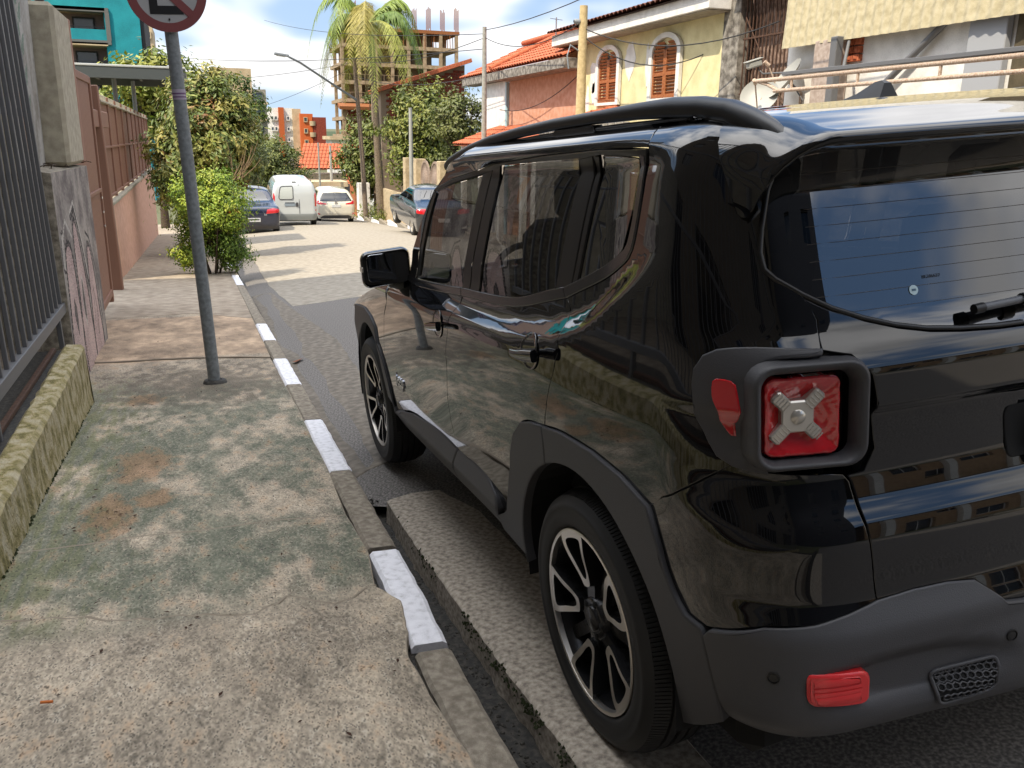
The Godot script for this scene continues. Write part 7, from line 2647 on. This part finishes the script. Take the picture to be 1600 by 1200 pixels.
	var wires := [[Vector3(7.5, 3.85, -17.15), Vector3(7.9, 4.3, -25.0), "black cable from the cream pole to the grey pole"], [Vector3(7.9, 4.3, -25.0), Vector3(7.3, 5.1, -44), "black cable leaving the grey pole downhill"], [Vector3(7.4, 4.9, -9.0), Vector3(7.9, 4.5, -25.0), "upper cable over the yellow house roof"], [Vector3(7.5, 3.7, -17.15), Vector3(8.9, 3.4, -12.6), "thin cable from the cream pole to the grille house"], [Vector3(7.5, 3.55, -17.15), Vector3(9.0, 3.1, -15.0), "drop cable across the yellow wall above the nearer window"], [Vector3(7.9, 4.0, -25.0), Vector3(-2.0, 6.2, -60), "long cable crossing the street toward the apartments"], [Vector3(7.35, 5.0, -44), Vector3(-3.0, 4.2, -50), "cable from the lamp pole crossing left over the street"], [Vector3(7.35, 4.8, -44), Vector3(2.0, 3.0, -70), "lower cable running away from the lamp pole"], [Vector3(8.94, 3.2, -20.3), Vector3(8.7, 2.4, -26.0), "grey cable along the peeling pink wall"], [Vector3(7.35, 4.4, -44), Vector3(7.9, 3.3, -25.0), "slack cable between the lamp pole and the grey pole"], [Vector3(7.9, 4.4, -25.0), Vector3(4.5, 8.5, -60), "steep cable rising in front of the concrete tower"]]
	for w in wires:
		mb = MB.new()
		var pts := []
		for k in 13:
			var t := k / 12.0
			pts.append(w[0].lerp(w[1], t) + Vector3(0, -.35 * 4.0 * t * (1 - t), 0))
		mb.tube(pts, [.011], 5, false)
		tag(part("overhead_cable", mb, wm, self), w[2], "cable", "overhead cables")
func box_wall(parent: Node, called: String, c: Vector3, s: Vector3, m: Material):
	var mb := MB.new()
	mb.box(c, s, .0)
	return part(called, mb, m, parent)

func far_window(parent: Node, c: Vector3, w: float, h: float, frame: Material, glass: Material, out := Vector3(0, 0, 1)):
	var dx := Vector3(0, 1, 0).cross(out)
	var b := Basis(dx, Vector3.UP, out)
	var mb := MB.new()
	mb.box(c + dx * (w * .5), Vector3(.12, h + .12, .25), 0, b); mb.box(c - dx * (w * .5), Vector3(.12, h + .12, .25), 0, b)
	mb.box(c + Vector3(0, h * .5, 0), Vector3(w, .12, .24), 0, b); mb.box(c - Vector3(0, h * .5, 0), Vector3(w, .14, .30), 0, b)
	var n := part("window", mb, frame, parent)
	mb = MB.new()
	mb.box(c - out * .02, Vector3(w - .12, h - .12, .12), 0, b)
	part("pane", mb, glass, n)

func build_far():
	var teal := grain("teal_paint", Color(.06, .48, .52), Color(.08, .52, .56), Color(.10, .55, .59), .05, .85, .0, 121, 3)
	var grey := mat("frame_grey", Color(.38, .38, .37), .9)
	var fg := mat("far_glass", lin(.06, .08, .10), .1)
	var beige := grain("beige_far", Color(.66, .58, .46), Color(.72, .64, .52), Color(.76, .69, .57), .06)
	var room := mat("recess_wall", Color(.56, .48, .46), .9)
	# teal block; front face at z -90
	var tb := thing("teal_block", "bright turquoise apartment block with grey framed balconies", "apartment block", Vector3(-10, -6, -95))
	org = tb.position
	var V := func(x: float, y: float, z: float) -> Vector3: return Vector3(x, y, z) - org
	box_wall(tb, "wall", V.call(-5.55, 8, -95), Vector3(2.9, 28, 10), teal)
	box_wall(tb, "wall", V.call(-14, 8, -97), Vector3(14, 28, 8), room)
	for fl in 5:
		var y := 0.65 + fl * 2.9
		box_wall(tb, "parapet", V.call(-9.9, y + .55, -90.6), Vector3(5.9, 1.15, .5), teal)
		box_wall(tb, "slab", V.call(-10.5, y - .15, -91.6), Vector3(7.2, .25, 3.6), beige)
		box_wall(tb, "recess_side", V.call(-7.05, y + 1.5, -91.9), Vector3(.1, 2.8, 2.6), teal)
		far_window(tb, V.call(-9.0, y + 1.35, -92.95), 1.7, 1.9, mat("far_frame", lin(.03, .03, .03), .6), fg)
		var mb := MB.new()
		mb.box(V.call(-9.7, y + 1.32, -90.5), Vector3(5.2, .06, .06))
		for k in 6: mb.box(V.call(-11.9 + k * .9, y + 1.2, -90.5), Vector3(.05, .25, .05))
		part("railing", mb, mats["far_frame"], tb)
	for y in [9.35, 12.05]:
		box_wall(tb, "balcony_frame", V.call(-9.6, y, -90.35), Vector3(6.0, .35, 1.1), grey)
	box_wall(tb, "balcony_frame", V.call(-6.75, 10.7, -90.35), Vector3(.36, 2.36, 1.1), grey)
	box_wall(tb, "parapet", V.call(-9.6, 14.6, -90.5), Vector3(6, 1.6, .6), teal)
	box_wall(tb, "dark_end", V.call(-4.0, 6.6, -95.2), Vector3(.5, 10.2, 10.0), mat("dark_end_paint", lin(.03, .03, .034), .9))  # near-black colour over the lower part of this end
	box_wall(tb, "pale_end", V.call(-3.98, 16.5, -95.2), Vector3(.5, 9.5, 10.0), beige)
	# beige tower behind
	var bt := thing("beige_tower", "pale beige tower just right of the turquoise block", "tower", Vector3(-6.3, -6, -135))
	org = bt.position
	box_wall(bt, "wall", V.call(-7.5, 5.5, -135), Vector3(2.6, 22.5, 8), beige)
	box_wall(bt, "wall", V.call(-5.5, 5.0, -135.5), Vector3(1.9, 20.5, 8), grain("beige_shade", Color(.66, .58, .46), Color(.72, .64, .52), Color(.76, .69, .57), .06))  # wing in the same even beige as the main wall
	for k in 4:
		for j in 2: far_window(bt, V.call(-5.95 + j * .9, 14.2 - k * 3.3, -131.4), .5, .8, beige, fg)
	# apartments in the middle distance
	var ab := thing("grey_apartments", "cream and grey stepped apartment tower behind the street tree", "tower", Vector3(5.5, -6, -112))
	org = ab.position
	box_wall(ab, "wall", V.call(4.4, 1.3, -113), Vector3(4.0, 15.4, 7), beige)
	box_wall(ab, "wall", V.call(7.0, .2, -113.4), Vector3(1.9, 13.2, 7), grain("grey_far", Color(.52, .50, .45), Color(.58, .56, .51), Color(.62, .60, .55), .06))
	for k in 6:
		var y := 6.0 - k * 1.9
		far_window(ab, V.call(7.0, y, -109.85), 1.1, .9, grey, fg)
		far_window(ab, V.call(5.4, y, -109.45), .9, .9, grey, fg)
		box_wall(ab, "ledge", V.call(6.9, y - .75, -109.7), Vector3(2.3, .28, .9), beige)
	var wo := thing("white_orange_tower", "white tower with a vertical orange stripe and small windows", "tower", Vector3(15.5, -6, -180))
	org = wo.position
	box_wall(wo, "wall", V.call(15.5, 1.0, -184), Vector3(5.0, 11.8, 8), mats["white_wall"])
	box_wall(wo, "wall", V.call(18.5, .6, -183.5), Vector3(1.6, 12.4, 8), mats["beige_shade"])
	box_wall(wo, "stripe", V.call(15.6, 1.0, -179.7), Vector3(1.0, 12.0, .9), mat("stripe_orange", Color(.68, .34, .16), .9))
	for k in 5:
		for x in [13.9, 14.6, 16.9, 18.4]: far_window(wo, V.call(x, 5.0 - k * 2.0, -179.7), .5, .7, mats["white_wall"], fg)
	var rb := thing("orange_tower", "orange and brick red tower with round cream balconies", "tower", Vector3(21, -6, -178))
	org = rb.position
	box_wall(rb, "wall", V.call(20.2, .2, -182), Vector3(2.4, 11.4, 8), mat("tower_orange", Color(.74, .36, .17), .9))
	box_wall(rb, "wall", V.call(22.6, -.4, -182), Vector3(2.6, 11.4, 8), brick_far())
	for k in 5:
		var mb := MB.new()
		mb.lathe(V.call(21.3, 4.2 - k * 2.1, -178.2), Vector3.UP, [Vector2(.0, -.5), Vector2(.55, -.5), Vector2(.62, .35), Vector2(.5, .35)], 16)
		part("balcony", mb, beige, rb)
		far_window(rb, V.call(20.0, 4.8 - k * 2.1, -177.9), .6, .8, beige, fg)
	# concrete tower under construction
	var ct := thing("unfinished_tower", "unfinished concrete frame tower with bare floors and props on top", "tower", Vector3(30, -6, -145))
	org = ct.position
	var con := grain("raw_concrete", Color(.50, .42, .33), Color(.58, .50, .40), Color(.64, .56, .46), .12, .95, .0, 125, 4)
	var inn := mat("tower_inside", Color(.56, .48, .38), .95)
	var tim := grain("shuttering", Color(.46, .27, .14), Color(.54, .33, .18), Color(.60, .38, .22), .5)
	var x0 := 22.0
	var x1 := 41.0
	for fl in 8:
		var y := -3.6 + fl * 2.72
		box_wall(ct, "floor_slab", V.call((x0 + x1) * .5, y, -150), Vector3(x1 - x0, .55, 12), con)
		var mb := MB.new()
		for k in 8:
			var x := lerpf(x0 + .25, x1 - .25, k / 7.0)
			mb.box(V.call(x, y + 1.36, -144.3), Vector3(.5, 2.3, .5)); mb.box(V.call(x, y + 1.36, -152), Vector3(.5, 2.3, .5))
		part("column", mb, con, ct)
		if fl > 0:
			for k in 5: box_wall(ct, "partition", V.call(x0 + 2.2 + k * 3.0, y + 1.36, -147.5 - (k * 7 + fl * 3) % 4), Vector3(3.4, 2.2, .2), inn)
		if fl < 4:
			for k in 2: box_wall(ct, "brick_infill", V.call(x0 + 1.6 + k * 3.0, y + 1.2, -144.4), Vector3(1.5, 1.9, .22), mats["brick_red"])
		if fl > 1 and fl < 6:
			mb = MB.new()
			for k in 24: mb.box(V.call(x0 + .5 + k * .78, y + .75, -143.98), Vector3(.05, .9, .05))
			mb.box(V.call((x0 + x1) * .5, y + 1.2, -143.97), Vector3(x1 - x0, .06, .06))
			part("guard_rail", mb, inn, ct)
	for y in [6.3, 1.2, -1.7]:
		var mb := MB.new()
		mb.box(V.call((x0 + x1) * .5 + (0.0 if y > 3 else -6.0), y, -143.0), Vector3(x1 - x0 + (1.5 if y > 3 else -11.0), .5, 2.2), 0, Basis(Vector3(1, 0, 0), .25))
		part("safety_tray", mb, tim, ct)
	var mbp := MB.new()
	for k in 44:
		mbp.box(V.call(rng.randf_range(x0, x1), 16.6 + rng.randf_range(-.2, .4), rng.randf_range(-146, -144)), Vector3(.10, 2.6, .10), 0, Basis(Vector3(0, 0, 1), rng.randf_range(-.06, .06)))
	part("prop", mbp, tim, ct)
	box_wall(ct, "top_form", V.call((x0 + x1) * .5, 18.0, -150), Vector3(x1 - x0 + .4, .5, 12), tim)
	mbp = MB.new()
	for k in 9:
		for j in 5: mbp.box(V.call(lerpf(x0 + .3, x1 - .3, k / 8.0) + (j - 2) * .17, 19.4 + rng.randf() * .7, -144.2), Vector3(.09, 2.8 + rng.randf(), .09))
	part("column_form", mbp, tim, ct)
	# houses at the bottom of the street
	var clay: Material = mats["clay_tiles"]
	var fh := thing("far_house", "low cream house with a red tiled roof at the bend of the street", "house", Vector3(8, -5.2, -62))
	org = fh.position
	box_wall(fh, "wall", V.call(8.6, -3.0, -63), Vector3(5.0, 4.2, 3.0), mats["cream_wall"])
	tiles(fh, V.call(6.2, -.55, -61.2), Vector3(4.6, 0, 0), Vector3(.8, 1.6, -3.0), clay, .24, .45)
	tiles(fh, V.call(9.0, -1.55, -57.6), Vector3(1.9, 0, 0), Vector3(.2, .9, -2.4), clay, .24, .45)
	box_wall(fh, "garage_roof", V.call(7.0, -1.35, -58.5), Vector3(3.8, .3, 3.0), beige)
	box_wall(fh, "garage_door", V.call(7.7, -2.4, -58.2), Vector3(1.4, 1.9, .12), mat("door_brown", Color(.42, .26, .18), .7))
	box_wall(fh, "garage_post", V.call(8.6, -2.3, -57.4), Vector3(.22, 2.0, .22), mats["white_wall"])
	box_wall(fh, "dark_gate", V.call(9.3, -2.3, -57.6), Vector3(1.1, 1.9, .1), mats["gate_paint"])
	box_wall(fh, "gate_post", V.call(10.0, -2.3, -57.5), Vector3(.22, 2.0, .22), mats["white_wall"])
	var wf := thing("far_white_house", "plain white house behind the far red roof", "house", Vector3(12, -5, -80))
	org = wf.position
	box_wall(wf, "wall", V.call(13.0, -1.6, -82), Vector3(3.6, 6.0, 4), mats["white_wall"])
	box_wall(wf, "roof", V.call(13.0, 1.5, -81.6), Vector3(4.2, .3, 5), beige)
	far_window(wf, V.call(12.6, .2, -79.95), .9, .7, mats["white_wall"], fg)
	# behind the viewer: what the glossy car mirrors
	var bb := thing("rear_house", "tan two storey house up the street behind the viewer", "house", Vector3(5, .4, 17))
	org = bb.position
	facade(bb, V.call(20.0, .3, 14.0), Vector3(-1, 0, 0), 11.0, 5.2, [Rect2(1.0, .3, 2.2, 2.2), Rect2(4.6, .9, 1.6, 1.4), Rect2(8.0, .3, 1.2, 2.2), Rect2(1.5, 3.3, 1.4, 1.2), Rect2(6.5, 3.3, 1.4, 1.2)], grain("tan_wall", Color(.58, .46, .34), Color(.64, .52, .39), Color(.70, .58, .45), .3), .3, mats["room_wall"], mats["white_wall"], mats["pane"])
	var db := thing("dark_rear_block", "tall dark grey block closing the street behind the viewer on the left", "building", Vector3(-4, .5, 13))
	org = db.position
	facade(db, V.call(7.6, .3, 13.0), Vector3(-1, 0, 0), 16.8, 17.0, [Rect2(1.0, 3.3, 1.4, 1.2), Rect2(5.5, 3.3, 1.4, 1.2), Rect2(1.0, 6.6, 1.4, 1.2), Rect2(5.5, 6.6, 1.4, 1.2), Rect2(1.0, 9.9, 1.4, 1.2), Rect2(5.5, 9.9, 1.4, 1.2)], mat("dark_block_paint", Color(.24, .245, .27), .9), .2, mats["room_wall"], mats["gate_paint"], mats["pane"])
	box_wall(db, "side_wall", V.call(7.5, 8.8, 17.1), Vector3(.2, 17.0, 8.0), mats["dark_block_paint"])
	box_wall(db, "roof", V.call(-.8, 17.4, 17.0), Vector3(17.2, .3, 8.4), mats["roof_slab"])
	org = bb.position
	for k in 4: box_wall(bb, "column", V.call(19.3 - k * 3.1, 2.7, 13.8), Vector3(.35, 5.0, .35), mats["white_wall"])
	box_wall(bb, "roof", V.call(14.5, 5.65, 16.5), Vector3(11.6, .3, 5.6), mats["roof_slab"])
	box_wall(bb, "rear_wall", V.call(14.5, 2.9, 18.8), Vector3(11.0, 5.2, .3), mats["tan_wall"])

func brick_far() -> StandardMaterial3D:
	return grain("brick_far", Color(.42, .17, .12), Color(.50, .21, .15), Color(.55, .25, .18), .3)
# an ordinary parked car: plan sections stacked by height, halves mirrored
class Body:
	var vs: Array
	var ws: Array
	var rs: Array
	var fs: Array
	var zs: Array
	var rr := .22
	var host
	func pos(u: float, v: float) -> Vector3:
		var W: float = host.hermite(vs, ws, v)
		var A: float = host.hermite(vs, rs, v)
		var F: float = host.hermite(vs, fs, v)
		var z: float = host.hermite(vs, zs, v)
		var r := minf(rr, W * .6)
		var b: float
		var a: float
		if u <= 1.0:
			b = (W - r) * u; a = A
		elif u <= 2.0:
			var ph := (u - 1.0) * PI * .5
			b = W - r + r * pow(sin(ph), .85); a = A + r * (1.0 - pow(maxf(cos(ph), 0), .85))
		elif u <= 3.0:
			b = W; a = lerpf(A + r, F - r, u - 2.0)
		elif u <= 4.0:
			var ph := (u - 3.0) * PI * .5
			b = W - r + r * pow(maxf(cos(ph), 0), .85); a = F - r + r * pow(sin(ph), .85)
		else:
			b = (W - r) * (5.0 - u); a = F
		a += .06 * pow(b / maxf(W, .1), 2) * (1.0 if u < 2.5 else (-1.5 if u > 2.5 else 0.0)) * (absf(u - 2.5) / 2.5)
		return Vector3(-b, z, -a)

func build_car(called: String, label: String, cat: String, at: Vector3, tables: Array, paint: Material, wheels: Array, wr: float, extras: Callable) -> Node3D:
	var t := thing(called, label, cat, at)
	t.rotation.x = -atan(SL) * -1.0
	var B := Body.new()
	B.host = self
	B.vs = tables[0]; B.zs = tables[1]; B.ws = tables[2]; B.rs = tables[3]; B.fs = tables[4]
	if tables.size() > 5: B.rr = tables[5]
	var mb := MB.new()
	var nu := 60
	var nv := 44
	var v0: float = B.vs[0]
	var v1: float = B.vs[B.vs.size() - 1]
	var g := []
	for j in nv + 1:
		var row := []
		for i in nu + 1:
			row.append(B.pos(5.0 * i / nu, lerpf(v0, v1, float(j) / nv)))
		g.append(row)
	for j in nv:
		for i in nu:
			var idx := []
			for q in [[j, i], [j, i + 1], [j + 1, i + 1], [j + 1, i]]:
				var du: Vector3 = g[q[0]][mini(q[1] + 1, nu)] - g[q[0]][maxi(q[1] - 1, 0)]
				var dv: Vector3 = g[mini(q[0] + 1, nv)][q[1]] - g[maxi(q[0] - 1, 0)][q[1]]
				idx.append(mb.p(g[q[0]][q[1]], dv.cross(du).normalized()))
			mb.q(idx[0], idx[1], idx[2], idx[3])
	mb.add(mirror(mb))
	var body := part("body", mb, paint, t)
	var f := func(u: float, v: float) -> Vector3: return B.pos(u, v)
	var add := func(name_: String, poly: PackedVector2Array, m: Material, off: float, mirrored := true):
		var q := MB.new()
		panel(q, poly, off, .006 if off > 0 else 0.0, .02, .12, f, -1.0)
		if mirrored:
			both(name_, q, m, t)
		else:
			q.add(mirror(q))
			part(name_, q, m, t)
	extras.call(t, add, f)
	# wheels
	for w in wheels:
		for s in [-1.0, 1.0]:
			var o := empty("wheel", t, Vector3(s * w[1], wr, -w[0]))
			var X := Vector3(s, 0, 0)
			mb = MB.new()
			mb.lathe(Vector3.ZERO, X, [Vector2(wr * .62, -.02), Vector2(wr * .66, .01), Vector2(wr * .9, .012), Vector2(wr * .98, -.01), Vector2(wr, -.04), Vector2(wr, -.16), Vector2(wr * .95, -.19), Vector2(0, -.19)], 32)
			part("tyre", mb, mats["tyre_rubber"], o)
			mb = MB.new()
			mb.lathe(Vector3.ZERO, X, [Vector2(wr * .64, .0), Vector2(wr * .60, .008), Vector2(wr * .56, -.01), Vector2(wr * .5, -.05), Vector2(0, -.05)], 24)
			for k in 7: _bar(mb, Vector3(-.0 * s, 0, 0) + X * .0 + Vector3(0, cos(k * TAU / 7), sin(k * TAU / 7)) * wr * .1, Vector3(0, cos(k * TAU / 7), sin(k * TAU / 7)) * wr * .58, Vector3(0, -sin(k * TAU / 7), cos(k * TAU / 7)), X, .028, .03)
			part("rim", mb, mats["clear_lens"] if w.size() > 2 else mats["rim_paint"], o)
	mb = MB.new()
	var wl: float = wheels[1][0] - wheels[0][0]
	mb.box(Vector3(0, .34, -(wheels[0][0] + wheels[1][0]) * .5), Vector3(wheels[0][1] * 2 - .3, .20, wl + 1.1), .02)
	part("underbody", mb, mats["dark_inside"], t)
	return t

func pv(a: Array) -> PackedVector2Array: return uvs(a)

func build_cars():
	var tint: Material = mats["privacy_glass"]
	var red: Material = mats["red_lens"]
	var trim: Material = mats["black_plastic"]
	var plate: Material = mats["plate_white"]
	var mkpaint := func(n: String, c: Color, metal := .0) -> StandardMaterial3D:
		var m := mat(n, c, .25, metal)
		m.clearcoat_enabled = true
		m.clearcoat = 1.0
		m.clearcoat_roughness = .03
		return m
	# dark blue sedan by the left kerb
	var V := [.22, .45, .70, .88, .96, 1.02, 1.10, 1.30, 1.42, 1.50, 1.62, 1.90]
	build_car("parked_sedan", "dark navy blue sedan parked by the left kerb behind the shrub", "car", Vector3(1.62, gy(-31.8, .09), -31.8), [V, [.22, .45, .70, .88, .96, 1.0, 1.08, 1.30, 1.40, 1.44, 1.465, 1.475], [.82, .86, .875, .87, .84, .80, .76, .66, .58, .48, .30, .02], [-.62, -.70, -.70, -.68, -.62, -.42, .10, .46, .62, .82, 1.1, 1.5], [3.4, 3.55, 3.55, 3.45, 3.2, 2.7, 2.35, 1.75, 1.55, 1.5, 1.5, 1.52], .22], mkpaint.call("navy_paint", lin(.012, .018, .045), .2), [[0.0, .85], [2.55, .85]], .31, func(t: Node3D, add: Callable, f: Callable):
		add.call("rear_window", pv([0, 1.09, 1.12, 1.08, .98, 1.36, 0, 1.37]), tint, .004, false)
		add.call("side_window", pv([2.06, 1.08, 2.9, 1.08, 2.92, 1.34, 2.14, 1.36]), tint, .004)
		add.call("tail_light", pv([.62, .76, 1.72, .80, 1.72, .90, 1.0, .93, .70, .90]), red, .008)
		add.call("rear_bumper", pv([0, .22, 1.9, .22, 1.9, .34, 0, .36]), trim, .006, false)
		add.call("badge", pv([.52, .70, .66, .70, .66, .745, .52, .745]), mats["chrome"], .006)
		var mb := MB.new(); mb.box(Vector3(0, .56, .725), Vector3(.42, .13, .01), .004)
		part("number_plate", mb, plate, t)
		mb = MB.new(); mb.box(Vector3(0, .575, .732), Vector3(.34, .05, .004), .0)
		part("plate_print", mb, mat("plate_ink", Color(.35, .36, .38), .6), t))
	# white van in the road
	var W := [.28, .5, .8, 1.0, 1.25, 1.5, 1.66, 1.76, 1.84, 2.1, 2.5]
	build_car("white_van", "white delivery van seen from behind with a square rear window", "van", Vector3(3.42, gy(-36.0, .19), -36.0), [W, [.28, .5, .8, 1.0, 1.25, 1.5, 1.66, 1.76, 1.81, 1.84, 1.85], [.78, .83, .845, .845, .84, .80, .74, .66, .55, .28, .01], [-.62, -.66, -.64, -.63, -.61, -.56, -.50, -.42, -.30, .1, .6], [3.2, 3.25, 3.2, 3.0, 2.4, 2.0, 1.8, 1.7, 1.6, 1.4, 1.2], .18], mkpaint.call("van_white", Color(.74, .76, .76)), [[0.0, .84], [2.6, .84]], .31, func(t: Node3D, add: Callable, f: Callable):
		var mb := MB.new()
		panel(mb, round_corners(pv([.10, 1.10, .92, 1.10, .88, 1.58, .10, 1.60]), .10), .006, .004, .01, .12, f, -1.0)
		part("door_window", mb, mat("van_window", Color(.72, .74, .72), .25), t)
		mb = MB.new()
		var rim := []
		var rp := round_corners(pv([.10, 1.10, .92, 1.10, .88, 1.58, .10, 1.60]), .10)
		for k in rp.size() + 1: rim.append(f.call(rp[k % rp.size()].x, rp[k % rp.size()].y) + Vector3(0, 0, .012))
		mb.tube(rim, [.014], 5, false)
		part("window_seal", mb, trim, t)
		mb = MB.new()
		mb.tube([f.call(0.0, .52) + Vector3(.16, 0, .004), f.call(0.0, 1.0) + Vector3(.16, 0, .004), f.call(0.0, 1.66) + Vector3(.16, 0, .004)], [.010], 5, false)
		part("door_seam", mb, trim, t)
		mb = MB.new()
		mb.box(f.call(0.0, .90) + Vector3(.07, 0, .02), Vector3(.09, .16, .03), .01)
		part("door_latch", mb, trim, t)
		mb = MB.new()
		mb.box(f.call(0.0, .90) + Vector3(-.20, .0, .012), Vector3(.40, .13, .012), .004)
		part("number_plate", mb, mat("plate_grey", Color(.55, .60, .64), .5), t)
		mb = MB.new()
		mb.box(f.call(0.0, .97) + Vector3(-.20, .0, .016), Vector3(.36, .04, .02), .004)
		part("plate_lamp", mb, mats["plate_ink"], t)
		add.call("tail_light", pv([1.30, .82, 1.62, .82, 1.62, 1.30, 1.46, 1.34, 1.30, 1.24]), red, .012)
		add.call("rear_bumper", pv([0, .30, 1.9, .30, 1.9, .54, 0, .54]), mat("bumper_grey", Color(.55, .57, .57), .5), .03, false)
		add.call("reflector", pv([1.40, .64, 1.56, .64, 1.56, .70, 1.40, .70]), red, .010)
		add.call("side_window", pv([2.62, 1.10, 2.98, 1.10, 2.92, 1.52, 2.62, 1.54]), tint, .006)
		mb = MB.new(); mb.box(Vector3(.98, 1.12, -1.75), Vector3(.2, .26, .12), .04); mb.box(Vector3(-.98, 1.12, -1.75), Vector3(.2, .26, .12), .04)
		part("wing_mirror", mb, trim, t)
		mb = MB.new(); mb.box(f.call(0.0, 1.74) + Vector3(0, 0, .01), Vector3(.16, .05, .04), .015)
		part("brake_light", mb, trim, t))
	# white hatchback further on
	var H := [.24, .5, .75, .95, 1.05, 1.25, 1.40, 1.48, 1.54, 1.75, 2.0]
	build_car("white_hatchback", "pearl white hatchback seen from behind, right of the van", "car", Vector3(5.72, gy(-41.0, .12), -41.0), [H, [.24, .5, .75, .95, 1.05, 1.25, 1.40, 1.46, 1.49, 1.505, 1.51], [.80, .85, .865, .855, .83, .75, .67, .60, .50, .25, .01], [-.56, -.64, -.64, -.60, -.54, -.36, -.22, -.12, 0, .4, .8], [3.2, 3.3, 3.3, 3.0, 2.4, 1.8, 1.5, 1.4, 1.3, 1.2, 1.2], .24], mkpaint.call("pearl_white", Color(.84, .82, .76)), [[0.0, .83], [2.5, .83]], .30, func(t: Node3D, add: Callable, f: Callable):
		add.call("rear_window", pv([0, 1.0, 1.3, 1.02, 1.18, 1.36, 0, 1.38]), tint, .006, false)
		add.call("side_window", pv([2.10, 1.06, 2.85, 1.06, 2.85, 1.36, 2.2, 1.38]), tint, .006)
		add.call("tail_light", pv([.70, .88, 1.85, .90, 1.85, .99, 1.5, 1.06, 1.2, .99, .72, .93]), red, .010)
		add.call("rear_bumper", pv([0, .24, 1.0, .24, 1.4, .30, .9, .40, 0, .40]), trim, .008, false)
		add.call("fog_light", pv([1.3, .42, 1.7, .44, 1.6, .52, 1.3, .48]), red, .008)
		var mb := MB.new(); mb.box(f.call(0.0, .82) + Vector3(0, 0, .012), Vector3(.40, .12, .01), .004)
		part("number_plate", mb, plate, t)
		mb = MB.new(); mb.lathe(f.call(0.0, .95) + Vector3(0, 0, .01), Vector3(0, 0, 1), [Vector2(.07, 0), Vector2(.07, .015), Vector2(0, .02)], 16)
		part("badge", mb, mats["chrome"], t))
	# grey sedan on the far side
	var G := build_car("grey_sedan", "dark grey sedan parked at the far kerb, half hidden by the black suv", "car", Vector3(7.08, gy(-27.3, .12), -27.3), [V, [.22, .45, .70, .88, .96, 1.0, 1.08, 1.30, 1.40, 1.44, 1.465, 1.475], [.82, .86, .875, .87, .84, .80, .76, .66, .58, .48, .30, .02], [-.72, -.80, -.80, -.78, -.72, -.52, -.1, .36, .55, .82, 1.1, 1.5], [3.4, 3.55, 3.55, 3.42, 3.0, 2.55, 2.25, 1.75, 1.55, 1.5, 1.5, 1.52], .22], mkpaint.call("graphite_paint", lin(.045, .048, .055), .4), [[0.0, .85, 1], [2.65, .85, 1]], .32, func(t: Node3D, add: Callable, f: Callable):
		add.call("rear_window", pv([0, 1.09, 1.12, 1.08, .98, 1.36, 0, 1.37]), tint, .004, false)
		add.call("front_side_window", pv([2.52, 1.06, 2.97, 1.06, 2.92, 1.34, 2.53, 1.36]), tint, .006)
		add.call("rear_side_window", pv([2.03, 1.07, 2.49, 1.06, 2.50, 1.36, 2.16, 1.36]), tint, .006)
		add.call("windscreen", pv([4.0, 1.06, 5.0, 1.06, 5.0, 1.36, 4.1, 1.36]), tint, .004, false)
		add.call("tail_light", pv([.62, .76, 1.72, .80, 1.72, .90, 1.0, .93, .70, .90]), red, .008)
		add.call("headlight", pv([3.35, .72, 4.3, .70, 4.2, .80, 3.4, .86]), mats["clear_lens"], .008)
		add.call("door_handle", pv([2.40, .905, 2.48, .905, 2.48, .93, 2.40, .93]), mats["chrome"], .02)
		add.call("door_handle", pv([2.14, .905, 2.22, .905, 2.22, .93, 2.14, .93]), mats["chrome"], .02)
		add.call("number_plate", pv([0, .52, .3, .52, .3, .64, 0, .64]), plate, .008, false)
		var mb := MB.new(); mb.box(Vector3(.92, 1.02, -1.9), Vector3(.18, .12, .10), .04); mb.box(Vector3(-.92, 1.02, -1.9), Vector3(.18, .12, .10), .04)
		part("wing_mirror", mb, mats["graphite_paint"], t))
